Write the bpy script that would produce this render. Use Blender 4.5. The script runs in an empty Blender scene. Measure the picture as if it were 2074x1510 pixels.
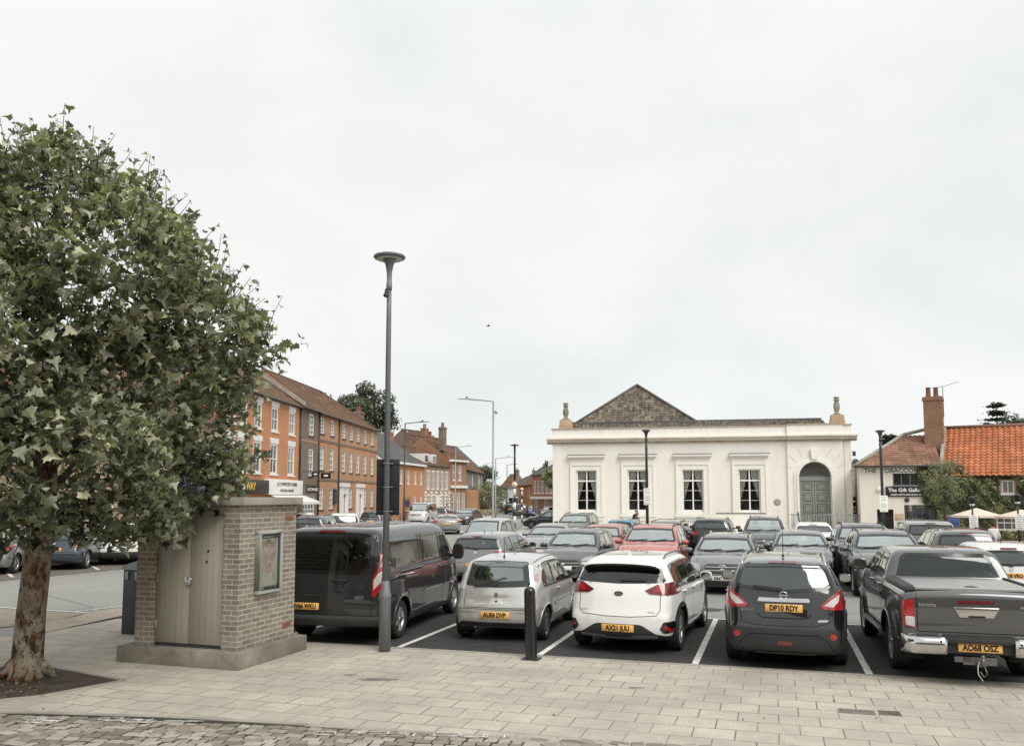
import bpy, bmesh, math, random
import numpy as np
from mathutils import Vector, Matrix
from mathutils.bvhtree import BVHTree
from mathutils.geometry import delaunay_2d_cdt

R = math.radians
sc = bpy.context.scene
COL = sc.collection
random.seed(7)

# ------------------------------------------------------------------ camera
F = 1700.0
PITCH = math.atan(155 / F)
HC = 2.5
cam_d = bpy.data.cameras.new('camera')
cam = bpy.data.objects.new('camera', cam_d)
COL.objects.link(cam)
cam.location = (0, 0, HC)
cam.rotation_euler = (math.pi / 2 + PITCH, 0, 0)
cam_d.sensor_width = 36
cam_d.lens = F / 2074 * 36
cam_d.shift_y = 95 / 2074
cam_d.clip_end = 3000
cam_d.clip_start = 0.1
sc.camera = cam

def at(px, py, Y):
    """world point where the sight line of a photo pixel crosses the plane y=Y"""
    a = (px - 1037) / F
    b = (850 - py) / F
    y = math.cos(PITCH) - b * math.sin(PITCH)
    z = math.sin(PITCH) + b * math.cos(PITCH)
    k = Y / y
    return Vector((a * k, Y, HC + z * k))

def G(px, py, z0=0.0):
    """world point where the sight line meets the ground"""
    a = (px - 1037) / F
    b = (850 - py) / F
    y = math.cos(PITCH) - b * math.sin(PITCH)
    z = math.sin(PITCH) + b * math.cos(PITCH)
    k = (z0 - HC) / z
    return Vector((a * k, y * k, z0))

# ------------------------------------------------------------------ objects
def link_mesh(name, me, mats=None, parent=None, smooth=None):
    o = bpy.data.objects.new(name, me)
    COL.objects.link(o)
    if mats is not None:
        for m in (mats if isinstance(mats, (list, tuple)) else [mats]):
            me.materials.append(m)
    if parent is not None:
        o.parent = parent
    return o

def shade(me, ang=35):
    me.polygons.foreach_set('use_smooth', [True] * len(me.polygons))
    if ang < 179:
        try:
            me.set_sharp_from_angle(angle=R(ang))
        except Exception:
            pass

def tag(o, label=None, cat=None, group=None, kind=None):
    if label: o['label'] = label
    if cat: o['category'] = cat
    if group: o['group'] = group
    if kind: o['kind'] = kind
    return o

def thing(name, label, cat, loc=(0, 0, 0), rz=0.0, group=None):
    o = bpy.data.objects.new(name, None)
    COL.objects.link(o)
    o.location = loc
    o.rotation_euler = (0, 0, rz)
    o.empty_display_size = 0.3
    return tag(o, label, cat, group)

def copy_tree(o, parent=None):
    c = o.copy()
    COL.objects.link(c)
    if parent is not None:
        c.parent = parent
    for ch in list(KIDS.get(o.name, [])) or [x for x in o.children]:
        copy_tree(ch, c)
    return c
KIDS = {}

class MB:
    """collects simple shapes, builds ONE mesh object"""
    def __init__(s):
        s.v = []; s.f = []; s.m = []; s.sm = []
    def add(s, vs, fs, mi=0, M=None, smooth=False):
        n = len(s.v)
        for p in vs:
            p = Vector(p)
            s.v.append(tuple(M @ p) if M is not None else tuple(p))
        for f in fs:
            s.f.append(tuple(i + n for i in f)); s.m.append(mi); s.sm.append(smooth)
        return s
    def box(s, a, b, mi=0, M=None):
        x0, y0, z0 = a; x1, y1, z1 = b
        if x0 > x1: x0, x1 = x1, x0
        if y0 > y1: y0, y1 = y1, y0
        if z0 > z1: z0, z1 = z1, z0
        vs = [(x0,y0,z0),(x1,y0,z0),(x1,y1,z0),(x0,y1,z0),(x0,y0,z1),(x1,y0,z1),(x1,y1,z1),(x0,y1,z1)]
        return s.add(vs, [(0,3,2,1),(4,5,6,7),(0,1,5,4),(1,2,6,5),(2,3,7,6),(3,0,4,7)], mi, M)
    def cbox(s, c, d, mi=0, M=None):
        return s.box([c[i]-d[i]/2 for i in range(3)], [c[i]+d[i]/2 for i in range(3)], mi, M)
    def tube(s, pts, r, n=8, mi=0, M=None, cap=True):
        pts = [Vector(p) for p in pts]
        rs = r if isinstance(r, (list, tuple)) else [r] * len(pts)
        vs = []; fs = []
        up = None
        for i, p in enumerate(pts):
            d = (pts[min(i+1, len(pts)-1)] - pts[max(i-1, 0)])
            if d.length < 1e-9: d = Vector((0,0,1))
            d.normalize()
            if up is None:
                up = d.orthogonal().normalized()
            else:
                up = (up - d * up.dot(d))
                up = up.normalized() if up.length > 1e-6 else d.orthogonal().normalized()
            w = d.cross(up)
            for k in range(n):
                a = 2*math.pi*k/n
                vs.append(p + (up*math.cos(a) + w*math.sin(a)) * rs[i])
        for i in range(len(pts)-1):
            for k in range(n):
                k2 = (k+1) % n
                fs.append((i*n+k, i*n+k2, (i+1)*n+k2, (i+1)*n+k))
        s.add(vs, fs, mi, M, True)
        if cap:
            s.add(vs[:n], [tuple(reversed(range(n)))], mi, M)
            s.add(vs[-n:], [tuple(range(n))], mi, M)
        return s
    def lathe(s, prof, n=24, mi=0, M=None, smooth=True):
        """prof: (r,z) from bottom to top"""
        vs = []; fs = []
        for r, z in prof:
            for k in range(n):
                a = 2*math.pi*k/n
                vs.append((r*math.cos(a), r*math.sin(a), z))
        for i in range(len(prof)-1):
            for k in range(n):
                k2 = (k+1) % n
                fs.append((i*n+k, i*n+k2, (i+1)*n+k2, (i+1)*n+k))
        s.add(vs, fs, mi, M, smooth)
        s.add(vs[:n], [tuple(reversed(range(n)))], mi, M)
        s.add(vs[-n:], [tuple(range(n))], mi, M)
        return s
    def prism(s, poly, y0, y1, mi=0, M=None, axis='y'):
        """poly in (x,z) extruded along y (axis y) or (x,y) along z (axis z)"""
        n = len(poly)
        if axis == 'y':
            vs = [(p[0], y0, p[1]) for p in poly] + [(p[0], y1, p[1]) for p in poly]
        elif axis == 'x':
            vs = [(y0, p[0], p[1]) for p in poly] + [(y1, p[0], p[1]) for p in poly]
        else:
            vs = [(p[0], p[1], y0) for p in poly] + [(p[0], p[1], y1) for p in poly]
        fs = [tuple(range(n)), tuple(reversed(range(n, 2*n)))]
        for i in range(n):
            j = (i+1) % n
            fs.append((i, i+n, j+n, j))
        return s.add(vs, fs, mi, M)
    def quad(s, a, b, c, d, mi=0, M=None):
        return s.add([a, b, c, d], [(0,1,2,3)], mi, M)
    def sphere(s, c, r, nu=12, nv=8, mi=0, M=None):
        r = r if isinstance(r, (tuple, list)) else (r, r, r)
        vs = [(c[0], c[1], c[2]-r[2])]
        for j in range(1, nv):
            t = math.pi*j/nv - math.pi/2
            for k in range(nu):
                a = 2*math.pi*k/nu
                vs.append((c[0]+r[0]*math.cos(t)*math.cos(a), c[1]+r[1]*math.cos(t)*math.sin(a), c[2]+r[2]*math.sin(t)))
        vs.append((c[0], c[1], c[2]+r[2]))
        fs = []
        for k in range(nu):
            fs.append((0, 1+(k+1) % nu, 1+k))
        for j in range(nv-2):
            for k in range(nu):
                a = 1+j*nu+k; b = 1+j*nu+(k+1) % nu
                fs.append((a, b, b+nu, a+nu))
        t = len(vs)-1
        for k in range(nu):
            fs.append((t, 1+(nv-2)*nu+k, 1+(nv-2)*nu+(k+1) % nu))
        return s.add(vs, fs, mi, M, True)
    def build(s, name, mats, parent=None, bevel=0.0, seg=2, recalc=True, ang=35):
        me = bpy.data.meshes.new(name)
        me.from_pydata(s.v, [], s.f)
        me.polygons.foreach_set('material_index', s.m)
        me.polygons.foreach_set('use_smooth', s.sm)
        if recalc or bevel:
            bm = bmesh.new(); bm.from_mesh(me)
            bmesh.ops.remove_doubles(bm, verts=bm.verts, dist=1e-5)
            if recalc:
                bmesh.ops.recalc_face_normals(bm, faces=bm.faces)
            if bevel:
                es = [e for e in bm.edges if len(e.link_faces) == 2 and e.calc_face_angle(0) > R(25)]
                bmesh.ops.bevel(bm, geom=es, offset=bevel, segments=seg, affect='EDGES', profile=0.6, clamp_overlap=True)
            bm.to_mesh(me); bm.free()
            if bevel:
                shade(me, 50)
        me.update()
        return link_mesh(name, me, mats, parent)

def T(x=0, y=0, z=0, rz=0, rx=0, ry=0):
    return Matrix.Translation((x, y, z)) @ Matrix.Rotation(rz, 4, 'Z') @ Matrix.Rotation(ry, 4, 'Y') @ Matrix.Rotation(rx, 4, 'X')

_font_cache = {}
def text_mesh(name, txt, size, mat, parent, M, ext=0.002, bold=0.0, align='CENTER', sx=1.0):
    """lettering lying in local XY (x right, y up), placed by matrix M"""
    cu = bpy.data.curves.new(name, 'FONT')
    cu.body = txt; cu.size = size; cu.extrude = ext; cu.offset = bold
    cu.align_x = align; cu.align_y = 'CENTER'
    cu.resolution_u = 3
    ob = bpy.data.objects.new(name + '_src', cu)
    COL.objects.link(ob)
    dg = bpy.context.evaluated_depsgraph_get()
    me = bpy.data.meshes.new_from_object(ob.evaluated_get(dg))
    bpy.data.objects.remove(ob); bpy.data.curves.remove(cu)
    me.name = name
    me.transform(M @ Matrix.Diagonal((sx, 1, 1, 1)))
    me.materials.clear()
    return link_mesh(name, me, mat, parent)

# ------------------------------------------------------------------ materials
def new_mat(name):
    m = bpy.data.materials.new(name); m.use_nodes = True
    nt = m.node_tree
    for n in list(nt.nodes): nt.nodes.remove(n)
    out = nt.nodes.new('ShaderNodeOutputMaterial')
    return m, nt, out

class NT:
    def __init__(s, nt): s.nt = nt
    def n(s, typ, **kw):
        nd = s.nt.nodes.new('ShaderNode' + typ)
        for k, v in kw.items():
            if k in nd.inputs.keys() if hasattr(nd.inputs, 'keys') else False:
                pass
            setattr(nd, k, v)
        return nd
    def l(s, a, b): s.nt.links.new(a, b)
    def coord(s, which='Object', scale=(1,1,1), rot=(0,0,0), loc=(0,0,0)):
        tc = s.n('TexCoord'); mp = s.n('Mapping')
        s.l(tc.outputs[which], mp.inputs['Vector'])
        mp.inputs['Scale'].default_value = scale
        mp.inputs['Rotation'].default_value = rot
        mp.inputs['Location'].default_value = loc
        return mp.outputs[0]
    def geo(s, scale=(1,1,1), rot=(0,0,0), loc=(0,0,0)):
        tc = s.n('NewGeometry'); mp = s.n('Mapping')
        s.l(tc.outputs['Position'], mp.inputs['Vector'])
        mp.inputs['Scale'].default_value = scale
        mp.inputs['Rotation'].default_value = rot
        mp.inputs['Location'].default_value = loc
        return mp.outputs[0]
    def noise(s, vec, scale, detail=4, rough=0.55, dist=0.0):
        t = s.n('TexNoise')
        t.inputs['Scale'].default_value = scale; t.inputs['Detail'].default_value = detail
        t.inputs['Roughness'].default_value = rough; t.inputs['Distortion'].default_value = dist
        if vec is not None: s.l(vec, t.inputs['Vector'])
        return t.outputs['Fac']
    def ramp(s, fac, stops, interp='LINEAR'):
        r = s.n('ValToRGB'); r.color_ramp.interpolation = interp
        cr = r.color_ramp
        while len(cr.elements) < len(stops): cr.elements.new(0.5)
        for e, (p, c) in zip(cr.elements, stops):
            e.position = p
            e.color = (c, c, c, 1) if isinstance(c, (int, float)) else tuple(c) + (1,)
        s.l(fac, r.inputs[0])
        return r.outputs[0]
    def mix(s, fac, a, b, mode='MIX'):
        m = s.n('Mix'); m.data_type = 'RGBA'; m.blend_type = mode
        s.put(m.inputs[0], fac); s.put(m.inputs[6], a); s.put(m.inputs[7], b)
        return m.outputs[2]
    def math(s, op, a, b=0.0, c=None):
        m = s.n('Math'); m.operation = op
        s.put(m.inputs[0], a); s.put(m.inputs[1], b)
        if c is not None: s.put(m.inputs[2], c)
        return m.outputs[0]
    def put(s, inp, v):
        if hasattr(v, 'is_output') or isinstance(v, bpy.types.NodeSocket):
            s.l(v, inp)
        elif isinstance(v, (tuple, list)):
            inp.default_value = tuple(v) + ((1,) if len(v) == 3 and inp.type == 'RGBA' else ())
        else:
            if inp.type == 'RGBA': inp.default_value = (v, v, v, 1)
            else: inp.default_value = v
    def bump(s, h, strength=0.3, dist=0.02, normal=None):
        b = s.n('Bump'); b.inputs['Strength'].default_value = strength
        b.inputs['Distance'].default_value = dist
        s.l(h, b.inputs['Height'])
        if normal is not None: s.l(normal, b.inputs['Normal'])
        return b.outputs[0]
    def bsdf(s, out, color, rough=0.7, metal=0.0, spec=0.5, normal=None, coat=0.0, coatr=0.03, sub=None):
        b = s.n('BsdfPrincipled')
        s.put(b.inputs['Base Color'], color); s.put(b.inputs['Roughness'], rough)
        s.put(b.inputs['Metallic'], metal); s.put(b.inputs['Specular IOR Level'], spec)
        b.inputs['Coat Weight'].default_value = coat; b.inputs['Coat Roughness'].default_value = coatr
        if normal is not None: s.l(normal, b.inputs['Normal'])
        s.l(b.outputs[0], out.inputs[0])
        return b

_M = {}
def simple(name, color, rough=0.6, metal=0.0, spec=0.5, var=0.15, scale=6.0, bump=0.0, coat=0.0, bscale=60.0):
    if name in _M: return _M[name]
    m, nt, out = new_mat(name); k = NT(nt)
    co = k.coord('Object')
    nz = k.noise(co, scale, 5)
    dark = tuple(c * (1 - var) for c in color); lite = tuple(min(1, c * (1 + var)) for c in color)
    col = k.mix(nz, dark, lite)
    nrm = None
    if bump: nrm = k.bump(k.noise(co, bscale, 4), bump, 0.01)
    rr = k.math('ADD', k.math('MULTIPLY', nz, 0.12), max(0.0, rough - 0.06))
    k.bsdf(out, col, rr, metal, spec, nrm, coat)
    _M[name] = m
    return m

def paint(name, color, metal=0.0, rough=0.35, dust=0.06):
    if name in _M: return _M[name]
    m, nt, out = new_mat(name); k = NT(nt)
    co = k.coord('Object')
    geo = k.n('NewGeometry')
    sep = k.n('SeparateXYZ'); k.l(co, sep.inputs[0])
    # road dust gathers low down
    low = k.ramp(sep.outputs[2], [(0.12, 1.0), (0.65, 0.0)])
    nz = k.noise(co, 5, 6)
    dfac = k.math('MULTIPLY', k.math('MULTIPLY', low, nz), dust*6)
    dfac = k.math('ADD', dfac, k.math('MULTIPLY', k.noise(co, 2.2, 5), dust))
    fl = k.noise(co, 900, 1)
    base = k.mix(k.math('MULTIPLY', fl, 0.25 * metal), color, tuple(min(1, c * 1.8 + 0.02) for c in color))
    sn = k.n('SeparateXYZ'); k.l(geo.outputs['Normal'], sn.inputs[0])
    top_sheen = k.math('MULTIPLY', k.ramp(sn.outputs[2], [(0.55, 0.0), (0.98, 1.0)]), k.math('ADD', k.math('MULTIPLY', k.noise(co, 3.0, 5), .14), .08))  # upward paint paler by colour, standing in for sky reflected in roofs
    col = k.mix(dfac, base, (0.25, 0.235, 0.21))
    col = k.mix(top_sheen, col, (0.62, 0.62, 0.59))
    b = k.bsdf(out, col, k.math('ADD', k.math('MULTIPLY', dfac, 0.5), rough), metal * 0.55, 0.12, None, 1.0, 0.03)
    b.inputs['Coat IOR'].default_value = 1.75
    # the inside of the panels is dark lining
    mx = k.n('MixShader'); df = k.n('BsdfDiffuse'); df.inputs[0].default_value = (0.03, 0.03, 0.032, 1)
    k.l(geo.outputs['Backfacing'], mx.inputs[0]); k.l(b.outputs[0], mx.inputs[1]); k.l(df.outputs[0], mx.inputs[2])
    k.l(mx.outputs[0], out.inputs[0])
    _M[name] = m
    return m

def glassmat(name, tint=(0.55, 0.6, 0.58), base=0.10, gl=(0.9, 0.95, 0.95), k90=0.9):
    if name in _M: return _M[name]
    m, nt, out = new_mat(name); k = NT(nt)
    lw = k.n('Fresnel'); lw.inputs['IOR'].default_value = 1.5
    fac = k.math('MINIMUM', k.math('ADD', k.math('MULTIPLY', lw.outputs[0], 1.6), base - 0.04), 0.95)
    tr = k.n('BsdfTransparent'); tr.inputs[0].default_value = tint + (1,)
    gs = k.n('BsdfGlossy'); gs.inputs['Roughness'].default_value = 0.03; gs.inputs[0].default_value = gl + (1,)
    co = k.coord('Object')
    gs_n = k.bump(k.noise(co, 1.5, 2), 0.06, 0.05)
    k.l(gs_n, gs.inputs['Normal'])
    mx = k.n('MixShader'); k.l(fac, mx.inputs[0]); k.l(tr.outputs[0], mx.inputs[1]); k.l(gs.outputs[0], mx.inputs[2])
    k.l(mx.outputs[0], out.inputs[0])
    _M[name] = m
    return m

def lamp_plastic(name, color, rough=0.12, var=0.35, scale=30):
    if name in _M: return _M[name]
    m, nt, out = new_mat(name); k = NT(nt)
    co = k.coord('Object')
    w = k.n('TexWave'); w.wave_type = 'BANDS'; w.bands_direction = 'Z'; w.inputs['Scale'].default_value = scale
    w.inputs['Distortion'].default_value = 1.5
    k.l(co, w.inputs['Vector'])
    nz = k.noise(co, 14, 3)
    f = k.math('MULTIPLY', w.outputs['Fac'], nz)
    col = k.mix(f, tuple(c * (1 - var) for c in color), tuple(min(1, c * (1 + var * 1.5) + 0.01) for c in color))
    k.bsdf(out, col, rough, 0.0, 0.6, None, 1.0, 0.02)
    _M[name] = m
    return m
# ------------------------------------------------------------------ car materials
M_RUB = simple('black_rubber', (0.018, 0.018, 0.019), 0.75, var=0.3, scale=20)
M_TYRE = simple('tyre_rubber', (0.022, 0.022, 0.023), 0.85, var=0.4, scale=14, bump=0.2)
M_PLAS = simple('black_plastic', (0.028, 0.029, 0.03), 0.55, var=0.3, scale=8)
M_GLOSSB = simple('gloss_black', (0.010, 0.010, 0.011), 0.12, var=0.2, coat=0.6)
M_CHROME = simple('chrome', (0.62, 0.62, 0.61), 0.14, 1.0, var=0.08)
M_ALLOY = simple('alloy', (0.42, 0.42, 0.43), 0.34, 0.8, var=0.15)
M_ALLOYD = simple('dark_alloy', (0.22, 0.22, 0.23), 0.36, 0.8, var=0.15)
M_SEAM = simple('panel_gap', (0.006, 0.006, 0.006), 0.9, var=0.1)
M_RED = lamp_plastic('red_lens', (0.42, 0.012, 0.015))
M_REDD = lamp_plastic('dark_red_lens', (0.17, 0.008, 0.012))
M_CLEAR = lamp_plastic('clear_lens', (0.62, 0.62, 0.60), 0.10, 0.3, 45)
M_PINK = lamp_plastic('pale_pink_lens', (0.55, 0.36, 0.34), 0.1, 0.25, 45)
M_HEADL = lamp_plastic('headlight_glass', (0.40, 0.41, 0.41), 0.06, 0.7, 22)
M_AMBER = lamp_plastic('amber_lens', (0.6, 0.2, 0.02))
M_YPLATE = simple('yellow_plate', (0.84, 0.47, 0.13), 0.4, var=0.05)
M_WPLATE = simple('white_plate', (0.78, 0.78, 0.74), 0.4, var=0.05)
M_INK = simple('plate_ink', (0.01, 0.01, 0.01), 0.5, var=0.05)
M_GLASS = glassmat('car_glass', (0.68, 0.73, 0.70), 0.13)
M_GLASSD = glassmat('privacy_glass', (0.16, 0.17, 0.165), 0.06)
M_GLASSW = glassmat('windscreen_glass', (0.50, 0.56, 0.53), 0.50)
M_SEAT = simple('seat_fabric', (0.055, 0.055, 0.058), 0.9, var=0.3, scale=30)
M_TRIMG = simple('grey_interior', (0.11, 0.11, 0.11), 0.8, var=0.2)

def chaikin(p, n=3, closed=True):
    p = [tuple(q) for q in p]
    for _ in range(n):
        q = []
        N = len(p)
        rng = range(N) if closed else range(N-1)
        if not closed: q.append(p[0])
        for i in rng:
            a = p[i]; b = p[(i+1) % N]
            q.append(tuple(a[j]*.75+b[j]*.25 for j in range(len(a))))
            q.append(tuple(a[j]*.25+b[j]*.75 for j in range(len(a))))
        if not closed: q.append(p[-1])
        p = q
    return p

def resample(p, step, closed=True):
    p = [Vector(q) for q in p]
    if closed: p = p + [p[0]]
    d = [0]
    for a, b in zip(p, p[1:]): d.append(d[-1] + (b-a).length)
    n = max(3, int(round(d[-1]/step)))
    out = []; j = 0
    for i in range(n + (0 if closed else 1)):
        t = d[-1]*i/n
        while j < len(d)-2 and d[j+1] < t: j += 1
        k = (t-d[j])/max(1e-9, d[j+1]-d[j])
        out.append(p[j].lerp(p[j+1], k))
    return out

def in_poly(x, y, P):
    c = False; n = len(P); j = n-1
    for i in range(n):
        xi, yi = P[i]; xj, yj = P[j]
        if (yi > y) != (yj > y) and x < (xj-xi)*(y-yi)/(yj-yi)+xi: c = not c
        j = i
    return c

def near_poly(x, y, P):
    best = None; bd = 1e9; n = len(P)
    for i in range(n):
        ax, ay = P[i]; bx, by = P[(i+1) % n]
        dx, dy = bx-ax, by-ay
        L2 = dx*dx+dy*dy
        t = 0 if L2 < 1e-12 else max(0, min(1, ((x-ax)*dx+(y-ay)*dy)/L2))
        qx, qy = ax+t*dx, ay+t*dy
        d = math.hypot(x-qx, y-qy)
        if d < bd: bd = d; best = (qx, qy)
    return bd, best

def rpoly(P, it=2):
    return chaikin(P, it, True)

class Body:
    """car shell: local x forward from rear bumper, y left, z up"""
    def __init__(s, sp):
        s.sp = sp
        res = sp.get('res', 0.05)
        L, W, H = sp['L'], sp['W'], sp['H']
        s.L, s.W, s.H = L, W, H
        sil = resample(chaikin(sp['sil'], 3), res)
        N = len(sil)
        zm = sp.get('zm', 0.62); a, b = 0.5, L-0.5
        tum = sp['tum']; tz = [q[0] for q in tum]; tf = [q[1] for q in tum]
        zz = np.linspace(0, H+0.2, 120); ff = np.interp(zz, tz, tf)
        ker = np.ones(5)/5; ffp = np.convolve(np.pad(ff, 2, mode='edge'), ker, 'valid')
        pr, lr = sp.get('plan_r', (0.10, 0.9)); pf, lf = sp.get('plan_f', (0.16, 1.25))
        wx = [sp['ro'], sp['ro']+sp['wb']]; wr = sp['wr']
        def Wf(x, z):
            f = 1 - pr*max(0, 1-x/lr)**2.4 - pf*max(0, 1-(L-x)/lf)**2.4
            w = W/2*f*float(np.interp(z, zz, ffp))
            for q in wx:
                r = math.hypot(x-q, z-wr)
                w += sp.get('flare', 0.018)*math.exp(-((r-wr-0.07)/0.07)**2)*(1 if z < 1.0 else 0)
            return w
        s.Wf = Wf
        M = sp.get('cols', 22)
        K = sp.get('rows', 14)
        rr = sp.get('edge', 0.11)
        cr, cf = sp.get('bow_r', 0.12), sp.get('bow_f', 0.22)
        crown = sp.get('crown', 0.045)
        hW = W/2
        def warp(x, y, z):
            n = min(1.1, abs(y)/hW)
            wr_ = max(0, min(1, (1.5-x)/1.1)); wf_ = max(0, min(1, (x-(L-1.7))/1.2))
            x2 = x + cr*(n**2.2)*wr_ - cf*(n**2.2)*wf_
            wz = max(0, min(1, (z-0.55)/0.5))
            return (x2, y, z - crown*n*n*wz)
        V = []; ring = []
        ts = [(k/K)**1.5 for k in range(1, K+1)]
        for P in sil:
            S = Vector((max(a, min(b, P.x)), zm))
            D = (S-P).length
            rad = rr if P.y > zm else min(rr, 0.06)
            rad = min(rad, D)
            row = []
            We = max(0.05, Wf(P.x, P.y) - rad)
            left = []
            for t in ts:
                Q = P.lerp(S, t)
                dl = t*D
                w = Wf(Q.x, Q.y)
                if dl < rad: w -= rad*(1-math.sqrt(max(0, 1-(1-dl/rad)**2)))
                left.append((Q.x, w, Q.y))
            pts = [(q[0], -q[1], q[2]) for q in reversed(left)]
            for j in range(M+1):
                u = -1+2*j/M
                pts.append((P.x, u*We, P.y))
            pts += left
            for q in pts:
                row.append(len(V)); V.append(Vector(warp(*q)))
            ring.append(row)
        F_ = []
        C = len(ring[0])
        for i in range(N):
            i2 = (i+1) % N
            for j in range(C-1):
                F_.append((ring[i][j], ring[i][j+1], ring[i2][j+1], ring[i2][j]))
        s.V = V; s.F = F_; s.res = res
        # orientation: make normals outward
        s.nrm = []
        c0 = Vector((L/2, 0, 0.7))
        flips = 0
        for f in F_[:: max(1, len(F_)//200)]:
            n = (V[f[1]]-V[f[0]]).cross(V[f[3]]-V[f[0]])
            cc = (V[f[0]]+V[f[2]])/2
            if n.dot(cc-c0) < 0: flips += 1
            else: flips -= 1
        if flips > 0:
            s.F = [tuple(reversed(f)) for f in F_]
        s.bvh = BVHTree.FromPolygons([tuple(v) for v in V], s.F)
        s.dead = [False]*len(s.F)
        s.mi = [0]*len(s.F)
        s.fn = []
        for f in s.F:
            n = (V[f[2]]-V[f[0]]).cross(V[f[3]]-V[f[1]])
            s.fn.append(n.normalized() if n.length > 1e-12 else Vector((0, 0, 0)))

    # -- projection
    def ray(s, axis, p, sign=1):
        if axis == 'side': o = Vector((p[0], 5*sign, p[1])); d = Vector((0, -sign, 0))
        elif axis == 'rear': o = Vector((-3, -p[0], p[1])); d = Vector((1, 0, 0))
        elif axis == 'front': o = Vector((s.L+3, -p[0], p[1])); d = Vector((-1, 0, 0))
        else: o = Vector((p[0], p[1], 5)); d = Vector((0, 0, -1))
        h, n, i, dist = s.bvh.ray_cast(o, d)
        if h is None:
            if axis == 'side': q = Vector((p[0], s.W/2*0.8*sign, p[1]))
            elif axis == 'rear': q = Vector((0.1, -p[0], p[1]))
            elif axis == 'front': q = Vector((s.L-.1, -p[0], p[1]))
            else: q = Vector((p[0], p[1], s.H))
            h, n, i, dist = s.bvh.find_nearest(q)
        if n.dot(d) > 0: n = -n
        return h, n

    def cut(s, axis, poly, sign=1, xr=None):
        """remove shell faces inside a polygon seen along axis, snapping the rim to it"""
        V = s.V
        xs = [q[0] for q in poly]; ys = [q[1] for q in poly]
        x0, x1, y0, y1 = min(xs)-.1, max(xs)+.1, min(ys)-.1, max(ys)+.1
        cand = []
        for fi, f in enumerate(s.F):
            if s.dead[fi]: continue
            n = s.fn[fi]
            if axis == 'side':
                if n.y*sign < 0.25: continue
            elif axis == 'rear':
                if n.x > -0.12 or V[f[0]].x > s.L/2: continue
            elif axis == 'front':
                if n.x < 0.12 or V[f[0]].x < s.L/2: continue
            if xr and not (xr[0] <= V[f[0]].x <= xr[1]): continue
            c = (V[f[0]]+V[f[1]]+V[f[2]]+V[f[3]])/4
            p = (c.x, c.z) if axis == 'side' else (-c.y, c.z)
            if x0 < p[0] < x1 and y0 < p[1] < y1: cand.append(fi)
        tol = s.res*0.55
        seen = set()
        for fi in cand:
            for vi in s.F[fi]:
                if vi in seen: continue
                seen.add(vi)
                v = V[vi]
                p = (v.x, v.z) if axis == 'side' else (-v.y, v.z)
                d, q = near_poly(p[0], p[1], poly)
                if d < tol:
                    h, n = s.ray(axis, q, sign)
                    if (h-v).length < 0.12: V[vi] = h.copy()
        for fi in cand:
            f = s.F[fi]
            c = (V[f[0]]+V[f[1]]+V[f[2]]+V[f[3]])/4
            p = (c.x, c.z) if axis == 'side' else (-c.y, c.z)
            if in_poly(p[0], p[1], poly): s.dead[fi] = True

    def arches(s, Ra):
        sp = s.sp
        for q in (sp['ro'], sp['ro']+sp['wb']):
            zc = sp['wr']
            for fi, f in enumerate(s.F):
                if s.dead[fi]: continue
                c = sum((s.V[i] for i in f), Vector())/4
                if abs(c.x-q) > Ra+.15 or c.z > zc+Ra+.15 or abs(c.y) < s.W/2-0.34: continue
                for vi in f:
                    v = s.V[vi]
                    r = math.hypot(v.x-q, v.z-zc)
                    if abs(r-Ra) < s.res*0.6 and r > 1e-3 and abs(v.y) > s.W/2-0.3 and v.z > 0.12:
                        k = Ra/r
                        v.x = q+(v.x-q)*k; v.z = zc+(v.z-zc)*k
            for fi, f in enumerate(s.F):
                if s.dead[fi]: continue
                c = sum((s.V[i] for i in f), Vector())/4
                if math.hypot(c.x-q, c.z-zc) < Ra-0.004 and abs(c.y) > s.W/2-0.36: s.dead[fi] = True
                elif abs(c.x-q) < Ra and c.z < zc and abs(c.y) > s.W/2-0.36: s.dead[fi] = True

    def object(s, mats, parent, name='body'):
        keep = [f for f, d in zip(s.F, s.dead) if not d]
        mi = [m for m, d in zip(s.mi, s.dead) if not d]
        me = bpy.data.meshes.new(name)
        used = {}
        vs = []; fs = []
        for f in keep:
            g = []
            for i in f:
                if i not in used: used[i] = len(vs); vs.append(tuple(s.V[i]))
                g.append(used[i])
            fs.append(g)
        me.from_pydata(vs, [], fs)
        me.polygons.foreach_set('material_index', mi)
        me.polygons.foreach_set('use_smooth', [True]*len(fs))
        me.validate(); me.update()
        return link_mesh(name, me, mats, parent)

    def patch(s, name, axis, poly, off, mat, parent, sign=1, step=0.05, skirt=0.012, ring=None):
        """a skin that follows the shell, seen as poly along axis; ring=(w) makes a border band only"""
        P = [Vector(q) for q in resample([(q[0], q[1]) for q in poly], step*0.8)]
        n = len(P)
        pts = list(P); edges = [(i, (i+1) % n) for i in range(n)]
        PL = [(q.x, q.y) for q in P]
        inner = None
        if ring:
            inner = []
            area = sum(P[i].x*P[(i+1) % n].y-P[(i+1) % n].x*P[i].y for i in range(n))
            sg = 1 if area > 0 else -1
            for i in range(n):
                t = (P[(i+1) % n]-P[i-1]).normalized()
                nn = Vector((-t.y, t.x))*sg
                inner.append(P[i]+nn*ring)
            verts = P+inner
            faces = [(i, (i+1) % n, (i+1) % n+n, i+n) for i in range(n)]
            ov = verts
        else:
            x0 = min(q.x for q in P); x1 = max(q.x for q in P)
            y0 = min(q.y for q in P); y1 = max(q.y for q in P)
            nx = int((x1-x0)/step); ny = int((y1-y0)/step)
            for i in range(1, nx+1):
                for j in range(1, ny+1):
                    x = x0+(x1-x0)*i/(nx+1); y = y0+(y1-y0)*j/(ny+1)
                    if in_poly(x, y, PL) and near_poly(x, y, PL)[0] > step*0.45:
                        pts.append(Vector((x, y)))
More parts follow.
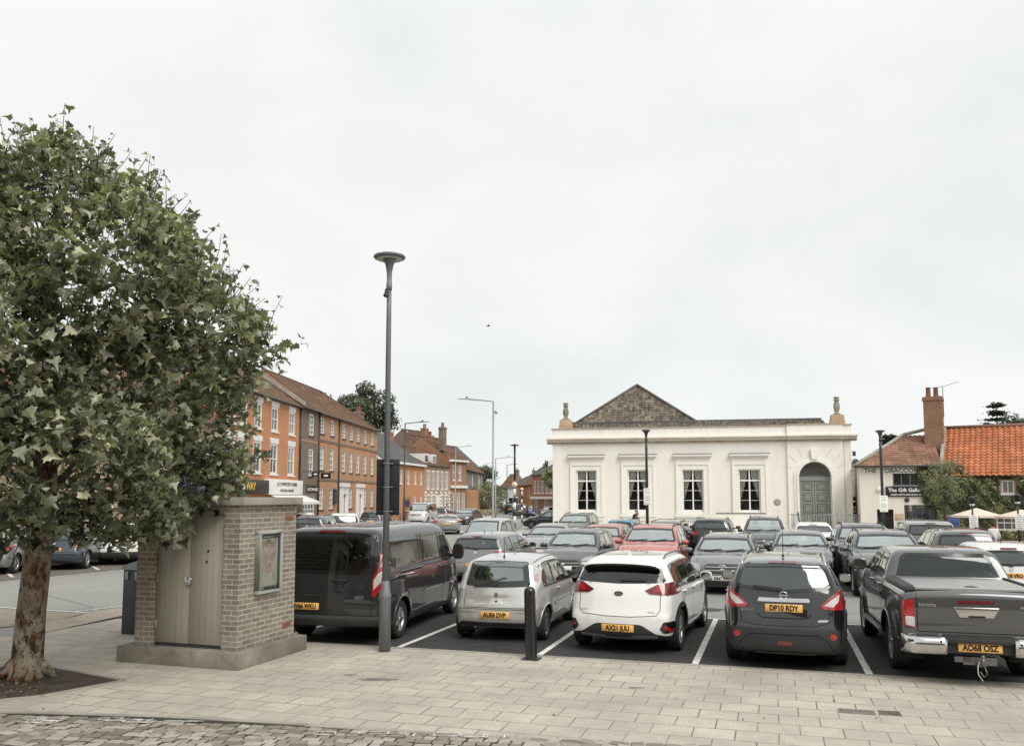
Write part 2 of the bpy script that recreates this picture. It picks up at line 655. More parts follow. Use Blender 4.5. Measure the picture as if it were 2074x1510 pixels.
            r = delaunay_2d_cdt(pts, edges, [], 1, 1e-5)
            ov, faces = r[0], [tuple(f) for f in r[2]]
        vs = []; ns = []
        for q in ov:
            h, nm = s.ray(axis, (q.x, q.y), sign)
            vs.append(h+nm*off); ns.append(nm)
        me_v = list(vs); fs = [tuple(f) for f in faces]
        # orient
        if fs:
            f = max(fs, key=lambda g: (vs[g[1]]-vs[g[0]]).cross(vs[g[2]]-vs[g[0]]).length)
            if (vs[f[1]]-vs[f[0]]).cross(vs[f[2]]-vs[f[0]]).dot(ns[f[0]]) < 0:
                fs = [tuple(reversed(g)) for g in fs]
        if skirt:
            ec = {}
            for f in fs:
                for i in range(len(f)):
                    a, b = f[i], f[(i+1) % len(f)]
                    ec[(a, b)] = ec.get((a, b), 0)+1
            base = {}
            for (a, b) in list(ec):
                if (b, a) in ec: continue
                for v in (a, b):
                    if v not in base:
                        base[v] = len(me_v); me_v.append(vs[v]-ns[v]*(off+skirt))
                fs.append((b, a, base[a], base[b]))
        me = bpy.data.meshes.new(name)
        me.from_pydata([tuple(v) for v in me_v], [], fs)
        me.validate()
        shade(me, 50)
        me.update()
        return link_mesh(name, me, mat, parent)

    def line(s, mb, axis, pts, w=0.008, off=0.0015, sign=1, closed=False):
        """thin ribbon drawn on the shell"""
        P = resample(pts, 0.05, closed)
        if closed: P = P+[P[0]]
        n = len(P)
        vs = []; fs = []
        for i in range(n):
            t = (P[min(i+1, n-1)]-P[max(i-1, 0)])
            t = t.normalized() if t.length > 1e-9 else Vector((1, 0))
            nn = Vector((-t.y, t.x))*w/2
            for q in (P[i]+nn, P[i]-nn):
                h, nm = s.ray(axis, (q.x, q.y), sign)
                vs.append(h+nm*off)
        for i in range(n-1): fs.append((2*i, 2*i+1, 2*i+3, 2*i+2))
        mb.add(vs, fs)

def window(B, axis, poly, parent, sign=1, glass=None, name='window', seal=0.02, border=0.0, hole=True, sealmat=None, gparent=None):
    poly = rpoly(poly, 2)
    if hole: B.cut(axis, poly, sign)
    g = B.patch(name, axis, poly, 0.002, glass or M_GLASS, parent, sign, step=max(0.05, B.res), skirt=0)
    B.patch('window_seal', axis, offset_poly(poly, 0.012), 0.006, sealmat or M_GLOSSB, g, sign, step=max(0.05, B.res), skirt=0.01, ring=0.012+seal+border)
    return g

def offset_poly(P, d):
    n = len(P)
    area = sum(P[i][0]*P[(i+1) % n][1]-P[(i+1) % n][0]*P[i][1] for i in range(n))
    sg = -1 if area > 0 else 1
    out = []
    for i in range(n):
        tx, ty = P[(i+1) % n][0]-P[i-1][0], P[(i+1) % n][1]-P[i-1][1]
        l = math.hypot(tx, ty) or 1
        out.append((P[i][0]-ty/l*sg*d, P[i][1]+tx/l*sg*d))
    return out

def mk_wheel(parent, x, y, r, sign, style='alloy', width=0.21, rimf=0.66, spokes=5, rmat=None):
    """wheel part (hub disc) > tyre, rim"""
    M = T(x, y, r) @ Matrix.Rotation(-math.pi/2*sign, 4, 'X')   # local z -> outward
    w = width/2
    hub = MB().lathe([(r*rimf*0.93, -w*0.7), (r*rimf*0.93, w*0.15), (r*0.5*rimf, w*0.2)], 20, 0, M).build('wheel', M_PLAS, parent)
    tp = [(r*rimf, -w), (r*0.93, -w), (r*0.985, -w*0.8), (r, -w*0.55), (r, w*0.55), (r*0.985, w*0.8), (r*0.93, w), (r*(rimf+.04), w*0.93), (r*rimf, w*0.8)]
    vs = []; fs = []; n = 36
    for q in tp:
        for k in range(n):
            a = 2*math.pi*k/n; vs.append((q[0]*math.cos(a), q[0]*math.sin(a), q[1]))
    m = len(tp)
    for i in range(m):
        for k in range(n):
            i2 = (i+1) % m; k2 = (k+1) % n
            fs.append((i*n+k, i*n+k2, i2*n+k2, i2*n+k))
    tb = MB().add(vs, fs, 0, M, True)
    # tread grooves
    tb.build('tyre', M_TYRE, hub)
    rb = MB()
    Ro = r*rimf
    # rim lip
    rb.lathe([(Ro*0.86, w*0.3), (Ro*0.90, w*0.55), (Ro*0.99, w*0.86), (Ro*1.01, w*0.9), (Ro*1.02, w*0.8), (Ro*1.0, w*0.1), (Ro*0.88, w*0.1)], 36, 0, M) if False else None
    lip = [(Ro*0.88, w*0.45), (Ro*0.95, w*0.8), (Ro*1.01, w*0.9), (Ro*1.015, w*0.7), (Ro*0.9, w*0.2)]
    vs = []; fs = []
    for q in lip:
        for k in range(n):
            a = 2*math.pi*k/n; vs.append((q[0]*math.cos(a), q[0]*math.sin(a), q[1]))
    m = len(lip)
    for i in range(m):
        for k in range(n):
            i2 = (i+1) % m; k2 = (k+1) % n
            fs.append((i*n+k, i*n+k2, i2*n+k2, i2*n+k))
    rb.add(vs, fs, 0, M, True)
    if style == 'cover':      # full plastic trim with short slots
        rb.lathe([(Ro*0.9, w*0.5), (Ro*0.8, w*0.86), (Ro*0.55, w*0.72), (Ro*0.2, w*0.9), (0.01, w*0.92)], 36, 0, M)
        for k in range(9):
            a = 2*math.pi*k/9
            c = Matrix.Rotation(a, 4, 'Z')
            rb.box((Ro*0.58, -Ro*0.05, w*0.74), (Ro*0.80, Ro*0.05, w*0.885), 1, M @ c)
    else:
        ns = spokes
        for k in range(ns):
            for da in ((-0.13, 0.13) if style == 'twin' else (0,)):
                a = 2*math.pi*k/ns+da
                c = Matrix.Rotation(a, 4, 'Z')
                h = Ro*(0.055 if style == 'twin' else 0.11)
                vs = [(Ro*0.16, -h*1.1, w*0.45), (Ro*0.16, h*1.1, w*0.45), (Ro*0.93, h*0.8, w*0.5), (Ro*0.93, -h*0.8, w*0.5),
                      (Ro*0.16, -h*0.9, w*0.8), (Ro*0.16, h*0.9, w*0.8), (Ro*0.93, h*0.5, w*0.78), (Ro*0.93, -h*0.5, w*0.78)]
                rb.add(vs, [(0,3,2,1),(4,5,6,7),(0,1,5,4),(1,2,6,5),(2,3,7,6),(3,0,4,7)], 0, M @ c)
        rb.lathe([(Ro*0.22, w*0.3), (Ro*0.22, w*0.8), (Ro*0.16, w*0.9), (0.01, w*0.92)], 16, 0, M)
    rb.build('rim', [rmat or M_ALLOY, M_RUB], hub)
    return hub

def mk_mirror(B, parent, x, z, sign, mat, size=(0.12, 0.21, 0.15), out=0.05):
    h, n = B.ray('side', (x, z), sign)
    c = Vector((x-0.01, h.y+sign*(out+size[1]/2-0.02), z+size[2]*0.35))
    mb = MB()
    sx, sy, sz = size
    # housing: rounded pod, flat at the back
    vs = []; fs = []
    prof = [(-0.5, 0.92), (-0.42, 1.0), (-0.1, 0.98), (0.25, 0.8), (0.45, 0.5), (0.5, 0.15)]
    n_ = 16
    for px, k in prof:
        for j in range(n_):
            a = 2*math.pi*j/n_
            ca, sa = math.cos(a), math.sin(a)
            ex = 0.65
            yy = math.copysign(abs(ca)**ex, ca)*sy/2*k; zz = math.copysign(abs(sa)**ex, sa)*sz/2*k
            vs.append((c.x+px*sx, c.y+yy, c.z+zz))
    for i in range(len(prof)-1):
        for j in range(n_):
            j2 = (j+1) % n_
            fs.append((i*n_+j, i*n_+j2, (i+1)*n_+j2, (i+1)*n_+j))
    fs.append(tuple(range(n_))); fs.append(tuple(range((len(prof)-1)*n_, len(prof)*n_)))
    mb.add(vs, fs, 0, None, True)
    mb.add([(x-.03, h.y-sign*.03, z-.02), (x+.05, h.y-sign*.03, z-.02), (x+.04, c.y, c.z-sz*.2), (x-.02, c.y, c.z-sz*.2),
            (x-.03, h.y-sign*.03, z+.03), (x+.05, h.y-sign*.03, z+.03), (x+.04, c.y, c.z), (x-.02, c.y, c.z)],
           [(0,3,2,1),(4,5,6,7),(0,1,5,4),(1,2,6,5),(2,3,7,6),(3,0,4,7)], 1)
    m = mb.build('wing_mirror', [mat, M_PLAS], parent)
    g = MB()
    gv = []
    for j in range(n_):
        a = 2*math.pi*j/n_
        ca, sa = math.cos(a), math.sin(a)
        gv.append((c.x-0.503*sx, c.y+math.copysign(abs(ca)**.65, ca)*sy/2*.82, c.z+math.copysign(abs(sa)**.65, sa)*sz/2*.82))
    g.add(gv, [tuple(range(n_))])
    g.build('mirror_glass', M_MIRR, m)
    return m
M_MIRR = simple('mirror_glass', (0.45, 0.47, 0.47), 0.08, 1.0, var=0.1)

def mk_handle(B, parent, x, z, sign, mat, w=0.2):
    h, n = B.ray('side', (x, z), sign)
    h2, _ = B.ray('side', (x+w/2, z), sign); h1, _ = B.ray('side', (x-w/2, z), sign)
    o = 0.028*sign
    MB().tube([(x-w/2, h1.y-.005*sign, z), (x-w/2+.025, h1.y+o, z), (x, h.y+o*1.15, z), (x+w/2-.025, h2.y+o, z), (x+w/2, h2.y-.005*sign, z)],
              [.010, .014, .015, .014, .010], 8).build('door_handle', mat, parent)

def mk_plate(B, parent, axis, z, txt, w=0.52, h=0.111, y=0.0, tilt=0.0, off=0.014, proud=None):
    p, n = B.ray(axis, (y, z))
    sgn = -1 if axis == 'rear' else 1
    p1, _ = B.ray(axis, (y-w/2, z)); p2, _ = B.ray(axis, (y+w/2, z))
    x = (min(p.x, p1.x, p2.x)-off) if axis == 'rear' else (max(p.x, p1.x, p2.x)+off)
    if proud is not None: x = proud
    M = T(x, -y, z) @ Matrix.Rotation(tilt, 4, 'Y')
    if axis == 'rear': M = M @ Matrix.Rotation(-math.pi/2, 4, 'Z') @ Matrix.Rotation(math.pi/2, 4, 'X')
    else: M = M @ Matrix.Rotation(math.pi/2, 4, 'Z') @ Matrix.Rotation(math.pi/2, 4, 'X')
    pl = MB().box((-w/2, -h/2, -0.02), (w/2, h/2, 0.004), 0, M).build('number_plate', M_YPLATE if axis == 'rear' else M_WPLATE, parent, bevel=0.003, seg=1)
    if txt:
        text_mesh('plate_lettering', txt, h*0.98, M_INK, pl, M @ T(0, -0.002, 0.0055), 0.001, 0.0045, sx=0.82 if len(txt) > 7 else 0.9)
    return pl

def interior(parent, sp, wheel_right=True, grey=False):
    """seats, rear bench, dashboard, steering wheel"""
    cow = sp['cowl']; W = sp['W']; ro = sp['ro']; H = sp['H']; fl = sp.get('floor', 0.32)
    mb = MB()
    mb.box((ro-0.1, -W/2+.12, fl-.03), (cow, W/2-.12, fl))
    sb = fl+0.33; top = sp.get('seat_top', H-0.42)
    fx = cow-1.55
    def seat(x, y, w, mb):
        mb.box((x, y-w/2, fl), (x+.5, y+w/2, sb-.1))
        Mt = T(x, y, sb-.12) @ Matrix.Rotation(-0.22, 4, 'Y')
        mb.add([(-.11, -w/2, 0), (.03, -w/2, 0), (.03, w/2, 0), (-.11, w/2, 0), (-.07, -w/2+.05, top-sb+.1), (.02, -w/2+.05, top-sb+.1), (.02, w/2-.05, top-sb+.1), (-.07, w/2-.05, top-sb+.1)],
               [(0,3,2,1),(4,5,6,7),(0,1,5,4),(1,2,6,5),(2,3,7,6),(3,0,4,7)], 0, Mt)
    for y in (-W*.21, W*.21): seat(fx, y, .48, mb)
    seats = mb.build('seats', M_TRIMG if grey else M_SEAT, parent, bevel=0.03)
    hm = M_TRIMG if grey else M_SEAT
    for y in (-W*.21, W*.21):
        MB().cbox((fx-.17, y, top+.11), (.10, .27, .17)).build('headrest', hm, seats, bevel=0.035, seg=2)
    rx = ro+.12 if sp.get('rear_seat', True) else None
    if rx is not None and fx-rx > .7:
        m2 = MB()
        m2.box((rx, -W/2+.17, fl), (rx+.5, W/2-.17, sb-.08))
        m2.add([(rx-.02, -W/2+.19, sb-.1), (rx+.12, -W/2+.19, sb-.1), (rx+.12, W/2-.19, sb-.1), (rx-.02, W/2-.19, sb-.1),
                (rx-.16, -W/2+.23, top-.05), (rx-.05, -W/2+.23, top-.05), (rx-.05, W/2-.23, top-.05), (rx-.16, W/2-.23, top-.05)],
               [(0,3,2,1),(4,5,6,7),(0,1,5,4),(1,2,6,5),(2,3,7,6),(3,0,4,7)])
        m2.build('rear_bench', M_TRIMG if grey else M_SEAT, parent, bevel=0.03)
        for y in (-W*.22, 0, W*.22): MB().cbox((rx-.12, y, top+.03), (.09, .24, .14 if y else .10)).build('headrest', hm, seats, bevel=0.03, seg=2)
    d = MB()
    zb = sp['cowl_z']-0.06
    d.add([(cow-.42, -W/2+.13, zb-.35), (cow+.1, -W/2+.13, zb-.35), (cow+.1, W/2-.13, zb-.35), (cow-.42, W/2-.13, zb-.35),
           (cow-.35, -W/2+.13, zb-.04), (cow+.1, -W/2+.13, zb-.02), (cow+.1, W/2-.13, zb-.02), (cow-.35, W/2-.13, zb-.04)],
          [(0,3,2,1),(4,5,6,7),(0,1,5,4),(1,2,6,5),(2,3,7,6),(3,0,4,7)])
    ys = -W*.21
    Mw = T(cow-.55, ys, zb-.02) @ Matrix.Rotation(-1.1, 4, 'Y')
    ring = [(0.18*math.cos(a*math.pi/8), 0.18*math.sin(a*math.pi/8), 0) for a in range(17)]
    d.tube(ring, .015, 6, 0, Mw, False)
    d.box((-.17, -.02, -.01), (.17, .02, .01), 0, Mw); d.box((-.02, -.17, -.01), (.02, .17, .01), 0, Mw)
    d.build('dashboard', M_SEAT, parent)

def build_car(name, label, cat, sp, pt, rmat=None, group=None, extra=None):
    """generic car; returns root Empty at the ground below the rear bumper centre"""
    root = thing(name, label, cat, group=group)
    B = Body(sp)
    for (dy, dz, sy, sz, am) in sp.get('dents', []):
        for v in B.V:
            if v.x < .45: v.x += am*math.exp(-((v.y-dy)/sy)**2-((v.z-dz)/sz)**2)
    if sp.get('dents'): B.bvh = BVHTree.FromPolygons([tuple(v) for v in B.V], B.F)
    L, W, H = sp['L'], sp['W'], sp['H']
    Ra = sp['wr']+sp.get('archgap', 0.055)
    B.arches(Ra)
    side_glass = sp.get('side_glass', M_GLASS)
    gr = sp.get('rear_glass', side_glass)
    body_windows = []
    # cladding and coloured bands
    if 'clad' in sp:
        zc = sp['clad']
        for f in B.F:
            for vi in f:
                v = B.V[vi]
                if abs(v.z-zc) < 0.022 and abs(v.y) > W/2-.25 and sp['ro']-.1 < v.x < L-.4: v.z = zc
        for fi, f in enumerate(B.F):
            c = sum((B.V[i] for i in f), Vector())/4
            if c.z < zc: B.mi[fi] = 1
    else:
        for fi, f in enumerate(B.F):
            c = sum((B.V[i] for i in f), Vector())/4
            if c.z < sp.get('under', 0.21): B.mi[fi] = 1
    for axis, poly, mi in sp.get('zones', []):
        pp = rpoly(poly, 1)
        for fi, f in enumerate(B.F):
            c = sum((B.V[i] for i in f), Vector())/4
            p = (c.x, c.z) if axis == 'side' else (-c.y, c.z)
            ok = {'rear': c.x < L/3, 'front': c.x > L*.66, 'side': abs(c.y) > W/2-.35}[axis]
            if ok and in_poly(p[0], p[1], pp): B.mi[fi] = mi
    hole = sp.get('holes', True)
    lists = []
    for sg in (1, -1):
        for k, poly in enumerate(sp.get('side_windows', [])):
            gl = side_glass[k] if isinstance(side_glass, list) else side_glass
            lists.append(('side', poly, sg, gl, 'side_window'))
    if 'windscreen' in sp: lists.append(('front', sp['windscreen'], 1, M_GLASSW, 'windscreen'))
    if 'rear_window' in sp: lists.append(('rear', sp['rear_window'], 1, gr if not isinstance(gr, list) else gr[-1], 'rear_window'))
    for axis, poly, sg, gl, nm in lists:
        B.cut(axis, rpoly(poly, 2), sg)
    bo = B.object([pt, M_PLAS, M_GLOSSB, sp.get('band_mat', M_ALLOY)], root)
    for axis, poly, sg, gl, nm in lists:
        window(B, axis, poly, root, sg, gl, nm, hole=False, border=(0.02 if nm != 'side_window' else 0) + (sp.get('rw_border', 0) if nm == 'rear_window' else 0),
               seal=0.012 if nm == 'side_window' else 0.02, sealmat=sp.get('sealmat'))
    # arch liners and lips
    ml = MB(); 
    for q in (sp['ro'], sp['ro']+sp['wb']):
        for sg in (1, -1):
            vs = []; n = 14
            for k in range(n+1):
                a = math.pi*(-0.12+1.24*k/n)
                x = q+Ra*math.cos(a); z = sp['wr']+Ra*math.sin(a)
                vs.append((x, sg*(W/2-.05), z)); vs.append((x, sg*(W/2-.38), z))
            ml = MB(); vs2 = vs
            ml.v = [tuple(v) for v in vs]; ml.f = [(2*k, 2*k+1, 2*k+3, 2*k+2) for k in range(n)]+[tuple(range(1, 2*n+2, 2))]; ml.m = [0]*(n+1); ml.sm = [False]*(n+1)
            ml.build('wheel_arch_liner', M_RUB, bo, recalc=False)
    mlip = MB()
    lipm = M_PLAS if 'clad' in sp else pt
    for q in (sp['ro'], sp['ro']+sp['wb']):
        for sg in (1, -1):
            n = 22; P0 = []
            for k in range(n+1):
                a = math.pi*(-0.06+1.12*k/n)
                x = q+Ra*math.cos(a); z = max(0.16, sp['wr']+Ra*math.sin(a))
                h, _ = B.ray('side', (q+(Ra+.012)*math.cos(a), max(.2, sp['wr']+(Ra+.012)*math.sin(a))), sg)
                P0.append((x, h.y, z))
            MB().tube(P0, 0.013, 6).build('wheel_arch_lip', lipm, bo)
            if 'clad' in sp:
                aa = [math.pi*(-.05+1.1*k/14) for k in range(15)]
                po = [(q+(Ra+.002)*math.cos(a), max(.2, sp['wr']+(Ra+.002)*math.sin(a))) for a in aa]+[(q+(Ra+.06)*math.cos(a), max(.2, sp['wr']+(Ra+.06)*math.sin(a))) for a in reversed(aa)]
                B.patch('arch_cladding', 'side', po, .007, M_PLAS, bo, sg, step=.05)
    # wheels
    for q in (sp['ro'], sp['ro']+sp['wb']):
        for sg in (1, -1):
            mk_wheel(root, q, sg*(W/2-sp.get('wy', 0.125)), sp['wr'], sg, sp.get('wstyle', 'alloy'), sp.get('ww', 0.21), sp.get('rimf', 0.66), sp.get('spokes', 5), rmat)
    # seams
    ms = MB()
    for sg in (1, -1):
        for ln in sp.get('seams', []): B.line(ms, 'side', ln, 0.008, sign=sg)
    for ln in sp.get('rear_seams', []):
        B.line(ms, 'rear', ln, 0.009)
        B.line(ms, 'rear', [(-p[0], p[1]) for p in ln], 0.009)
    for ln in sp.get('front_seams', []):
        B.line(ms, 'front', ln, 0.009)
        B.line(ms, 'front', [(-p[0], p[1]) for p in ln], 0.009)
    if ms.v: ms.build('panel_gaps', M_SEAM, bo, recalc=False)
    for sg in (1, -1):
        for (hx, hz) in sp.get('handles', []): mk_handle(B, root, hx, hz, sg, sp.get('handle_mat', pt))
        if 'mirror' in sp: mk_mirror(B, root, sp['mirror'][0], sp['mirror'][1], sg, sp.get('mirror_mat', pt), sp.get('mirror_size', (0.12, 0.22, 0.15)))
    if sp.get('pillars'):
        for sg in (1, -1):
            for poly in sp['pillars']: B.patch('door_pillar', 'side', poly, 0.004, M_GLOSSB, bo, sg, skirt=0.01)
    # generic patches  (name, axis, poly, off, mat, sym)
    for it in sp.get('patches', []):
        nm, axis, poly, off, mt, sym = it[:6]
        par = root
        if axis == 'side':
            for sg in (1, -1): B.patch(nm, axis, rpoly(poly, 1), off, mt, par, sg, step=0.04)
        else:
            B.patch(nm, axis, rpoly(poly, 1), off, mt, par, step=0.04)
            if sym: B.patch(nm, axis, rpoly([(-p[0], p[1]) for p in poly], 1), off, mt, par, step=0.04)
    if sp.get('rails'):
        x0, x1, yy = sp['rails']; mr = MB()
        for sg in (1, -1):
            P0 = []
            for k in range(9):
                x = x0+(x1-x0)*k/8
                h, _ = B.ray('top', (x, sg*yy))
                P0.append((x, sg*yy, h.z+(0.045 if 0 < k < 8 else -0.01)))
            mr.tube(P0, 0.016, 8)
        mr.build('roof_rails', sp.get('rail_mat', M_PLAS), root)
    if sp.get('holes', True): interior(root, sp)
    else: pass
    if extra: extra(B, root, bo, pt)
    return root, B

def place(root, x, y, heading, z=0.0):
    """heading: degrees clockwise from +Y (away from the camera) in which the nose points"""
    root.location = (x, y, z)
    root.rotation_euler = (0, 0, math.pi/2 - R(heading))
def interp_poly(pts, x):
    pts = sorted(pts)
    return float(np.interp(x, [p[0] for p in pts], [p[1] for p in pts]))

def auto_sp(L, W, H, wb, ro, wr, cowl, cowl_z, roof_f, roof_r, tail=None, belt=(0.98, 0.92), hood=0.72, pillars=(), quarter=0.45,
            kind='hatch', tumroof=0.75, win_top=0.125, dlo_front=0.28, **kw):
    """a car from its main measures; x from the rear bumper"""
    tail = tail or (0.10, 0.92)
    if kind == 'hatch':
        rear = [(.30, .20), (.05, .25), (0, .36), (0, .58), (.04, .68), (tail[0], tail[1]), (roof_r-.04, H-.14), (roof_r, H-.075), (roof_r+.25, H-.03)]
    elif kind == 'saloon':
        rear = [(.30, .20), (.05, .25), (0, .36), (0, .58), (.03, .80), (.10, tail[1]+.02), (tail[0]-.06, tail[1]+.05), (tail[0], tail[1]+.05), (roof_r, H-.07), (roof_r+.3, H-.02)]
    front = [((roof_r+roof_f)/2, H), (roof_f-.25, H-.02), (roof_f, H-.07), (cowl-.06, cowl_z+.02), (cowl+.08, cowl_z-.015), ((cowl+L)/2, (cowl_z+hood)/2+.05), (L-.32, hood+.03), (L-.10, hood-.08), (L-.01, .54), (L, .38), (L-.05, .24), (L-.25, .17), (L-.7, .16)]
    sil = rear+front
    top = chaikin(sil[6 if kind == 'hatch' else 7:-5], 2, False)
    def upper(x): return interp_poly(top, x)-win_top
    def lower(x): return float(np.interp(x, [0.3, L-1.0], belt))
    xs0 = quarter; xs1 = cowl-dlo_front+.15
    edges = [xs0]+[q for q in pillars]+[xs1]
    wins = []
    for a, b in zip(edges, edges[1:]):
        a2 = a+(0.03 if a != xs0 else 0); b2 = b-(0.03 if b != xs1 else 0)
        xx = np.linspace(a2, b2, 9)
        lo = [(x, lower(x)) for x in xx]
        up = [(x, upper(x)) for x in xx if upper(x) > lower(x)+.03]
        if len(up) < 2: continue
        P = [lo[0], lo[4], lo[8]] if up[-1][0] > b2-.02 else [lo[0], lo[4], lo[8]]
        P = P+list(reversed(up))
        wins.append(densify(P))
    hwb = W/2-.16; hwt = W/2*tumroof-.085
    zt = H-.135
    sp = dict(L=L, W=W, H=H, wb=wb, ro=ro, wr=wr, cowl=cowl, cowl_z=cowl_z, sil=sil,
              tum=[(0.12, .86), (.24, .95), (.42, .995), (.62, 1.0), (belt[0]-.14, .985), (belt[0]-.02, .955), (belt[0]+.08, .925), (H-.14, tumroof+.03), (H, tumroof-.06)],
              side_windows=wins,
              windscreen=densify([(-hwb, cowl_z+.035), (0, cowl_z+.02), (hwb, cowl_z+.035), (hwt, zt), (0, zt+.02), (-hwt, zt)]),
              mirror=(cowl-.42, lower(cowl-.4)+.02))
    rb = tail[1]+(.05 if kind == 'hatch' else .08)
    sp['rear_window'] = densify([(-hwb+.03, rb), (0, rb-.02), (hwb-.03, rb), (hwt+.01, H-.18), (0, H-.16), (-hwt-.01, H-.18)])
    # door seams
    seams = []
    if pillars:
        bp = pillars[-1]
        seams.append([(bp, lower(bp)), (bp+.01, .6), (bp+.02, .28)])
        fd = cowl-.1
        seams.append([(fd, lower(fd)-.02), (fd+.04, .7), (fd-.02, .45), (fd-.08, .28)])
        seams.append([(ro+wr*.2, .82), (ro+wr+.12, .55), (ro+wr+.17, .28)] if len(pillars) > 1 or kw.get('five') else [])
        seams.append([(ro+wr+.17, .28), (fd-.08, .28)])
        seams.append([(ro+.1, lower(.5)-.0), (ro+wr*.2, .82)] if kw.get('five') else [])
        seams = [q for q in seams if q]
        sp['handles'] = [(bp+.18, belt[0]-.13)]+([(ro+wr*.75, belt[0]-.11)] if kw.get('five') else [])
        sp['handles'] = [(bp+.16+0, belt[0]-.12)] if not kw.get('five') else [(bp+.16, belt[0]-.13), (ro+wr+.02, belt[0]-.11)]
    sp['seams'] = seams
    kw.pop('five', None)
    sp.update(kw)
    return sp

def densify(P, mx=0.25):
    out = []
    n = len(P)
    for i in range(n):
        a = P[i]; b = P[(i+1) % n]
        d = math.hypot(b[0]-a[0], b[1]-a[1])
        k = max(1, int(d/mx))
        # keep corners crisp: add points close to each corner
        out.append(a)
        e = min(0.05/d, .3) if d > 0.12 else 0.5
        if d > 0.12: out.append((a[0]+(b[0]-a[0])*e, a[1]+(b[1]-a[1])*e))
        if d > 0.12: out.append((b[0]-(b[0]-a[0])*e, b[1]-(b[1]-a[1])*e))
    return out

def front_face(B, root, W, grille='bars', hz=0.68, plate='', pz=0.42, gmat=None, hl=None, intake=True, badge=True, gpoly=None, ang=0):
    hw = W/2
    hl = hl or [(hw*.52, hz-.04), (hw*.58, hz+.05), (hw*.86, hz+.10), (hw*.93, hz+.06), (hw*.86, hz-.03), (hw*.70, hz-.07)]
    for sg in (1, -1):
        P = [(p[0]*sg, p[1]) for p in hl]
        h = B.patch('headlight', 'front', densify(P), 0.006, M_HEADL, root, step=.04)
        cx = sum(p[0] for p in P)/len(P); cz = sum(p[1] for p in P)/len(P)
        B.patch('bulb_reflector', 'front', [(cx+.045*math.cos(a*.5236), cz+.035*math.sin(a*.5236)) for a in range(12)], 0.010, M_CHROME, h, step=.03)
    gp = gpoly or [(-hw*.48, hz-.07), (hw*.48, hz-.07), (hw*.52, hz+.04), (-hw*.52, hz+.04)]
    g = B.patch('grille', 'front', densify(gp), 0.006, M_GLOSSB, root, step=.04)
    z0 = min(p[1] for p in gp); z1 = max(p[1] for p in gp); x1 = max(p[0] for p in gp)
    mb = MB()
    for k in (1, 2):
        z = z0+(z1-z0)*k/3
        B.line(mb, 'front', [(-x1*.93, z), (0, z), (x1*.93, z)], 0.016, 0.014)
    mb.build('grille_bar', gmat or M_CHROME, g, recalc=False)
    if badge:
        z = (z0+z1)/2+.01
        B.patch('badge', 'front', [(.055*math.cos(a*.5236), z+.04*math.sin(a*.5236)) for a in range(12)], 0.022, M_CHROME, root, step=.03)
    if intake:
        B.patch('lower_intake', 'front', densify([(-hw*.62, .24), (hw*.62, .24), (hw*.55, .36), (-hw*.55, .36)]), 0.005, M_PLAS, root, step=.05)
        for sg in (1, -1):
            B.patch('fog_lamp', 'front', [(sg*hw*.74+.05*math.cos(a*.785), .33+.04*math.sin(a*.785)) for a in range(8)], 0.012, M_CLEAR, root, step=.03)
    mk_plate(B, root, 'front', pz, plate)
    wz = B.sp['cowl_z']
    mb = MB()
    for (a, b) in (((-.05, wz+.03), (-.50, wz+.075)), ((.55, wz+.03), (.08, wz+.075))):
        B.line(mb, 'front', [a, b], 0.02, 0.02)
    mb.build('wiper', M_RUB, root, recalc=False)
    ms = MB()
    for sg in (1, -1):
        pts = []
        x0 = B.sp['cowl']+.05; x1_ = B.L-.42
        for k in range(6):
            x = x0+(x1_-x0)*k/5
            pts.append((x, sg*(B.W/2-.20-.05*k/5)))
        B.line(ms, 'top', pts, 0.008)
    ms.build('panel_gaps', M_SEAM, root, recalc=False)

def rear_face(B, root, W, lights, plate='', pz=0.75, wiper=True, third=True, bump=True, badge=True, lmat=None):
    hw = W/2
    for sg in (1, -1):
        P = [(p[0]*sg, p[1]) for p in lights]
        B.patch('tail_light', 'rear', densify(P), 0.008, lmat or M_RED, root, step=.04)
    mk_plate(B, root, 'rear', pz, plate)
    rb = min(q[1] for q in B.sp['rear_window'])
    if wiper:
        mb = MB(); B.line(mb, 'rear', [(0, rb+.0), (-.32, rb+.05)], 0.025, 0.02); B.line(mb, 'rear', [(.04, rb-.01), (-.04, rb+.01)], 0.05, 0.025)
        mb.build('wiper', M_RUB, root, recalc=False)
    if third:
        zt = max(q[1] for q in B.sp['rear_window'])+.045
        B.patch('brake_light', 'rear', densify([(-.16, zt-.012), (.16, zt-.012), (.16, zt+.012), (-.16, zt+.012)]), .008, M_REDD, root, step=.03)
    if badge:
        z = rb-.09
        B.patch('badge', 'rear', [(.05*math.cos(a*.5236), z+.04*math.sin(a*.5236)) for a in range(12)], 0.010, M_CHROME, root, step=.03)
    if bump:
        B.patch('bumper_insert', 'rear', densify([(-hw*.7, .24), (hw*.7, .24), (hw*.62, .33), (-hw*.62, .33)]), .005, M_PLAS, root, step=.05)
    ms = MB()
    B.line(ms, 'rear', [(-hw*.78, rb-.1), (-hw*.74, .62), (0, .60), (hw*.74, .62), (hw*.78, rb-.1)], 0.009)
    ms.build('panel_gaps', M_SEAM, root, recalc=False)

def antenna(root, x, z, h=0.3, lean=-0.35, r=0.004):
    MB().tube([(x, 0, z-.01), (x, 0, z+.03)], [.022, .012], 8).tube([(x, 0, z+.02), (x-math.sin(-lean)*h, 0, z+math.cos(lean)*h)], [r*1.6, r], 6).build('aerial', M_RUB, root)
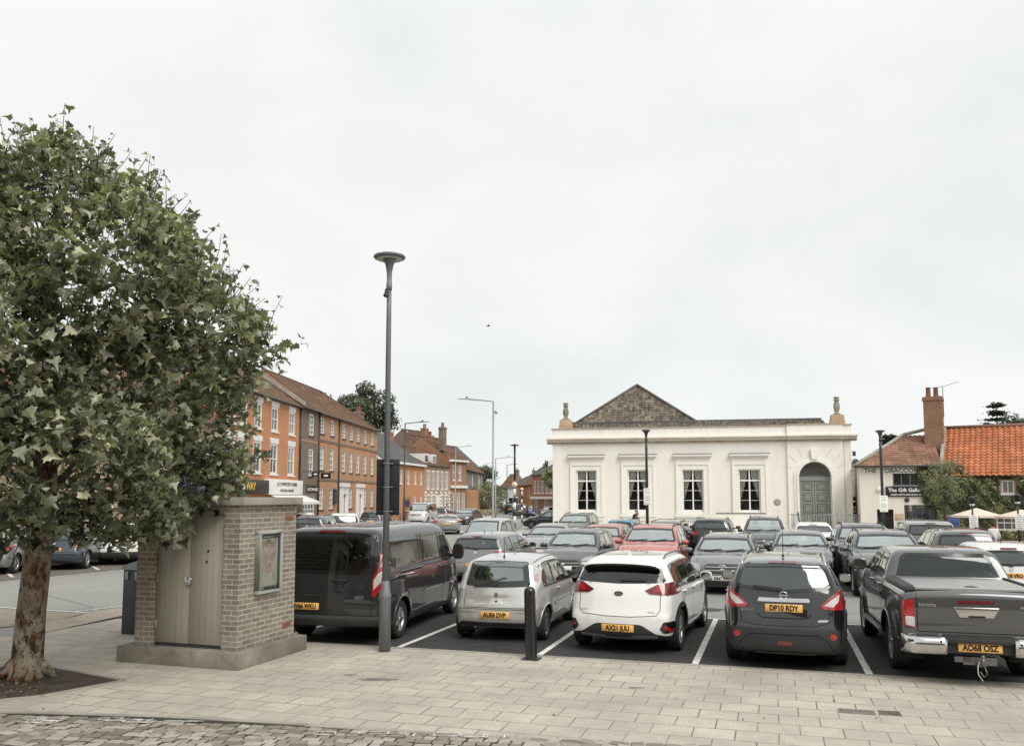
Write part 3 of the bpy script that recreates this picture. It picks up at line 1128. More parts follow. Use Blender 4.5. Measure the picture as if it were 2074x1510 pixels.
# ================================================================== front row
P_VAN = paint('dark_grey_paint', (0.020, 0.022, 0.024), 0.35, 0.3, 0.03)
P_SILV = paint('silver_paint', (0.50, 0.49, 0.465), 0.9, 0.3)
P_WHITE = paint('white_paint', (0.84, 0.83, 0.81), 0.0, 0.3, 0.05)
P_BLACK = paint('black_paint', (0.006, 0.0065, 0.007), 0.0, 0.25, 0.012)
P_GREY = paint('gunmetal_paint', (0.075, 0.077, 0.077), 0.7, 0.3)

# ---- long dark van
def van_extra(B, root, bo, pt):
    # tall tail lights that climb the rear corners
    for sg in (1, -1):
        def S(P): return [(p[0]*sg, p[1]) for p in P]
        l = B.patch('tail_light', 'rear', densify(S([(.845, .80), (.925, .93), (.95, 1.12), (.955, 1.55), (.925, 1.60), (.885, 1.52), (.875, 1.28), (.80, 1.12), (.80, .83)])), .012, M_RED, root, step=.04)
        B.patch('reverse_lens', 'rear', densify(S([(.83, .93), (.925, 1.06), (.93, 1.24), (.88, 1.2), (.82, 1.08)])), .018, M_CLEAR, l, step=.04)
        B.patch('indicator_lens', 'rear', densify(S([(.895, 1.30), (.94, 1.32), (.94, 1.53), (.91, 1.55)])), .018, M_PINK, l, step=.04)
        B.patch('reflector', 'rear', densify(S([(.44, .395), (.62, .395), (.62, .45), (.44, .45)])), .012, M_RED, root, step=.04)
        for (yy, zz) in ((.86, 1.45), (.87, .72)):
            h, n = B.ray('rear', (sg*yy, zz)); MB().cbox((h.x, -sg*yy, zz), (.05, .04, .09)).build('door_hinge', M_PLAS, root, bevel=.008)
    B.patch('brake_light', 'rear', densify([(-.26, 1.875), (.26, 1.875), (.22, 1.905), (-.22, 1.905)]), .02, M_REDD, root, step=.04)
    ms = MB()
    B.line(ms, 'rear', [(0, 1.86), (0, .48)], .012)
    B.line(ms, 'rear', [(-.80, 1.84), (-.80, .50), (.80, .50), (.80, 1.84)], .010)
    B.line(ms, 'rear', [(-.9, .88), (.80, .88)], .006)
    for sg in (1, -1):
        B.line(ms, 'side', [(.30, 1.80), (.34, 1.0), (.34, .9)], .008, sign=sg)
        B.line(ms, 'side', [(2.15, 1.82), (2.15, .32)], .010, sign=sg)
        B.line(ms, 'side', [(3.38, 1.82), (3.38, .32)], .010, sign=sg)
        B.line(ms, 'side', [(4.30, 1.22), (4.35, .9), (4.25, .32), (2.15, .32)], .010, sign=sg)
    ms.build('panel_gaps', M_SEAM, bo, recalc=False)
    # chrome handle lines, sliding rail, rub strips
    mh = MB()
    h, n = B.ray('rear', (.22, 1.08)); mh.cbox((h.x-.02, -.22, 1.085), (.035, .30, .035)); mh.cbox((h.x-.01, -.24, 1.05), (.03, .16, .03))
    mh.build('rear_door_handle', M_PLAS, root, bevel=.01)
    for sg in (1, -1):
        r_ = MB()
        B.line(r_, 'side', [(.95, 1.15), (2.12, 1.15)], .03, .012, sg)
        r_.build('sliding_rail', M_SEAM, root, recalc=False)
        r2 = MB(); B.line(r2, 'side', [(.9, 1.175), (2.13, 1.18)], .014, .014, sg); r2.build('rail_trim', M_CHROME, root, recalc=False)
        r3 = MB(); B.line(r3, 'side', [(2.25, .72), (3.30, .72)], .022, .016, sg); B.line(r3, 'side', [(3.42, .72), (4.0, .71)], .022, .016, sg); r3.build('rub_strip', M_CHROME, root, recalc=False)
    # oval badge, plate surround
    b = B.patch('badge', 'rear', [(.58+.085*math.cos(a*.3927), .80+.036*math.sin(a*.3927)) for a in range(16)], .012, M_CHROME, root, step=.03)
    B.patch('badge_field', 'rear', [(.58+.072*math.cos(a*.3927), .80+.027*math.sin(a*.3927)) for a in range(16)], .015, P_BLUE, b, step=.03)
    h, n = B.ray('rear', (.58, .80))
    text_mesh('badge_lettering', 'Ford', .05, M_CHROME, b, T(h.x-.019, -.58, .80) @ Matrix.Rotation(-math.pi/2, 4, 'Z') @ Matrix.Rotation(math.pi/2, 4, 'X'), .001)
    r4 = MB(); B.line(r4, 'rear', [(-.42, .83), (-.16, .83), (-.08, .76)], .014, .014); r4.build('plate_trim', M_CHROME, root, recalc=False)
    mk_plate(B, root, 'rear', .64, 'BV66 WKU', y=-.40)
    # plastic step bumper
    bp = MB()
    vs = []
    for k in range(17):
        u = -1+2*k/16
        h, n = B.ray('rear', (u*.93, .43))
        for (dx, z) in ((-.06, .33), (-.085, .45), (-.05, .50), (.03, .50), (.03, .33)):
            vs.append((h.x+dx, -u*.93, z))
    fs = []
    for k in range(16):
        for j in range(5):
            j2 = (j+1) % 5
            fs.append((k*5+j, k*5+j2, (k+1)*5+j2, (k+1)*5+j))
    bp.add(vs, fs, 0, None, True)
    bp.build('rear_bumper', M_PLAS, root)
    # roof ribs
    rb = MB()
    for k in range(5):
        yy = -.5+.25*k
        P0 = []
        for j in range(8):
            x = .5+2.9*j/7; h, n = B.ray('top', (x, yy)); P0.append((x, yy, h.z-.004))
        rb.tube(P0, .012, 6)
    rb.build('roof_ribs', pt, bo)
P_BLUE = simple('badge_blue', (0.02, 0.04, 0.16), 0.2, coat=0.8)
van_sp = dict(L=5.34, W=1.986, H=2.0, wb=3.30, ro=1.0, wr=.335, res=.05, cowl=4.60, cowl_z=1.22, zm=.8, floor=.5, seat_top=1.35,
    sil=[(.25, .30), (.04, .33), (0, .45), (0, .75), (.02, 1.0), (.10, 1.55), (.17, 1.86), (.24, 1.94), (.40, 1.975), (2.0, 2.0), (3.3, 1.985), (3.62, 1.93), (3.80, 1.86), (4.55, 1.25), (4.70, 1.17), (5.05, 1.04), (5.22, .88), (5.32, .65), (5.34, .45), (5.28, .28), (5.0, .22), (.6, .22)],
    tum=[(.2, .93), (.4, .985), (.7, 1.0), (1.15, .985), (1.25, .97), (1.8, .885), (1.95, .82), (2.1, .78)],
    plan_r=(.05, .5), plan_f=(.2, 1.4), bow_r=.06, bow_f=.3, crown=.035, edge=.10,
    side_windows=[densify([(.62, 1.30), (.72, 1.25), (2.06, 1.25), (2.06, 1.80), (.60, 1.80), (.55, 1.74)]),
                  densify([(2.24, 1.25), (3.26, 1.25), (3.26, 1.80), (2.24, 1.80)]),
                  densify([(3.46, 1.28), (4.22, 1.24), (4.22, 1.30), (3.84, 1.74), (3.46, 1.77)])],
    side_glass=[M_GLASSD, M_GLASSD, M_GLASS],
    rear_glass=M_GLASSD,
    rear_window=densify([(-.72, 1.26), (-.55, 1.20), (.55, 1.20), (.72, 1.30), (.74, 1.45), (.71, 1.79), (-.71, 1.79), (-.74, 1.45)]),
    windscreen=densify([(-.80, 1.28), (.80, 1.28), (.72, 1.80), (-.72, 1.80)]),
    mirror=(4.15, 1.22), mirror_size=(.14, .24, .34), mirror_mat=M_PLAS, handles=[(3.25, 1.10), (3.52, 1.10)], wstyle='alloy', rimf=.62, spokes=5, flare=.03, under=.34, archgap=.07)

# ---- old silver hatchback with a dented tailgate
def corsa_extra(B, root, bo, pt):
    for sg in (1, -1):
        def S(P): return [(p[0]*sg, p[1]) for p in P]
        l = B.patch('tail_light', 'rear', densify(S([(.63, .87), (.70, .89), (.725, 1.0), (.675, 1.22), (.625, 1.33), (.575, 1.335), (.59, 1.2), (.615, 1.0)])), .012, M_CLEAR, root, step=.04)
        B.patch('red_band', 'rear', densify(S([(.625, 1.14), (.68, 1.15), (.695, 1.03), (.635, 1.02)])), .016, M_PINK, l, step=.04)
    ms = MB()
    B.line(ms, 'rear', [(-.58, .88), (-.58, .585), (.58, .585), (.58, .88)], .009)
    for sg in (1, -1):
        B.line(ms, 'top', [(.45, sg*.58), (2.2, sg*.56)], .012, sign=sg)
    B.line(ms, 'rear', [(-.78, .56), (.78, .56)], .008)
    for z in (.50, .56):
        B.line(ms, 'rear', [(-.74, z), (-.36, z)], .006); B.line(ms, 'rear', [(.36, z), (.74, z)], .006)
    ms.build('panel_gaps', M_SEAM, bo, recalc=False)
    # lip of the bumper and its plate recess
    B.patch('plate_recess', 'rear', densify([(-.33, .40), (.33, .40), (.35, .54), (-.35, .54)]), .004, pt, bo, step=.04)
    mk_plate(B, root, 'rear', .465, 'AU06 DVP')
    # lock recess and round badge, bent by the knock
    b = B.patch('lock_recess', 'rear', densify([(-.075, .64), (.11, .64), (.10, .72), (.02, .755), (-.06, .71)]), .008, pt, bo, step=.03)
    B.patch('boot_lock', 'rear', [(.01+.025*math.cos(a*.785), .69+.02*math.sin(a*.785)) for a in range(8)], .018, M_GLOSSB, b, step=.03)
    bd = B.patch('badge', 'rear', [(.0+.036*math.cos(a*.3927), .80+.042*math.sin(a*.3927)) for a in range(16)], .012, M_ALLOYD, root, step=.03)
    h, n = B.ray('rear', (-.48, .80))
    text_mesh('model_lettering', 'CORSA', .05, M_CHROME, root, T(h.x-.006, .48, .81) @ Matrix.Rotation(-math.pi/2, 4, 'Z') @ Matrix.Rotation(math.pi/2, 4, 'X'), .001)
    mb = MB(); B.line(mb, 'rear', [(-.42, .93), (-.02, .95), (.02, .98)], .03, .022); B.line(mb, 'rear', [(-.25, .96), (.10, 1.07), (.16, 1.075)], .014, .03)
    mb.build('wiper', M_RUB, root, recalc=False)
    antenna(root, .62, 1.415, .34, -.02)
    for sg in (1, -1):
        r_ = MB(); B.line(r_, 'side', [(1.15, .56), (2.75, .54)], .05, .012, sg); r_.build('rub_strip', pt, root, recalc=False)
    h, n = B.ray('side', (.75, .86), -1)
    mf = MB(); ring = [(.75+.075*math.cos(a*.3927), .84+.08*math.sin(a*.3927)) for a in range(16)]
    B.line(mf, 'side', ring, .006, .002, -1, True); mf.build('fuel_flap', M_SEAM, bo, recalc=False)
    B.patch('bumper_insert', 'rear', densify([(-.70, .27), (.70, .27), (.62, .34), (-.62, .34)]), .006, M_PLAS, root, step=.05)
    MB().tube([(.10, .38, .24), (.45, .38, .24)], .025, 10).build('exhaust', M_ALLOYD, root)
corsa_sp = auto_sp(3.84, 1.646, 1.44, 2.49, .58, .285, 2.98, .93, 2.28, .34, (.13, .92), (.93, .88), .70, pillars=(1.30,), quarter=.52, tumroof=.77, dlo_front=.18,
    res=.045, wstyle='cover', rimf=.68, handles=[(1.50, .82)], mirror_mat=M_PLAS, rw_border=.05, rear_glass=glassmat('corsa_rear_glass', (.55, .6, .57), .30), bow_r=.13, plan_r=(.12, .8), sealmat=M_PLAS, archgap=.05, mirror_size=(.12, .20, .15))

corsa_sp['rear_window'] = densify([(-.57, .955), (0, .93), (.57, .955), (.50, 1.335), (0, 1.355), (-.50, 1.335)])
corsa_sp['dents'] = [(.30, .70, .22, .05, .045), (-.12, .72, .16, .06, .03), (.12, .66, .3, .02, -.015), (.42, .64, .10, .03, .03)]
# ---- white crossover
def kia_extra(B, root, bo, pt):
    for sg in (1, -1):
        def S(P): return [(p[0]*sg, p[1]) for p in P]
        l = B.patch('tail_light', 'rear', densify(S([(.42, 1.0), (.50, .945), (.86, .93), (.875, .97), (.80, 1.12), (.62, 1.10)])), .014, M_REDD, root, step=.035)
        B.patch('bright_lens', 'rear', densify(S([(.56, .985), (.66, .975), (.70, 1.08), (.60, 1.07)])), .018, M_RED, l, step=.03)
        f = B.patch('fog_cluster', 'rear', densify(S([(.66, .42), (.72, .35), (.83, .36), (.85, .44), (.84, .53), (.72, .53)])), .010, M_GLOSSB, root, step=.035)
        B.patch('reflector', 'rear', densify(S([(.70, .46), (.76, .47), (.84, .38), (.79, .37)])), .017, M_RED, f, step=.03)
    B.patch('diffuser', 'rear', densify([(-.84, .30), (-.70, .22), (.70, .22), (.84, .30), (.60, .335), (.40, .46), (.34, .48), (-.34, .48), (-.40, .46), (-.60, .335)]), .008, M_PLAS, root, step=.04)
    B.patch('skid_plate', 'rear', densify([(-.62, .285), (-.62, .31), (-.25, .30), (-.18, .27), (.18, .27), (.25, .30), (.62, .31), (.62, .285), (.2, .235), (-.2, .235)]), .016, M_ALLOY, root, step=.03)
    mk_plate(B, root, 'rear', .415, 'AX21 JUU', off=.012)
    ms = MB()
    B.line(ms, 'rear', [(-.66, .95), (-.66, .70), (-.60, .62), (-.2, .595), (.2, .595), (.60, .62), (.66, .70), (.66, .95)], .010)
    B.line(ms, 'rear', [(-.84, .90), (-.80, .56), (-.78, .5)], .004)
    ms.build('panel_gaps', M_SEAM, bo, recalc=False)
    b = B.patch('badge', 'rear', [(.075*math.cos(a*.3927), .945+.036*math.sin(a*.3927)) for a in range(16)], .012, M_GLOSSB, root, step=.03)
    h, n = B.ray('rear', (0, .945))
    RM = Matrix.Rotation(-math.pi/2, 4, 'Z') @ Matrix.Rotation(math.pi/2, 4, 'X')
    text_mesh('badge_lettering', 'KIA', .055, M_CHROME, b, T(h.x-.016, 0, .945) @ RM, .001, .001)
    h, n = B.ray('rear', (-.55, .68)); text_mesh('model_lettering', 'niro', .07, M_CHROME, root, T(h.x-.008, .57, .69) @ RM, .001)
    h, n = B.ray('rear', (.52, .665)); text_mesh('trim_lettering', 'Hybrid', .045, M_CHROME, root, T(h.x-.008, -.52, .675) @ RM, .001)
    # spoiler in gloss black under the roof edge
    sp = MB(); n_ = 20; vs = []
    for k in range(n_+1):
        u = -1+2*k/n_
        y = u*.63
        h, nn = B.ray('top', (.50, y))
        x0 = .22+.07*u*u
        vs += [(.62, y, h.z+.006), (x0+.10, y, h.z-.028), (x0, y, h.z-.06), (x0+.02, y, h.z-.10), (.42, y, h.z-.13)]
    fs = []; mi = []
    for k in range(n_):
        for j in range(4):
            fs.append((k*5+j, k*5+j+1, (k+1)*5+j+1, (k+1)*5+j))
    sp.add(vs, fs, 0, None, True)
    fs0 = [tuple(range(5)), tuple(range(n_*5, n_*5+5))]
    sp.add(vs, fs0)
    for i in range(len(sp.m)):
        if i < len(fs) and i % 4 in (2, 3): sp.m[i] = 1
    so = sp.build('spoiler', [pt, M_GLOSSB], root)
    mb = MB(); B.line(mb, 'rear', [(.02, 1.145), (.42, 1.15)], .03, .025); mb.build('wiper', M_RUB, root, recalc=False)
    x = 1.0; fin = MB(); h, n = B.ray('top', (x, 0))
    fin.add([(x-.10, -.03, h.z-.01), (x+.12, -.005, h.z-.01), (x+.12, .005, h.z-.01), (x-.10, .03, h.z-.01), (x-.10, -.006, h.z+.06), (x-.10, .006, h.z+.06)], [(0, 1, 4), (1, 2, 5, 4), (2, 3, 5), (0, 4, 5, 3)])
    fin.build('shark_fin', pt, root)
    MB().tube([(.4, .5, .2), (.9, .45, .2)], .03, 8).build('exhaust', M_ALLOYD, root)
kia_sp = auto_sp(4.355, 1.805, 1.535, 2.70, .80, .335, 3.30, 1.03, 2.52, .42, (.13, 1.08), (1.04, .95), .82, pillars=(1.12, 1.92), quarter=.62, five=True, tumroof=.76, dlo_front=.22,
    res=.045, clad=.30, wstyle='twin', rimf=.68, spokes=5, rails=(.75, 2.45, .60), rail_mat=M_ALLOYD, side_glass=M_GLASSD, rear_glass=M_GLASSD, mirror_mat=P_WHITE, handle_mat=P_WHITE, rw_border=.01, bow_r=.15, plan_r=(.13, 1.0))

# ---- black crossover
def qash_extra(B, root, bo, pt):
    RM = Matrix.Rotation(-math.pi/2, 4, 'Z') @ Matrix.Rotation(math.pi/2, 4, 'X')
    for sg in (1, -1):
        def S(P): return [(p[0]*sg, p[1]) for p in P]
        l = B.patch('tail_light', 'rear', densify(S([(.50, .925), (.53, .88), (.80, .86), (.875, .90), (.865, 1.02), (.80, 1.135), (.77, 1.14), (.66, 1.05)])), .016, M_RED, root, step=.035)
        B.patch('clear_lens', 'rear', densify(S([(.55, .925), (.67, .905), (.74, .98), (.76, 1.08), (.66, 1.01)])), .021, M_CLEAR, l, step=.03)
        B.patch('reflector', 'rear', [(sg*.66+.045*math.cos(a*.5236), .50+.045*math.sin(a*.5236)) for a in range(12)], .016, M_RED, root, step=.03)
    c = B.patch('chrome_strip', 'rear', densify([(-.36, .965), (.36, .965), (.35, 1.02), (-.35, 1.02)]), .028, M_CHROME, root, step=.04)
    mk_plate(B, root, 'rear', .885, 'DP10 RDY', off=.006)
    B.patch('bumper_lower', 'rear', densify([(-.90, .32), (-.60, .23), (.60, .23), (.90, .32), (.86, .56), (.70, .60), (-.70, .60), (-.86, .56)]), .007, M_PLAS, root, step=.05)
    B.patch('fog_lamp', 'rear', densify([(-.11, .37), (.11, .37), (.09, .43), (-.09, .43)]), .016, M_REDD, root, step=.03)
    sk = MB(); B.line(sk, 'rear', [(-.42, .26), (.42, .26)], .03, .02); sk.build('skid_plate', M_ALLOYD, root, recalc=False)
    ms = MB()
    B.line(ms, 'rear', [(-.62, .87), (-.60, .68), (-.40, .64), (.40, .64), (.60, .68), (.62, .87)], .010)
    B.line(ms, 'rear', [(-.38, .80), (-.30, .745), (.30, .745), (.38, .80)], .016)
    B.line(ms, 'rear', [(-.56, .46), (-.45, .52), (.45, .52), (.56, .46), (.68, .30)], .01, .012)
    B.line(ms, 'rear', [(-.56, .46), (-.68, .30)], .01, .012)
    ms.build('panel_gaps', M_SEAM, bo, recalc=False)
    h, n = B.ray('rear', (0, 1.055))
    bd = MB(); Mx = T(h.x-.02, 0, 1.065) @ Matrix.Rotation(-math.pi/2, 4, 'Y')
    ring = [(.05*math.cos(a*math.pi/12), .05*math.sin(a*math.pi/12), 0) for a in range(25)]
    bd.tube(ring, .010, 8, 0, Mx, False); bd.cbox((0, 0, 0.004), (.026, .125, .012), 0, Mx)
    bd.build('badge', M_CHROME, root)
    h, n = B.ray('rear', (-.48, .84)); text_mesh('model_lettering', 'QASHQAI', .055, M_CHROME, root, T(h.x-.010, .49, .845) @ RM, .001, .0015)
    B.patch('trim_badge', 'rear', densify([(.46, .70), (.60, .705), (.60, .735), (.46, .73)]), .01, M_CHROME, root, step=.03)
    B.patch('brake_light', 'rear', densify([(-.20, 1.505), (.20, 1.505), (.20, 1.53), (-.20, 1.53)]), .012, M_REDD, root, step=.03)
    mb = MB(); B.line(mb, 'rear', [(-.02, 1.135), (-.42, 1.165)], .045, .03); mb.build('wiper', M_RUB, root, recalc=False)
    antenna(root, .80, 1.585, .42, -.02)
qash_sp = auto_sp(4.54, 1.783, 1.59, 2.765, .90, .345, 3.42, 1.10, 2.62, .34, (.12, 1.05), (1.10, 1.0), .86, pillars=(1.2, 2.0), quarter=.62, five=True, tumroof=.74, dlo_front=.22,
    res=.045, clad=.32, wstyle='twin', rimf=.68, rails=(.55, 2.6, .60), rail_mat=M_CHROME, side_glass=M_GLASSD, rear_glass=glassmat('tinted_glass', (.36, .40, .38), .13), mirror_mat=P_BLACK, rw_border=.0, bow_r=.20, plan_r=(.15, 1.0))
qash_sp['rear_window'] = densify([(-.68, 1.22), (-.60, 1.15), (0, 1.10), (.60, 1.15), (.68, 1.22), (.60, 1.475), (0, 1.495), (-.60, 1.475)])

# ---- grey pickup
def hilux_extra(B, root, bo, pt):
    RM = Matrix.Rotation(-math.pi/2, 4, 'Z') @ Matrix.Rotation(math.pi/2, 4, 'X')
    # roller cover of the load bed
    cv = MB(); cv.box((.16, -.719, 1.245), (1.56, .719, 1.275)); 
    for k in range(9): cv.box((.28+.14*k, -.71, 1.274), (.292+.14*k, .71, 1.279), 1)
    cv.build('bed_cover', [M_COVER, M_SEAM], root, bevel=.004)
    for sg in (1, -1):
        rl = MB(); rl.add([(.12, sg*.72, 1.24), (1.72, sg*.72, 1.24), (1.72, sg*.88, 1.22), (.12, sg*.86, 1.22), (.14, sg*.74, 1.305), (1.68, sg*.74, 1.305), (1.68, sg*.85, 1.28), (.14, sg*.84, 1.28)],
            [(0,3,2,1),(4,5,6,7),(0,1,5,4),(1,2,6,5),(2,3,7,6),(3,0,4,7)]); rl.build('bed_rail_cap', M_PLAS, root, bevel=.015)
        def S(P): return [(p[0]*sg, p[1]) for p in P]
        l = B.patch('tail_light', 'rear', densify(S([(.745, .74), (.885, .77), (.895, .95), (.885, 1.10), (.76, 1.12)])), .014, M_RED, root, step=.035)
        B.patch('clear_lens', 'rear', densify(S([(.755, .76), (.86, .78), (.865, .90), (.757, .89)])), .019, M_CLEAR, l, step=.03)
        # chrome bumper ends
        ch = MB(); vs = []
        for k in range(9):
            u = k/8
            y = sg*(.40+.53*u); dx = -.07+.0*u+ .30*max(0, u-.72)**1.1*2.2
            for (a, z) in ((0, .43-.0*u), (-.035, .52), (-.03, .62), (.03, .655), (.10, .655), (.10, .43)):
                vs.append((dx+a, y, z+(.0 if u > .15 else -.04*(1-u/.15)*0)))
        fs = []
        for k in range(8):
            for j in range(6):
                j2 = (j+1) % 6; fs.append((k*6+j, k*6+j2, (k+1)*6+j2, (k+1)*6+j))
        fs += []
        ch.add(vs, fs, 0, None, True); ch.add(vs, [tuple(range(6)), tuple(range(48, 54))])
        ch.build('chrome_bumper', M_CHROME, root)
        ps = MB()
        for yy in (.47, .82):
            ps.sphere((-.105+(.02 if yy > .8 else 0), sg*yy, .60), (.01, .017, .017), 8, 6)
        ps.build('parking_sensor', M_RUB, root)
        mf = MB(); mf.add([(.66, sg*.70, .62), (.66, sg*.92, .62), (.80, sg*.93, .16), (.80, sg*.69, .16), (.675, sg*.70, .62), (.675, sg*.92, .62), (.815, sg*.93, .16), (.815, sg*.69, .16)],
            [(0,3,2,1),(4,5,6,7),(0,1,5,4),(1,2,6,5),(2,3,7,6),(3,0,4,7)])
        # hang the flap just behind the tyre
        mf.v = [(v[0]+.02, v[1], v[2]) for v in mf.v]
        mf.build('mud_flap', M_RUB, root, bevel=.004)
        st = MB(); st.box((1.88, sg*.80, .42), (3.72, sg*.98, .46)); st.box((1.9, sg*.83, .459), (3.7, sg*.96, .466), 1)
        for k in range(18): st.box((1.95+.095*k, sg*.84, .465), (1.99+.095*k, sg*.955, .470), 0)
        st.build('side_step', [M_ALLOYD, M_RUB], root, bevel=.008)
    cb = MB(); cb.box((-.02, -.42, .44), (.12, .42, .66)); cb.box((-.08, -.42, .58), (.05, .42, .645)); cb.build('bumper_centre', M_PLAS, root, bevel=.015)
    mk_plate(B, root, 'rear', .525, 'AO68 OSZ', proud=-.045)
    # tow ball
    tw = MB(); tw.box((.0, -.20, .30), (.10, .20, .40)); tw.box((-.12, -.045, .30), (.05, .045, .34)); tw.box((.0, .10, .33), (.05, .30, .40))
    tw.tube([(-.12, 0, .32), (-.16, 0, .36), (-.16, 0, .41)], [.022, .02, .018], 10); tw.sphere((-.16, 0, .43), .025, 10, 8)
    tw.tube([(-.12, -.02, .30), (-.13, -.05, .22), (-.12, -.01, .17), (-.12, .03, .24)], .007, 6)
    tw.build('tow_bar', M_ALLOYD, root)
    MB().tube([(-.10, .03, .36), (-.13, .06, .30), (-.12, .055, .20), (-.10, .0, .12)], .006, 6).build('breakaway_cable', M_WPLATE, root)
    # tailgate handle, high brake light, lettering
    ms = MB()
    B.line(ms, 'rear', [(-.72, 1.20), (-.72, .70), (.72, .70), (.72, 1.20)], .012)
    ms.build('panel_gaps', M_SEAM, bo, recalc=False)
    h, n = B.ray('rear', (0, .99))
    hd = MB(); hd.add([(h.x-.012, .27, 1.03), (h.x-.012, -.27, 1.03), (h.x-.012, -.20, .90), (h.x-.012, .20, .90), (h.x+.02, .29, 1.04), (h.x+.02, -.29, 1.04), (h.x+.02, -.21, .89), (h.x+.02, .21, .89)],
        [(0,1,2,3),(4,7,6,5),(0,4,5,1),(1,5,6,2),(2,6,7,3),(3,7,4,0)]); hd.build('tailgate_handle', M_CHROME, root, bevel=.006)
    MB().box((h.x-.02, -.10, .905), (h.x-.008, .10, .925)).build('handle_recess', M_SEAM, root)
    B.patch('brake_light', 'rear', densify([(-.22, 1.085), (.22, 1.085), (.22, 1.12), (-.22, 1.12)]), .008, M_REDD, root, step=.03)
    MB().sphere((.30, 0, 1.272), (.02, .10, .022), 14, 8).build('cover_lock', M_SEAM, root)
    h, n = B.ray('rear', (-.60, 1.04)); text_mesh('maker_lettering', 'TOYOTA', .054, M_CHROME, root, T(h.x-.006, .595, 1.045) @ RM, .002, .001)
    h, n = B.ray('rear', (.60, 1.04)); text_mesh('model_lettering', 'HILUX', .054, M_CHROME, root, T(h.x-.006, -.60, 1.045) @ RM, .002, .001)
    # cab rear glass
    # bed side crease and door handles
    lp = [densify([(1.84, 1.34), (4.08, 1.28), (3.95, 1.36)])]
M_COVER = simple('brushed_cover', (0.50, 0.50, 0.48), 0.38, 0.6, var=0.1, scale=3)
hilux_sp = dict(L=5.33, W=1.855, H=1.71, wb=3.085, ro=1.22, wr=.385, res=.05, cowl=4.05, cowl_z=1.24, zm=.75, floor=.55, seat_top=1.34, rear_seat=False,
    sil=[(.40, .50), (.12, .50), (.07, .55), (.06, .70), (.065, 1.10), (.08, 1.21), (.12, 1.245), (.25, 1.25), (1.60, 1.25), (1.72, 1.245), (1.74, 1.26), (1.86, 1.56), (1.92, 1.65), (2.05, 1.695), (2.7, 1.71), (3.1, 1.70), (3.32, 1.66), (4.02, 1.27), (4.16, 1.225), (4.75, 1.17), (5.10, 1.06), (5.26, .90), (5.32, .7), (5.33, .5), (5.2, .36), (4.9, .32), (3.9, .36), (2.0, .36), (1.0, .45)],
    tum=[(.3, .93), (.45, .975), (.6, .99), (.95, 1.0), (1.18, .975), (1.28, .945), (1.60, .80), (1.72, .72)],
    plan_r=(.02, .3), plan_f=(.16, 1.3), bow_r=.02, bow_f=.28, crown=.03, edge=.07,
    side_windows=[densify([(1.96, 1.32), (2.62, 1.30), (2.62, 1.60), (2.08, 1.60)]), densify([(2.70, 1.30), (3.72, 1.27), (3.70, 1.32), (3.22, 1.59), (2.70, 1.60)])],
    side_glass=M_GLASSD, rear_glass=M_GLASSD, windscreen=densify([(-.74, 1.30), (.74, 1.30), (.64, 1.61), (-.64, 1.61)]),
    seams=[[(1.78, 1.22), (1.80, .48)], [(1.90, 1.26), (1.88, .9), (1.95, .48)], [(2.66, 1.27), (2.70, .48)], [(3.86, 1.2), (3.9, .9), (3.75, .48)], [(1.95, .48), (3.75, .48)]],
    mirror=(3.62, 1.26), mirror_size=(.15, .24, .20), handles=[(2.06, 1.15), (2.86, 1.15)], handle_mat=M_CHROME, wstyle='twin', spokes=6, rimf=.66, ww=.25, flare=.045, wy=.135, archgap=.07, under=.5)
hilux_sp['rear_window'] = densify([(-.69, 1.30), (.69, 1.30), (.61, 1.58), (.54, 1.615), (-.54, 1.615), (-.61, 1.58)])

van_sp['spokes'] = 5
if 1:
    van, _ = build_car('parked_van', 'long dark grey van with tinted windows and tall tail lights, behind the lamp post', 'van', van_sp, P_VAN, group='vehicles in the front parking row', extra=van_extra)
    corsa, _ = build_car('parked_car', 'old silver hatchback with a dented tailgate, just behind the black bollard', 'car', corsa_sp, P_SILV, group='vehicles in the front parking row', extra=corsa_extra)
    kia, _ = build_car('parked_car', 'white crossover with dark red tail lights in the front row', 'car', kia_sp, P_WHITE, group='vehicles in the front parking row', extra=kia_extra)
    qash, _ = build_car('parked_car', 'black crossover with chrome strip over its yellow plate, left of the pickup', 'car', qash_sp, P_BLACK, group='vehicles in the front parking row', extra=qash_extra)
    hilux, _ = build_car('pickup_truck', 'grey pickup with chrome rear bumper, silver bed cover and tow bar', 'pickup truck', hilux_sp, P_GREY, group='vehicles in the front parking row', extra=hilux_extra)

def place_rear(root, sp, rl, rr, hd):
    """put the car so that its rear wheels stand on the two contact points"""
    c = (rl+rr)/2
    h = R(hd); fwd = Vector((math.sin(h), math.cos(h), 0))
    c = c+fwd*0.05
    o = c-fwd*sp['ro']
    place(root, o.x, o.y, hd)

def rear_axle(px, py, hd, W, left=False):
    """centre of the rear axle from the contact of one rear tyre"""
    g = G(px, py); h = R(hd); rt = Vector((math.cos(h), -math.sin(h), 0)); f = Vector((math.sin(h), math.cos(h), 0))
    return g+rt*(W/2-.12)*(1 if left else -1)+f*.10

def put(root, sp, p, hd):
    h = R(hd); f = Vector((math.sin(h), math.cos(h), 0)); o = p-f*sp['ro']
    place(root, o.x, o.y, hd)
put(van, van_sp, rear_axle(797, 1292, 13, 1.986), 13)
put(corsa, corsa_sp, (rear_axle(935, 1288, 15, 1.646, True)+rear_axle(1101, 1295, 15, 1.646))/2, 15)
put(kia, kia_sp, (rear_axle(1180, 1303, 21, 1.805, True)+rear_axle(1368, 1317, 21, 1.805))/2, 21)
put(qash, qash_sp, (rear_axle(1487, 1332, 18.5, 1.783, True)+rear_axle(1701, 1345, 18.5, 1.783))/2, 18.5)
put(hilux, hilux_sp, rear_axle(1822, 1353, 15.7, 1.855, True), 15.7)
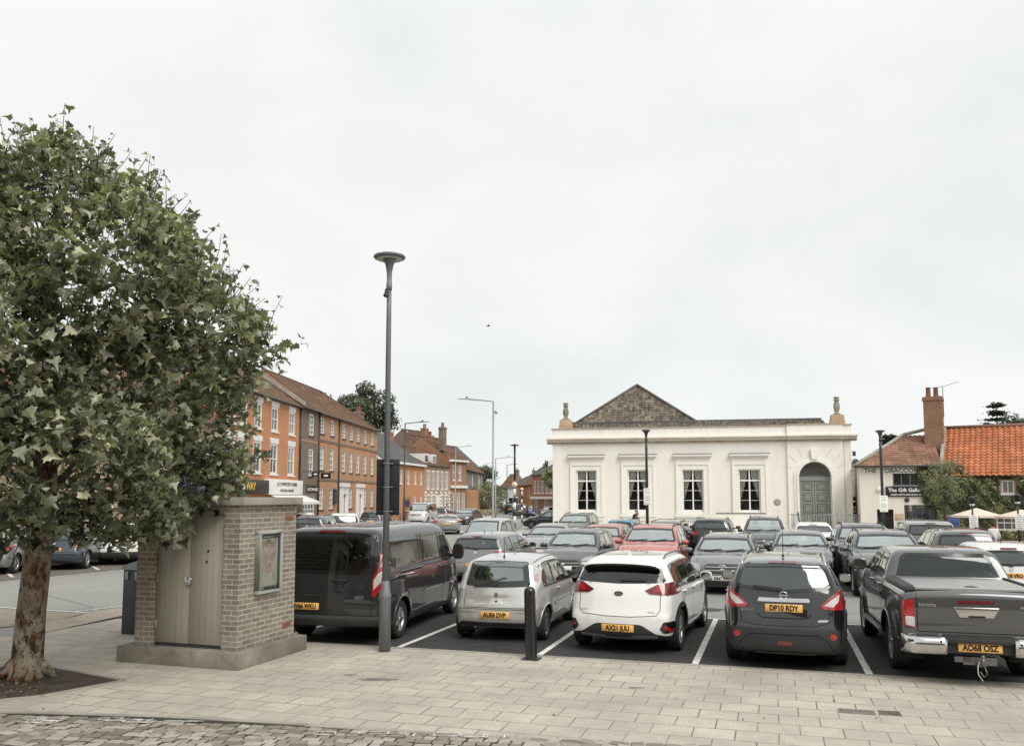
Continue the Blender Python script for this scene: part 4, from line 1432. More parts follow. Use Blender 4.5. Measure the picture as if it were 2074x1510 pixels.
# ================================================================== the other vehicles
HATCH = dict(L=4.26, W=1.79, H=1.46, wb=2.63, ro=.78, wr=.315, cowl=3.15, cowl_z=.98, roof_f=2.35, roof_r=.30, tail=(.12, .96), belt=(.98, .93), hood=.76, pillars=(1.05, 1.85), quarter=.55, five=True, tumroof=.76, dlo_front=.20)
SMALL = dict(L=3.75, W=1.66, H=1.47, wb=2.40, ro=.62, wr=.29, cowl=2.80, cowl_z=.98, roof_f=2.1, roof_r=.26, tail=(.10, .96), belt=(.98, .93), hood=.78, pillars=(.95, 1.6), quarter=.48, five=True, tumroof=.77, dlo_front=.20)
SUV = dict(L=4.38, W=1.84, H=1.64, wb=2.65, ro=.82, wr=.345, cowl=3.20, cowl_z=1.13, roof_f=2.48, roof_r=.30, tail=(.11, 1.10), belt=(1.12, 1.04), hood=.92, pillars=(1.12, 1.95), quarter=.58, five=True, tumroof=.77, dlo_front=.22, clad=.33, rails=(.7, 2.5, .62))
EST = dict(L=4.70, W=1.81, H=1.47, wb=2.84, ro=1.0, wr=.325, cowl=3.35, cowl_z=.99, roof_f=2.65, roof_r=.32, tail=(.12, .98), belt=(.98, .93), hood=.78, pillars=(1.3, 2.12), quarter=.62, five=True, tumroof=.75, dlo_front=.22, rails=(.7, 2.7, .60))
SALN = dict(L=4.62, W=1.80, H=1.43, wb=2.78, ro=.98, wr=.32, cowl=3.32, cowl_z=.97, roof_f=2.62, roof_r=1.30, tail=(.62, .97), belt=(.97, .92), hood=.76, pillars=(1.95,), quarter=1.12, tumroof=.75, dlo_front=.20, kind='saloon')
MPV = dict(L=4.38, W=1.81, H=1.80, wb=2.73, ro=.72, wr=.32, cowl=3.35, cowl_z=1.15, roof_f=2.70, roof_r=.16, tail=(.05, 1.10), belt=(1.10, 1.05), hood=.92, pillars=(1.05, 2.0), quarter=.35, tumroof=.84, dlo_front=.20, edge=.08)
BUSV = dict(L=4.90, W=1.90, H=1.96, wb=3.0, ro=1.0, wr=.33, cowl=4.25, cowl_z=1.20, roof_f=3.55, roof_r=.20, tail=(.05, 1.15), belt=(1.15, 1.10), hood=1.02, pillars=(1.4, 2.7), quarter=.4, tumroof=.86, dlo_front=.20, edge=.08)
HV = 17.2
def q2(**k): return k
def mkother(label, base, col, facing, px, Y, hd=None, x=None, plate='', metal=.6, name='parked_car', cat='car', group='cars parked in the market place', res=.075, styl=None, **ov):
    kw = dict(base); kw.update(ov); kw['res'] = res
    sp = auto_sp(**{k: v for k, v in kw.items()})
    sp['cols'] = 16; sp['rows'] = 10
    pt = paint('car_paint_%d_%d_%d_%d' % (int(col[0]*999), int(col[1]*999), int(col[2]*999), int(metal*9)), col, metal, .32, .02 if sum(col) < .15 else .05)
    W = sp['W']; hw = W/2
    big = base is SUV or base is MPV or base is BUSV
    def ex(B, root, bo, pt):
        if facing in ('front', 'both', 'side'):
            hz = sp_h-.14
            st = styl or {}
            front_face(B, root, W, hz=hz, plate=plate if facing == 'front' else '', pz=st.get('pz', .44 if not big else .52), hl=st.get('hl'), gpoly=st.get('gp'), badge=st.get('badge', True), gmat=st.get('gmat'))
        if facing in ('rear', 'side'):
            z = kw['tail'][1]
            lt = (styl or {}).get('tl') or [(hw*.60, z-.08), (hw*.60, z-.16), (hw*.95, z-.18), (hw*.96, z-.02), (hw*.86, z+.02)]
            rear_face(B, root, W, lt, plate, (styl or {}).get('pz', z-.26), wiper=base is not SALN, lmat=(styl or {}).get('lm'))
        if (styl or {}).get('star'):
            sm = MB(); pf, _ = B.ray('front', (0, .665)); Ms = T(pf.x+.03, 0, .665) @ Matrix.Rotation(math.pi/2, 4, 'Y')
            sm.tube([(.10*math.cos(a*math.pi/10), .10*math.sin(a*math.pi/10), 0) for a in range(21)], .010, 6, 0, Ms, False)
            for a in (math.pi, math.pi/3, -math.pi/3): sm.tube([(0, 0, 0), (.10*math.cos(a), .10*math.sin(a), 0)], [.016, .006], 6, 0, Ms)
            sm.build('star_badge', M_CHROME, root)
        if (styl or {}).get('aerial', base is not SUV): antenna(root, .9 if base is not SALN else 1.6, sp['H']-.02, .14, -.6, .003)
    sp_h = kw['hood']
    root, B = build_car(name, label, cat, sp, pt, rmat=None, group=group, extra=ex)
    if hd is None: hd = HV if facing == 'rear' else HV+180
    P = at(px, 1005, Y); h = R(hd); f = Vector((math.sin(h), math.cos(h), 0))
    if facing == 'front': o = Vector((P.x, P.y, 0))-f*sp['L']
    elif facing == 'rear': o = Vector((P.x, P.y, 0))
    else: o = Vector((P.x, P.y, 0))-f*sp['L']/2
    place(root, o.x, o.y, hd)
    return root, B, sp
C_SILV = (.34, .34, .33); C_DKG = (.05, .052, .053); C_BLK = (.008, .0085, .009); C_WHT = (.74, .74, .72); C_GRY = (.13, .135, .135); C_LG = (.24, .245, .24)
merc_gp = [(-.42, .60), (-.30, .54), (.30, .54), (.42, .60), (.46, .70), (.40, .77), (-.40, .77), (-.46, .70)]
# second rank
mkother('silver grey hatchback seen from behind, nosed in beyond the van mirror', HATCH, (.20, .20, .195), 'rear', 961, 24.3, styl=dict(tl=[(.48, .86), (.52, .78), (.85, .76), (.84, .92), (.78, .95), (.56, .93)], pz=.55))
mkother('dark grey hatchback facing the camera behind the silver dented hatchback', HATCH, C_DKG, 'front', 1139, 24.6, plate='', win_top=.115, styl=dict(gp=[(-.36, .42), (.36, .42), (.48, .58), (.38, .66), (-.38, .66), (-.48, .58)], hl=[(.50, .66), (.56, .72), (.84, .80), (.86, .74), (.74, .66), (.55, .62)]), H=1.50)
r_, B_, sp_ = mkother('bright orange red crossover facing the camera above the white crossover roof', SUV, (.50, .095, .065), 'front', 1302, 24.3, metal=.2)
mkother('grey estate car with a large round star on its grille', EST, (.10, .105, .105), 'front', 1459, 21.6, plate='KR67 AXU', styl=dict(gp=merc_gp, badge=False, star=True, pz=.43, hl=[(.56, .60), (.56, .72), (.62, .77), (.84, .78), (.85, .68), (.70, .58)]))
mkother('grey hatchback facing the camera behind the black crossover aerial', HATCH, C_GRY, 'front', 1622, 24.4)
mkother('dark grey crossover with thick roof rails, facing left of the pickup mirror', SUV, (.07, .075, .072), 'front', 1806, 20.6, rail_mat=M_PLAS, H=1.62)
mkother('white hatchback seen from behind beyond the pickup cab', SMALL, C_WHT, 'rear', 2043, 18.5, plate='KU18 VRO', metal=0, L=3.95, wb=2.49, W=1.72, styl=dict(pz=.78, tl=[(.66, .80), (.66, .72), (.83, .70), (.83, 1.05), (.74, 1.08)]))
mkother('grey crossover seen from behind, beyond the white hatchback at the right', SUV, (.09, .095, .09), 'rear', 1958, 23.2, H=1.60)
mkother('black crossover facing left of the dark grey railed one', SUV, C_BLK, 'front', 1757, 25.6, W=1.9)
# third and fourth ranks
mkother('pale silver rounded car facing the camera above the grey hatchback', SMALL, (.40, .40, .385), 'front', 952, 33.0, H=1.62, W=1.72, L=4.0, wb=2.5)
mkother('light grey saloon facing the camera right of the striped beacon pole', SALN, C_LG, 'front', 1087, 32.0)
mkother('faded red hatchback facing the camera behind the dark grey hatchback', HATCH, (.42, .11, .095), 'front', 1200, 30.5, metal=.2)
mkother('dark green estate facing the camera behind the orange red crossover', EST, (.03, .036, .032), 'front', 1335, 33, H=1.50)
mkother('black people carrier facing the camera, white plate, before the ramp wall', EST, C_BLK, 'front', 1545, 35.5, plate='YP13 KGZ', H=1.62, W=1.88)
mkother('black crossover seen from behind with its left red tail light showing', SUV, C_BLK, 'rear', 1438, 35.5, H=1.60, styl=dict(tl=[(.55, 1.02), (.55, .88), (.89, .86), (.89, 1.02)]))
mkother('white saloon seen from behind by the door steps of the hall', SALN, C_WHT, 'rear', 1648, 34.5, metal=0)
mkother('light grey van seen from behind with two rear door windows, near the shop', MPV, (.30, .305, .30), 'rear', 1884, 30, metal=.3, name='parked_van', cat='van', H=1.66, styl=dict(aerial=False))
mkother('dark grey crossover facing the camera at the left corner of the hall', SUV, C_DKG, 'front', 1149, 43.0, H=1.64)
mkother('small bright blue hatchback seen from behind below the second hall window', SMALL, (.05, .17, .30), 'rear', 1254, 38.5, metal=.3)
# left-hand street
mkother('dark blue car seen from behind, beside the tree trunk', HATCH, (.03, .045, .06), 'rear', 112, 28.8, hd=-8, plate='KV71 CVZ', group='cars across the road on the left')
mkother('silver car at the left edge behind the tree trunk', HATCH, C_LG, 'rear', -40, 27.0, hd=-8, group='cars across the road on the left')
mkother('white crossover with black lower sides, between the tree trunk and the bin', SUV, C_WHT, 'rear', 252, 31.0, hd=-14, metal=0, group='cars across the road on the left', clad=.50)
GB = 'cars parked beyond the dark van'
mkother('dark car roof just showing behind the kiosk edge and the van', SUV, C_DKG, 'rear', 622, 42, hd=5, group=GB, H=1.56)
mkother('white crossover with black rear glass, roof showing over the van', SUV, C_WHT, 'rear', 698, 44, hd=-14, metal=0, group=GB, H=1.66, rails=None)
mkother('white car by the shop awning, left of the white doorways', HATCH, C_WHT, 'rear', 618, 57, hd=-20, metal=0, group=GB)
mkother('grey blue hatchback parked before the white door cases', HATCH, (.06, .085, .10), 'rear', 750, 62, hd=5, group=GB, styl=dict(lm=M_REDD))
mkother('silver white transit style van facing the camera right of the sign board', BUSV, (.62, .62, .60), 'front', 843, 76, hd=188, metal=.2, name='parked_van', cat='van', group=GB, res=.1)
mkother('dark car behind the white van, second of the far row', HATCH, C_DKG, 'rear', 889, 82, hd=8, group=GB, res=.1)
mkother('low silver coupe seen from behind with a reddish plate', SALN, C_LG, 'rear', 905, 56, hd=-4, group=GB, H=1.32)
mkother('dark grey car facing the camera beside the pale footway', SALN, C_DKG, 'front', 930, 75, hd=195, group=GB, res=.1)
GM = 'cars on the far road'
mkother('black crossover driving away past the far beacon', SUV, (.02, .021, .022), 'rear', 1053, 98, hd=4, group=GM, res=.1, rails=None)
mkother('bright blue car coming towards the camera on the far road', HATCH, (.03, .16, .34), 'front', 1082, 103, hd=184, group=GM, res=.1)
mkother('black hatchback seen from the side at the left corner of the hall', HATCH, C_BLK, 'side', 1113, 66, hd=-80, group=GM, res=.1)
mkother('silver car waiting by the brick house beyond the hall corner', SALN, C_SILV, 'front', 1109, 92, hd=190, group=GM, res=.1)
for i, (px, Y, c, lb) in enumerate(((1003, 150, C_SILV, 'distant silver car by the dark hedge'), (1016, 170, C_WHT, 'distant white car further up, left of the far van'), (1034, 120, C_BLK, 'distant black car under the striped pole'))):
    mkother(lb, HATCH, c, 'rear', px, Y, hd=3, group=GM, res=.12, holes=False)
mkother('distant white box van beyond the black crossover', BUSV, C_WHT, 'rear', 1040, 140, hd=3, name='parked_van', cat='van', group=GM, metal=0, res=.12, H=2.5)
# ================================================================== setting materials
def asphalt(name, c, var=0.25, patch=None, worn=0.0):
    m, nt, out = new_mat(name); k = NT(nt)
    co = k.geo()
    big = k.noise(co, 0.35, 6, 0.6); fine = k.noise(co, 55, 3, 0.7); mid = k.noise(co, 3.0, 5, 0.6)
    col = k.mix(big, tuple(v*(1-var) for v in c), tuple(v*(1+var) for v in c))
    col = k.mix(k.math('MULTIPLY', k.ramp(fine, [(0.42, 0.0), (0.75, 1.0)]), 0.55), col, tuple(v*2.1+0.02 for v in c))
    col = k.mix(k.ramp(mid, [(0.55, 0.0), (0.75, 0.5)]), col, tuple(v*.62 for v in c))
    vr = k.n('TexVoronoi'); vr.feature = 'DISTANCE_TO_EDGE'; vr.inputs['Scale'].default_value = 0.22
    k.l(k.mix(0.12, co, k.n('TexNoise').outputs['Color']), vr.inputs['Vector'])
    crack = k.ramp(vr.outputs['Distance'], [(0.0, 1.0), (0.006, 0.0)])
    col = k.mix(k.math('MULTIPLY', crack, 0.5), col, (0.015, 0.015, 0.015))
    k.bsdf(out, col, 0.88, 0, 0.3, k.bump(fine, 0.35, 0.01))
    return m

def slabs(name, c, bw, bh, rot, mortar=(0.07, 0.065, 0.055), msize=0.008, var=0.22, offset=0.5, squash=1.0, lift=0.35, smear=0.0, dirt=0.5):
    m, nt, out = new_mat(name); k = NT(nt)
    co = k.geo(rot=(0, 0, rot))
    co2 = co
    if smear:
        nz = k.n('TexNoise'); nz.inputs['Scale'].default_value = 2.2; k.l(co, nz.inputs['Vector'])
        v = k.n('VectorMath'); v.operation = 'MULTIPLY_ADD'
        k.l(nz.outputs['Color'], v.inputs[0]); v.inputs[1].default_value = (smear, smear, 0); k.l(co, v.inputs[2]); co2 = v.outputs[0]
    br = k.n('TexBrick'); br.offset = offset
    br.inputs['Color1'].default_value = tuple(v*(1-var) for v in c)+(1,)
    br.inputs['Color2'].default_value = tuple(min(1, v*(1+var)) for v in c)+(1,)
    br.inputs['Mortar'].default_value = mortar+(1,)
    br.inputs['Scale'].default_value = 1; br.inputs['Mortar Size'].default_value = msize; br.inputs['Mortar Smooth'].default_value = 0.3
    br.inputs['Brick Width'].default_value = bw; br.inputs['Row Height'].default_value = bh; br.inputs['Bias'].default_value = 0.0
    k.l(co2, br.inputs['Vector'])
    big = k.noise(co, 0.7, 6, 0.65); fine = k.noise(co, 36, 5, 0.8); mid = k.noise(co, 5.0, 7, 0.75)
    jn = k.noise(co, 1.1, 3)
    col = br.outputs['Color']
    # some joints are filled with dust and hard to see
    fillf = k.math('MULTIPLY', br.outputs['Fac'], k.ramp(jn, [(0.42, 0.0), (0.60, 0.85)]))
    col = k.mix(fillf, col, tuple(v*.70 for v in c))
    col = k.mix(k.math('MULTIPLY', k.ramp(big, [(0.35, 1.0), (0.62, 0.0)]), dirt), col, tuple(v*.55 for v in c))
    col = k.mix(k.math('MULTIPLY', k.ramp(mid, [(0.48, 0.0), (0.70, 1.0)]), 0.5), col, tuple(v*.55 for v in c))
    col = k.mix(k.math('MULTIPLY', k.ramp(fine, [(0.38, 1.0), (0.62, 0.0)]), 0.65), col, tuple(v*.55 for v in c))
    h = k.math('SUBTRACT', k.math('MULTIPLY', fine, 0.25), k.math('MULTIPLY', br.outputs['Fac'], 1.0))
    k.bsdf(out, col, 0.86, 0, 0.3, k.bump(h, lift, 0.012))
    return m

def wallmat(name, c1, c2, mortar, bw=0.235, bh=0.08, ms=0.012, scale=1.0, patchc=None, var=0.6, stain=0.35, bump=0.3):
    m, nt, out = new_mat(name); k = NT(nt)
    tc = k.n('TexCoord'); s = k.n('SeparateXYZ'); k.l(tc.outputs['Object'], s.inputs[0])
    cx = k.n('CombineXYZ'); k.l(k.math('ADD', s.outputs[0], s.outputs[1]), cx.inputs[0]); k.l(s.outputs[2], cx.inputs[1])
    br = k.n('TexBrick'); k.l(cx.outputs[0], br.inputs['Vector'])
    br.inputs['Color1'].default_value = c1+(1,); br.inputs['Color2'].default_value = c2+(1,); br.inputs['Mortar'].default_value = mortar+(1,)
    br.inputs['Scale'].default_value = scale; br.inputs['Mortar Size'].default_value = ms; br.inputs['Brick Width'].default_value = bw; br.inputs['Row Height'].default_value = bh
    big = k.noise(tc.outputs['Object'], 0.55, 6, 0.65); mid = k.noise(tc.outputs['Object'], 3.5, 5, 0.7); fine = k.noise(tc.outputs['Object'], 40, 4, 0.7)
    col = br.outputs['Color']
    av = tuple((a+b)/2 for a, b in zip(c1, c2))
    col = k.mix(k.math('MULTIPLY', k.ramp(mid, [(0.42, 0.0), (0.7, 1.0)]), var*.6), col, patchc or tuple(v*.6 for v in av))
    col = k.mix(k.math('MULTIPLY', k.ramp(big, [(0.4, 1.0), (0.6, 0.0)]), stain), col, tuple(v*.55 for v in av))
    col = k.mix(k.math('MULTIPLY', fine, 0.25), col, tuple(v*.5 for v in av))
    h = k.math('SUBTRACT', k.math('MULTIPLY', fine, 0.3), br.outputs['Fac'])
    k.bsdf(out, col, 0.9, 0, 0.25, k.bump(h, bump, 0.008))
    return m

def render_wall(name, c, stain=0.12, tint2=None):
    m, nt, out = new_mat(name); k = NT(nt)
    co = k.coord('Object')
    tcs = k.coord('Object', scale=(1.2, 1.2, 0.16))
    big = k.noise(co, 0.3, 5, 0.6); streak = k.noise(tcs, 3.0, 6, 0.65); fine = k.noise(co, 35, 3)
    col = k.mix(big, c, tint2 or tuple(v*.95 for v in c))
    col = k.mix(k.math('MULTIPLY', k.ramp(streak, [(0.5, 0.0), (0.75, 1.0)]), stain), col, tuple(v*.62 for v in c))
    s = k.n('SeparateXYZ'); tc = k.n('TexCoord'); k.l(tc.outputs['Object'], s.inputs[0])
    low = k.ramp(s.outputs[2], [(0.0, 0.35), (0.08, 0.0)])
    col = k.mix(low, col, tuple(v*.5 for v in c))
    k.bsdf(out, col, 0.85, 0, 0.3, k.bump(fine, 0.12, 0.01))
    return m

def weathered(name, c, c2, sc=4.0, rough=0.9, bump=0.4, blot=0.5):
    m, nt, out = new_mat(name); k = NT(nt)
    co = k.coord('Object')
    a = k.noise(co, sc, 7, 0.7); b = k.noise(co, sc*.25, 5); f = k.noise(co, sc*14, 4, 0.7)
    col = k.mix(k.ramp(a, [(0.38, 0.0), (0.62, 1.0)]), c, c2)
    col = k.mix(k.math('MULTIPLY', k.ramp(b, [(0.45, 0.0), (0.6, 1.0)]), blot), col, tuple(v*.55 for v in c))
    col = k.mix(k.math('MULTIPLY', f, 0.4), col, tuple(v*.6 for v in c2))
    k.bsdf(out, col, rough, 0, 0.3, k.bump(f, bump, 0.01))
    return m

def tilemat(name, cols, moss=None, tw=0.30):
    """roof tiles: colour varies tile by tile"""
    m, nt, out = new_mat(name); k = NT(nt)
    tc = k.n('TexCoord'); s = k.n('SeparateXYZ'); k.l(tc.outputs['UV'], s.inputs[0])
    fx = k.math('FLOOR', k.math('DIVIDE', s.outputs[0], tw)); fy = k.math('FLOOR', k.math('DIVIDE', s.outputs[1], 0.30))
    cx = k.n('CombineXYZ'); k.l(fx, cx.inputs[0]); k.l(fy, cx.inputs[1])
    wn_ = k.n('TexWhiteNoise'); wn_.noise_dimensions = '3D'; k.l(cx.outputs[0], wn_.inputs['Vector'])
    n = len(cols)
    col = k.ramp(wn_.outputs['Value'], [((i+0.5)/n, c) for i, c in enumerate(cols)])
    co = k.coord('Object'); a = k.noise(co, 1.0, 6, 0.65); f = k.noise(co, 22, 5, 0.7)
    col = k.mix(k.math('MULTIPLY', k.ramp(a, [(0.42, 0.0), (0.62, 1.0)]), 0.55), col, tuple(v*.5 for v in cols[0]))
    col = k.mix(k.math('MULTIPLY', k.ramp(f, [(0.5, 0.0), (0.7, 1.0)]), 0.4), col, moss or tuple(v*.6 for v in cols[-1]))
    k.bsdf(out, col, 0.85, 0, 0.3, k.bump(f, 0.3, 0.01))
    return m

M_STONE = weathered('weathered_concrete', (0.33, 0.305, 0.26), (0.46, 0.43, 0.37), 5, blot=.45)
M_WHITEP = simple('white_gloss_paint', (0.78, 0.77, 0.74), 0.45, var=0.06)
M_DARKGL = None
def mk_pane(name='window_pane', c=(0.02, 0.022, 0.024)):
    if name in _M: return _M[name]
    m, nt, out = new_mat(name); k = NT(nt)
    oi = k.n('ObjectInfo'); tcp = k.n('TexCoord'); vm = k.n('VectorMath'); vm.operation = 'ADD'
    k.l(tcp.outputs['Object'], vm.inputs[0]); k.l(k.math('MULTIPLY', oi.outputs['Random'], 37.0), vm.inputs[1])
    co = vm.outputs[0]; a = k.noise(co, 0.9, 3)
    col = k.mix(k.ramp(a, [(0.45, 0.0), (0.6, 1.0)]), c, tuple(v*4+.02 for v in c))
    col = k.mix(k.ramp(oi.outputs['Random'], [(0.55, 0.0), (0.62, .35), (.85, .35), (0.9, 0.8)]), col, (.30, .29, .26))
    k.bsdf(out, col, 0.06, 0, 0.7, k.bump(a, 0.08, 0.1), 0.6)
    _M[name] = m
    return m
M_PANE = mk_pane()
M_LEADW = simple('old_lead', (0.16, 0.165, 0.165), 0.6, var=.3)
M_SLATE = tilemat('slate_roof', [(0.135, 0.138, 0.134), (0.165, 0.167, 0.162), (0.115, 0.118, 0.116)], tw=.28)
M_TILEB = tilemat('brown_pantile', [(0.15, 0.085, 0.055), (0.20, 0.11, 0.07), (0.12, 0.085, 0.065), (0.23, 0.14, 0.09)], (0.16, 0.13, 0.09))
M_TILEG = tilemat('grey_brown_tile', [(0.13, 0.105, 0.08), (0.28, 0.24, 0.19), (0.17, 0.13, 0.10), (0.33, 0.29, 0.235), (0.10, 0.085, 0.07)], (0.10, 0.085, 0.07), tw=.22)
M_TILEO = tilemat('orange_pantile', [(0.52, 0.18, 0.08), (0.62, 0.235, 0.11), (0.40, 0.155, 0.08), (0.57, 0.20, 0.09), (0.48, 0.20, 0.11)], (0.27, 0.14, 0.09))
M_TILER = tilemat('faded_red_pantile', [(0.28, 0.15, 0.10), (0.38, 0.215, 0.145), (0.22, 0.13, 0.095), (0.32, 0.185, 0.125)], (0.22, 0.14, 0.10))
M_BR_OR = wallmat('orange_brick', (0.60, 0.20, 0.075), (0.66, 0.28, 0.12), (0.50, 0.36, 0.25), patchc=(0.62, 0.33, 0.16), stain=.25)
M_BR_TAN = wallmat('tan_brick', (0.52, 0.25, 0.13), (0.58, 0.32, 0.18), (0.44, 0.33, 0.24), patchc=(0.50, 0.32, 0.2), stain=.25)
M_BR_DK = wallmat('brown_brick', (0.22, 0.155, 0.115), (0.28, 0.195, 0.14), (0.30, 0.25, 0.20), stain=.4)
M_BR_RED = wallmat('red_brick', (0.38, 0.17, 0.10), (0.45, 0.22, 0.13), (0.38, 0.28, 0.2), stain=.3)
M_BR_PALE = wallmat('pale_stone_brick', (0.46, 0.31, 0.22), (0.54, 0.38, 0.27), (0.5, 0.4, 0.3), patchc=(0.36, 0.22, 0.14), stain=.3)
M_FLINT = weathered('flint_wall', (0.16, 0.15, 0.13), (0.42, 0.38, 0.32), 3.0)
M_KIOSK = wallmat('kiosk_brick', (0.23, 0.195, 0.155), (0.37, 0.32, 0.26), (0.58, 0.54, 0.46), 0.225, 0.075, 0.009, patchc=(0.15, 0.115, 0.085), var=.5, stain=.25, bump=.6)
M_CREAM = render_wall('cream_render', (0.82, 0.785, 0.71), .22, (0.81, 0.765, 0.71))
M_CREAMT = render_wall('cream_trim', (0.84, 0.81, 0.745), .3)
M_SANDST = weathered('sandstone', (0.48, 0.34, 0.21), (0.62, 0.46, 0.30), 4)
M_BUFF = weathered('buff_cornice', (0.40, 0.32, 0.23), (0.55, 0.45, 0.33), 4)
M_URN = weathered('urn_stone', (0.26, 0.225, 0.17), (0.42, 0.37, 0.29), 6)
M_PINKW = render_wall('pale_pink_render', (0.78, 0.71, 0.63), .15)
M_GREEND = simple('sage_door_paint', (0.23, 0.255, 0.22), 0.5, var=.08)
M_STEEL = simple('painted_steel', (0.175, 0.19, 0.195), 0.5, 0.2, var=.12, scale=3)
M_STEELD = simple('dark_steel', (0.05, 0.055, 0.058), 0.5, 0.3, var=.2)
M_GALV = simple('galvanised_steel', (0.32, 0.33, 0.33), 0.5, 0.5, var=.15)
M_BLACKP = simple('black_gloss_paint', (0.012, 0.013, 0.014), 0.25, var=.2, coat=.5)
M_PAINTW = None
def roadpaint():
    m, nt, out = new_mat('road_paint'); k = NT(nt)
    co = k.geo(); a = k.noise(co, 9, 6, 0.7); b = k.noise(co, 45, 3, .7)
    col = k.mix(k.ramp(a, [(0.50, 0.0), (0.66, 1.0)]), (0.74, 0.73, 0.68), (0.30, 0.29, 0.27))
    col = k.mix(k.math('MULTIPLY', k.ramp(b, [(.5, 0.), (.7, 1.)]), .4), col, (0.35, 0.34, 0.31))
    vr = k.n('TexVoronoi'); vr.feature = 'DISTANCE_TO_EDGE'; vr.inputs['Scale'].default_value = 2.3; k.l(co, vr.inputs['Vector'])
    col = k.mix(k.ramp(vr.outputs['Distance'], [(0.0, 1.0), (0.012, 0.0)]), col, (0.10, 0.10, 0.095))
    k.bsdf(out, col, 0.8, 0, 0.3)
    return m
M_PAINTW = roadpaint()

# ================================================================== ground
AL = R(17.2)
U = Vector((math.cos(AL), -math.sin(AL), 0)); V_ = Vector((math.sin(AL), math.cos(AL), 0))
K0 = G(808, 1310)
def KV(u, v, z=0.0):
    p = K0+U*u+V_*v
    return Vector((p.x, p.y, z))

def sheet(name, pts, z, mat, label=None, kind='structure'):
    mb = MB(); n = len(pts)
    mb.add([(p[0], p[1], z) for p in pts], [tuple(range(n))])
    o = mb.build(name, mat, recalc=False)
    me = o.data
    if me.polygons[0].normal.z < 0: me.flip_normals()
    o['kind'] = kind
    return o

M_ASPH = asphalt('car_park_asphalt', (0.040, 0.039, 0.038), .35)
M_ROAD = asphalt('road_asphalt', (0.25, 0.247, 0.23), .14)
M_AISLE = asphalt('aisle_asphalt', (0.22, 0.215, 0.20), .15)
M_SLAB = slabs('paving_slabs', (0.60, 0.545, 0.455), 0.44, 0.40, AL, msize=0.008, var=.10, mortar=(.04, .036, .03), lift=.8, dirt=.75, smear=.012)
M_FOOT = slabs('footway_slabs', (0.64, 0.61, 0.54), 0.6, 0.6, R(5), mortar=(0.3, 0.28, 0.24), msize=.006, var=.06, dirt=.25)
M_COBBLE = weathered('sett_bedding', (.045, .04, .034), (.075, .066, .055), 20) if True else slabs('cobble_setts', (0.42, 0.36, 0.295), 0.17, 0.115, R(-3), mortar=(0.045, 0.04, 0.034), msize=0.018, var=.38, lift=1.0, smear=.09)
M_TACT = slabs('brick_pavers', (0.42, 0.35, 0.28), 0.22, 0.11, R(-10), mortar=(0.16, 0.14, 0.12), msize=.008, var=.15)

g = sheet('ground', [(-500, -40), (500, -40), (500, 1200), (-500, 1200)], -0.06, asphalt('far_ground', (0.15, 0.148, 0.138)))
# main road sheet over everything inside the town
sheet('road', [(-60, 10), (60, 10), (60, 420), (-60, 420)], -0.012, M_ROAD)
# bays: dark new asphalt
sheet('parking_bays', [KV(-7.5, 0), KV(16, 0), KV(16, 4.9), KV(-7.5, 4.9)], -0.004, M_ASPH)
sheet('parking_aisle', [KV(-7.5, 4.9), KV(24, 4.9), KV(24, 10.9), KV(-7.5, 10.9)], -0.005, M_AISLE)
sheet('parking_bays', [KV(-7.5, 10.9), KV(24, 10.9), KV(24, 28), KV(-7.5, 28)], -0.004, M_ASPH)
# paving in front
PB = [G(2900, 1444), KV(16, -.02), KV(0, -.02), KV(-2.8, -.02), G(430, 1262), G(240, 1252), G(85, 1281), G(-300, 1320), (-20, 9), (-20, -6), (20, -6)]
pv = MB()
pp = [(p[0], p[1], 0.0) for p in PB]
sheet('paving', PB, 0.0, M_SLAB)
# flush kerb between paving and bays
kb = MB(); a = KV(-6, -.075, .004); b = KV(16, -.075, .004)
for i in range(24):
    u0 = -5.9+.915*i
    q = [KV(u0, -.10), KV(u0+.905, -.10), KV(u0+.905, .0), KV(u0, .0)]
    kb.add([(p.x, p.y, 0.006) for p in q]+[(p.x, p.y, -.05) for p in q], [(0, 1, 2, 3), (0, 4, 5, 1), (1, 5, 6, 2), (2, 6, 7, 3), (3, 7, 4, 0)])
o = kb.build('kerb', M_STONE); o['kind'] = 'structure'
# markings
def stripe(name, p, q, w, z=0.004):
    p = Vector((p[0], p[1], 0)); q = Vector((q[0], q[1], 0)); d = (q-p).normalized(); n = Vector((-d.y, d.x, 0))*w/2
    return sheet(name, [p-n, q-n, q+n, p+n], z, M_PAINTW)
for i in range(-3, 7):
    stripe('bay_marking', KV(2.42*i, .02), KV(2.42*i, 4.85), .10)
stripe('bay_marking', KV(-7.4, 4.9), KV(16, 4.9), .075, .004)
for i in range(-3, 10):
    stripe('bay_marking', KV(2.42*i+.4, 10.9), KV(2.42*i+.4, 15.7), .10)
    if i > 2: stripe('bay_marking', KV(2.42*i+.4, 15.8), KV(2.42*i+.4, 20.4), .10)
stripe('bay_marking', KV(-7.4, 10.85), KV(24, 10.85), .075)
stripe('bay_marking', KV(-3, 15.75), KV(24, 15.75), .075, .005)
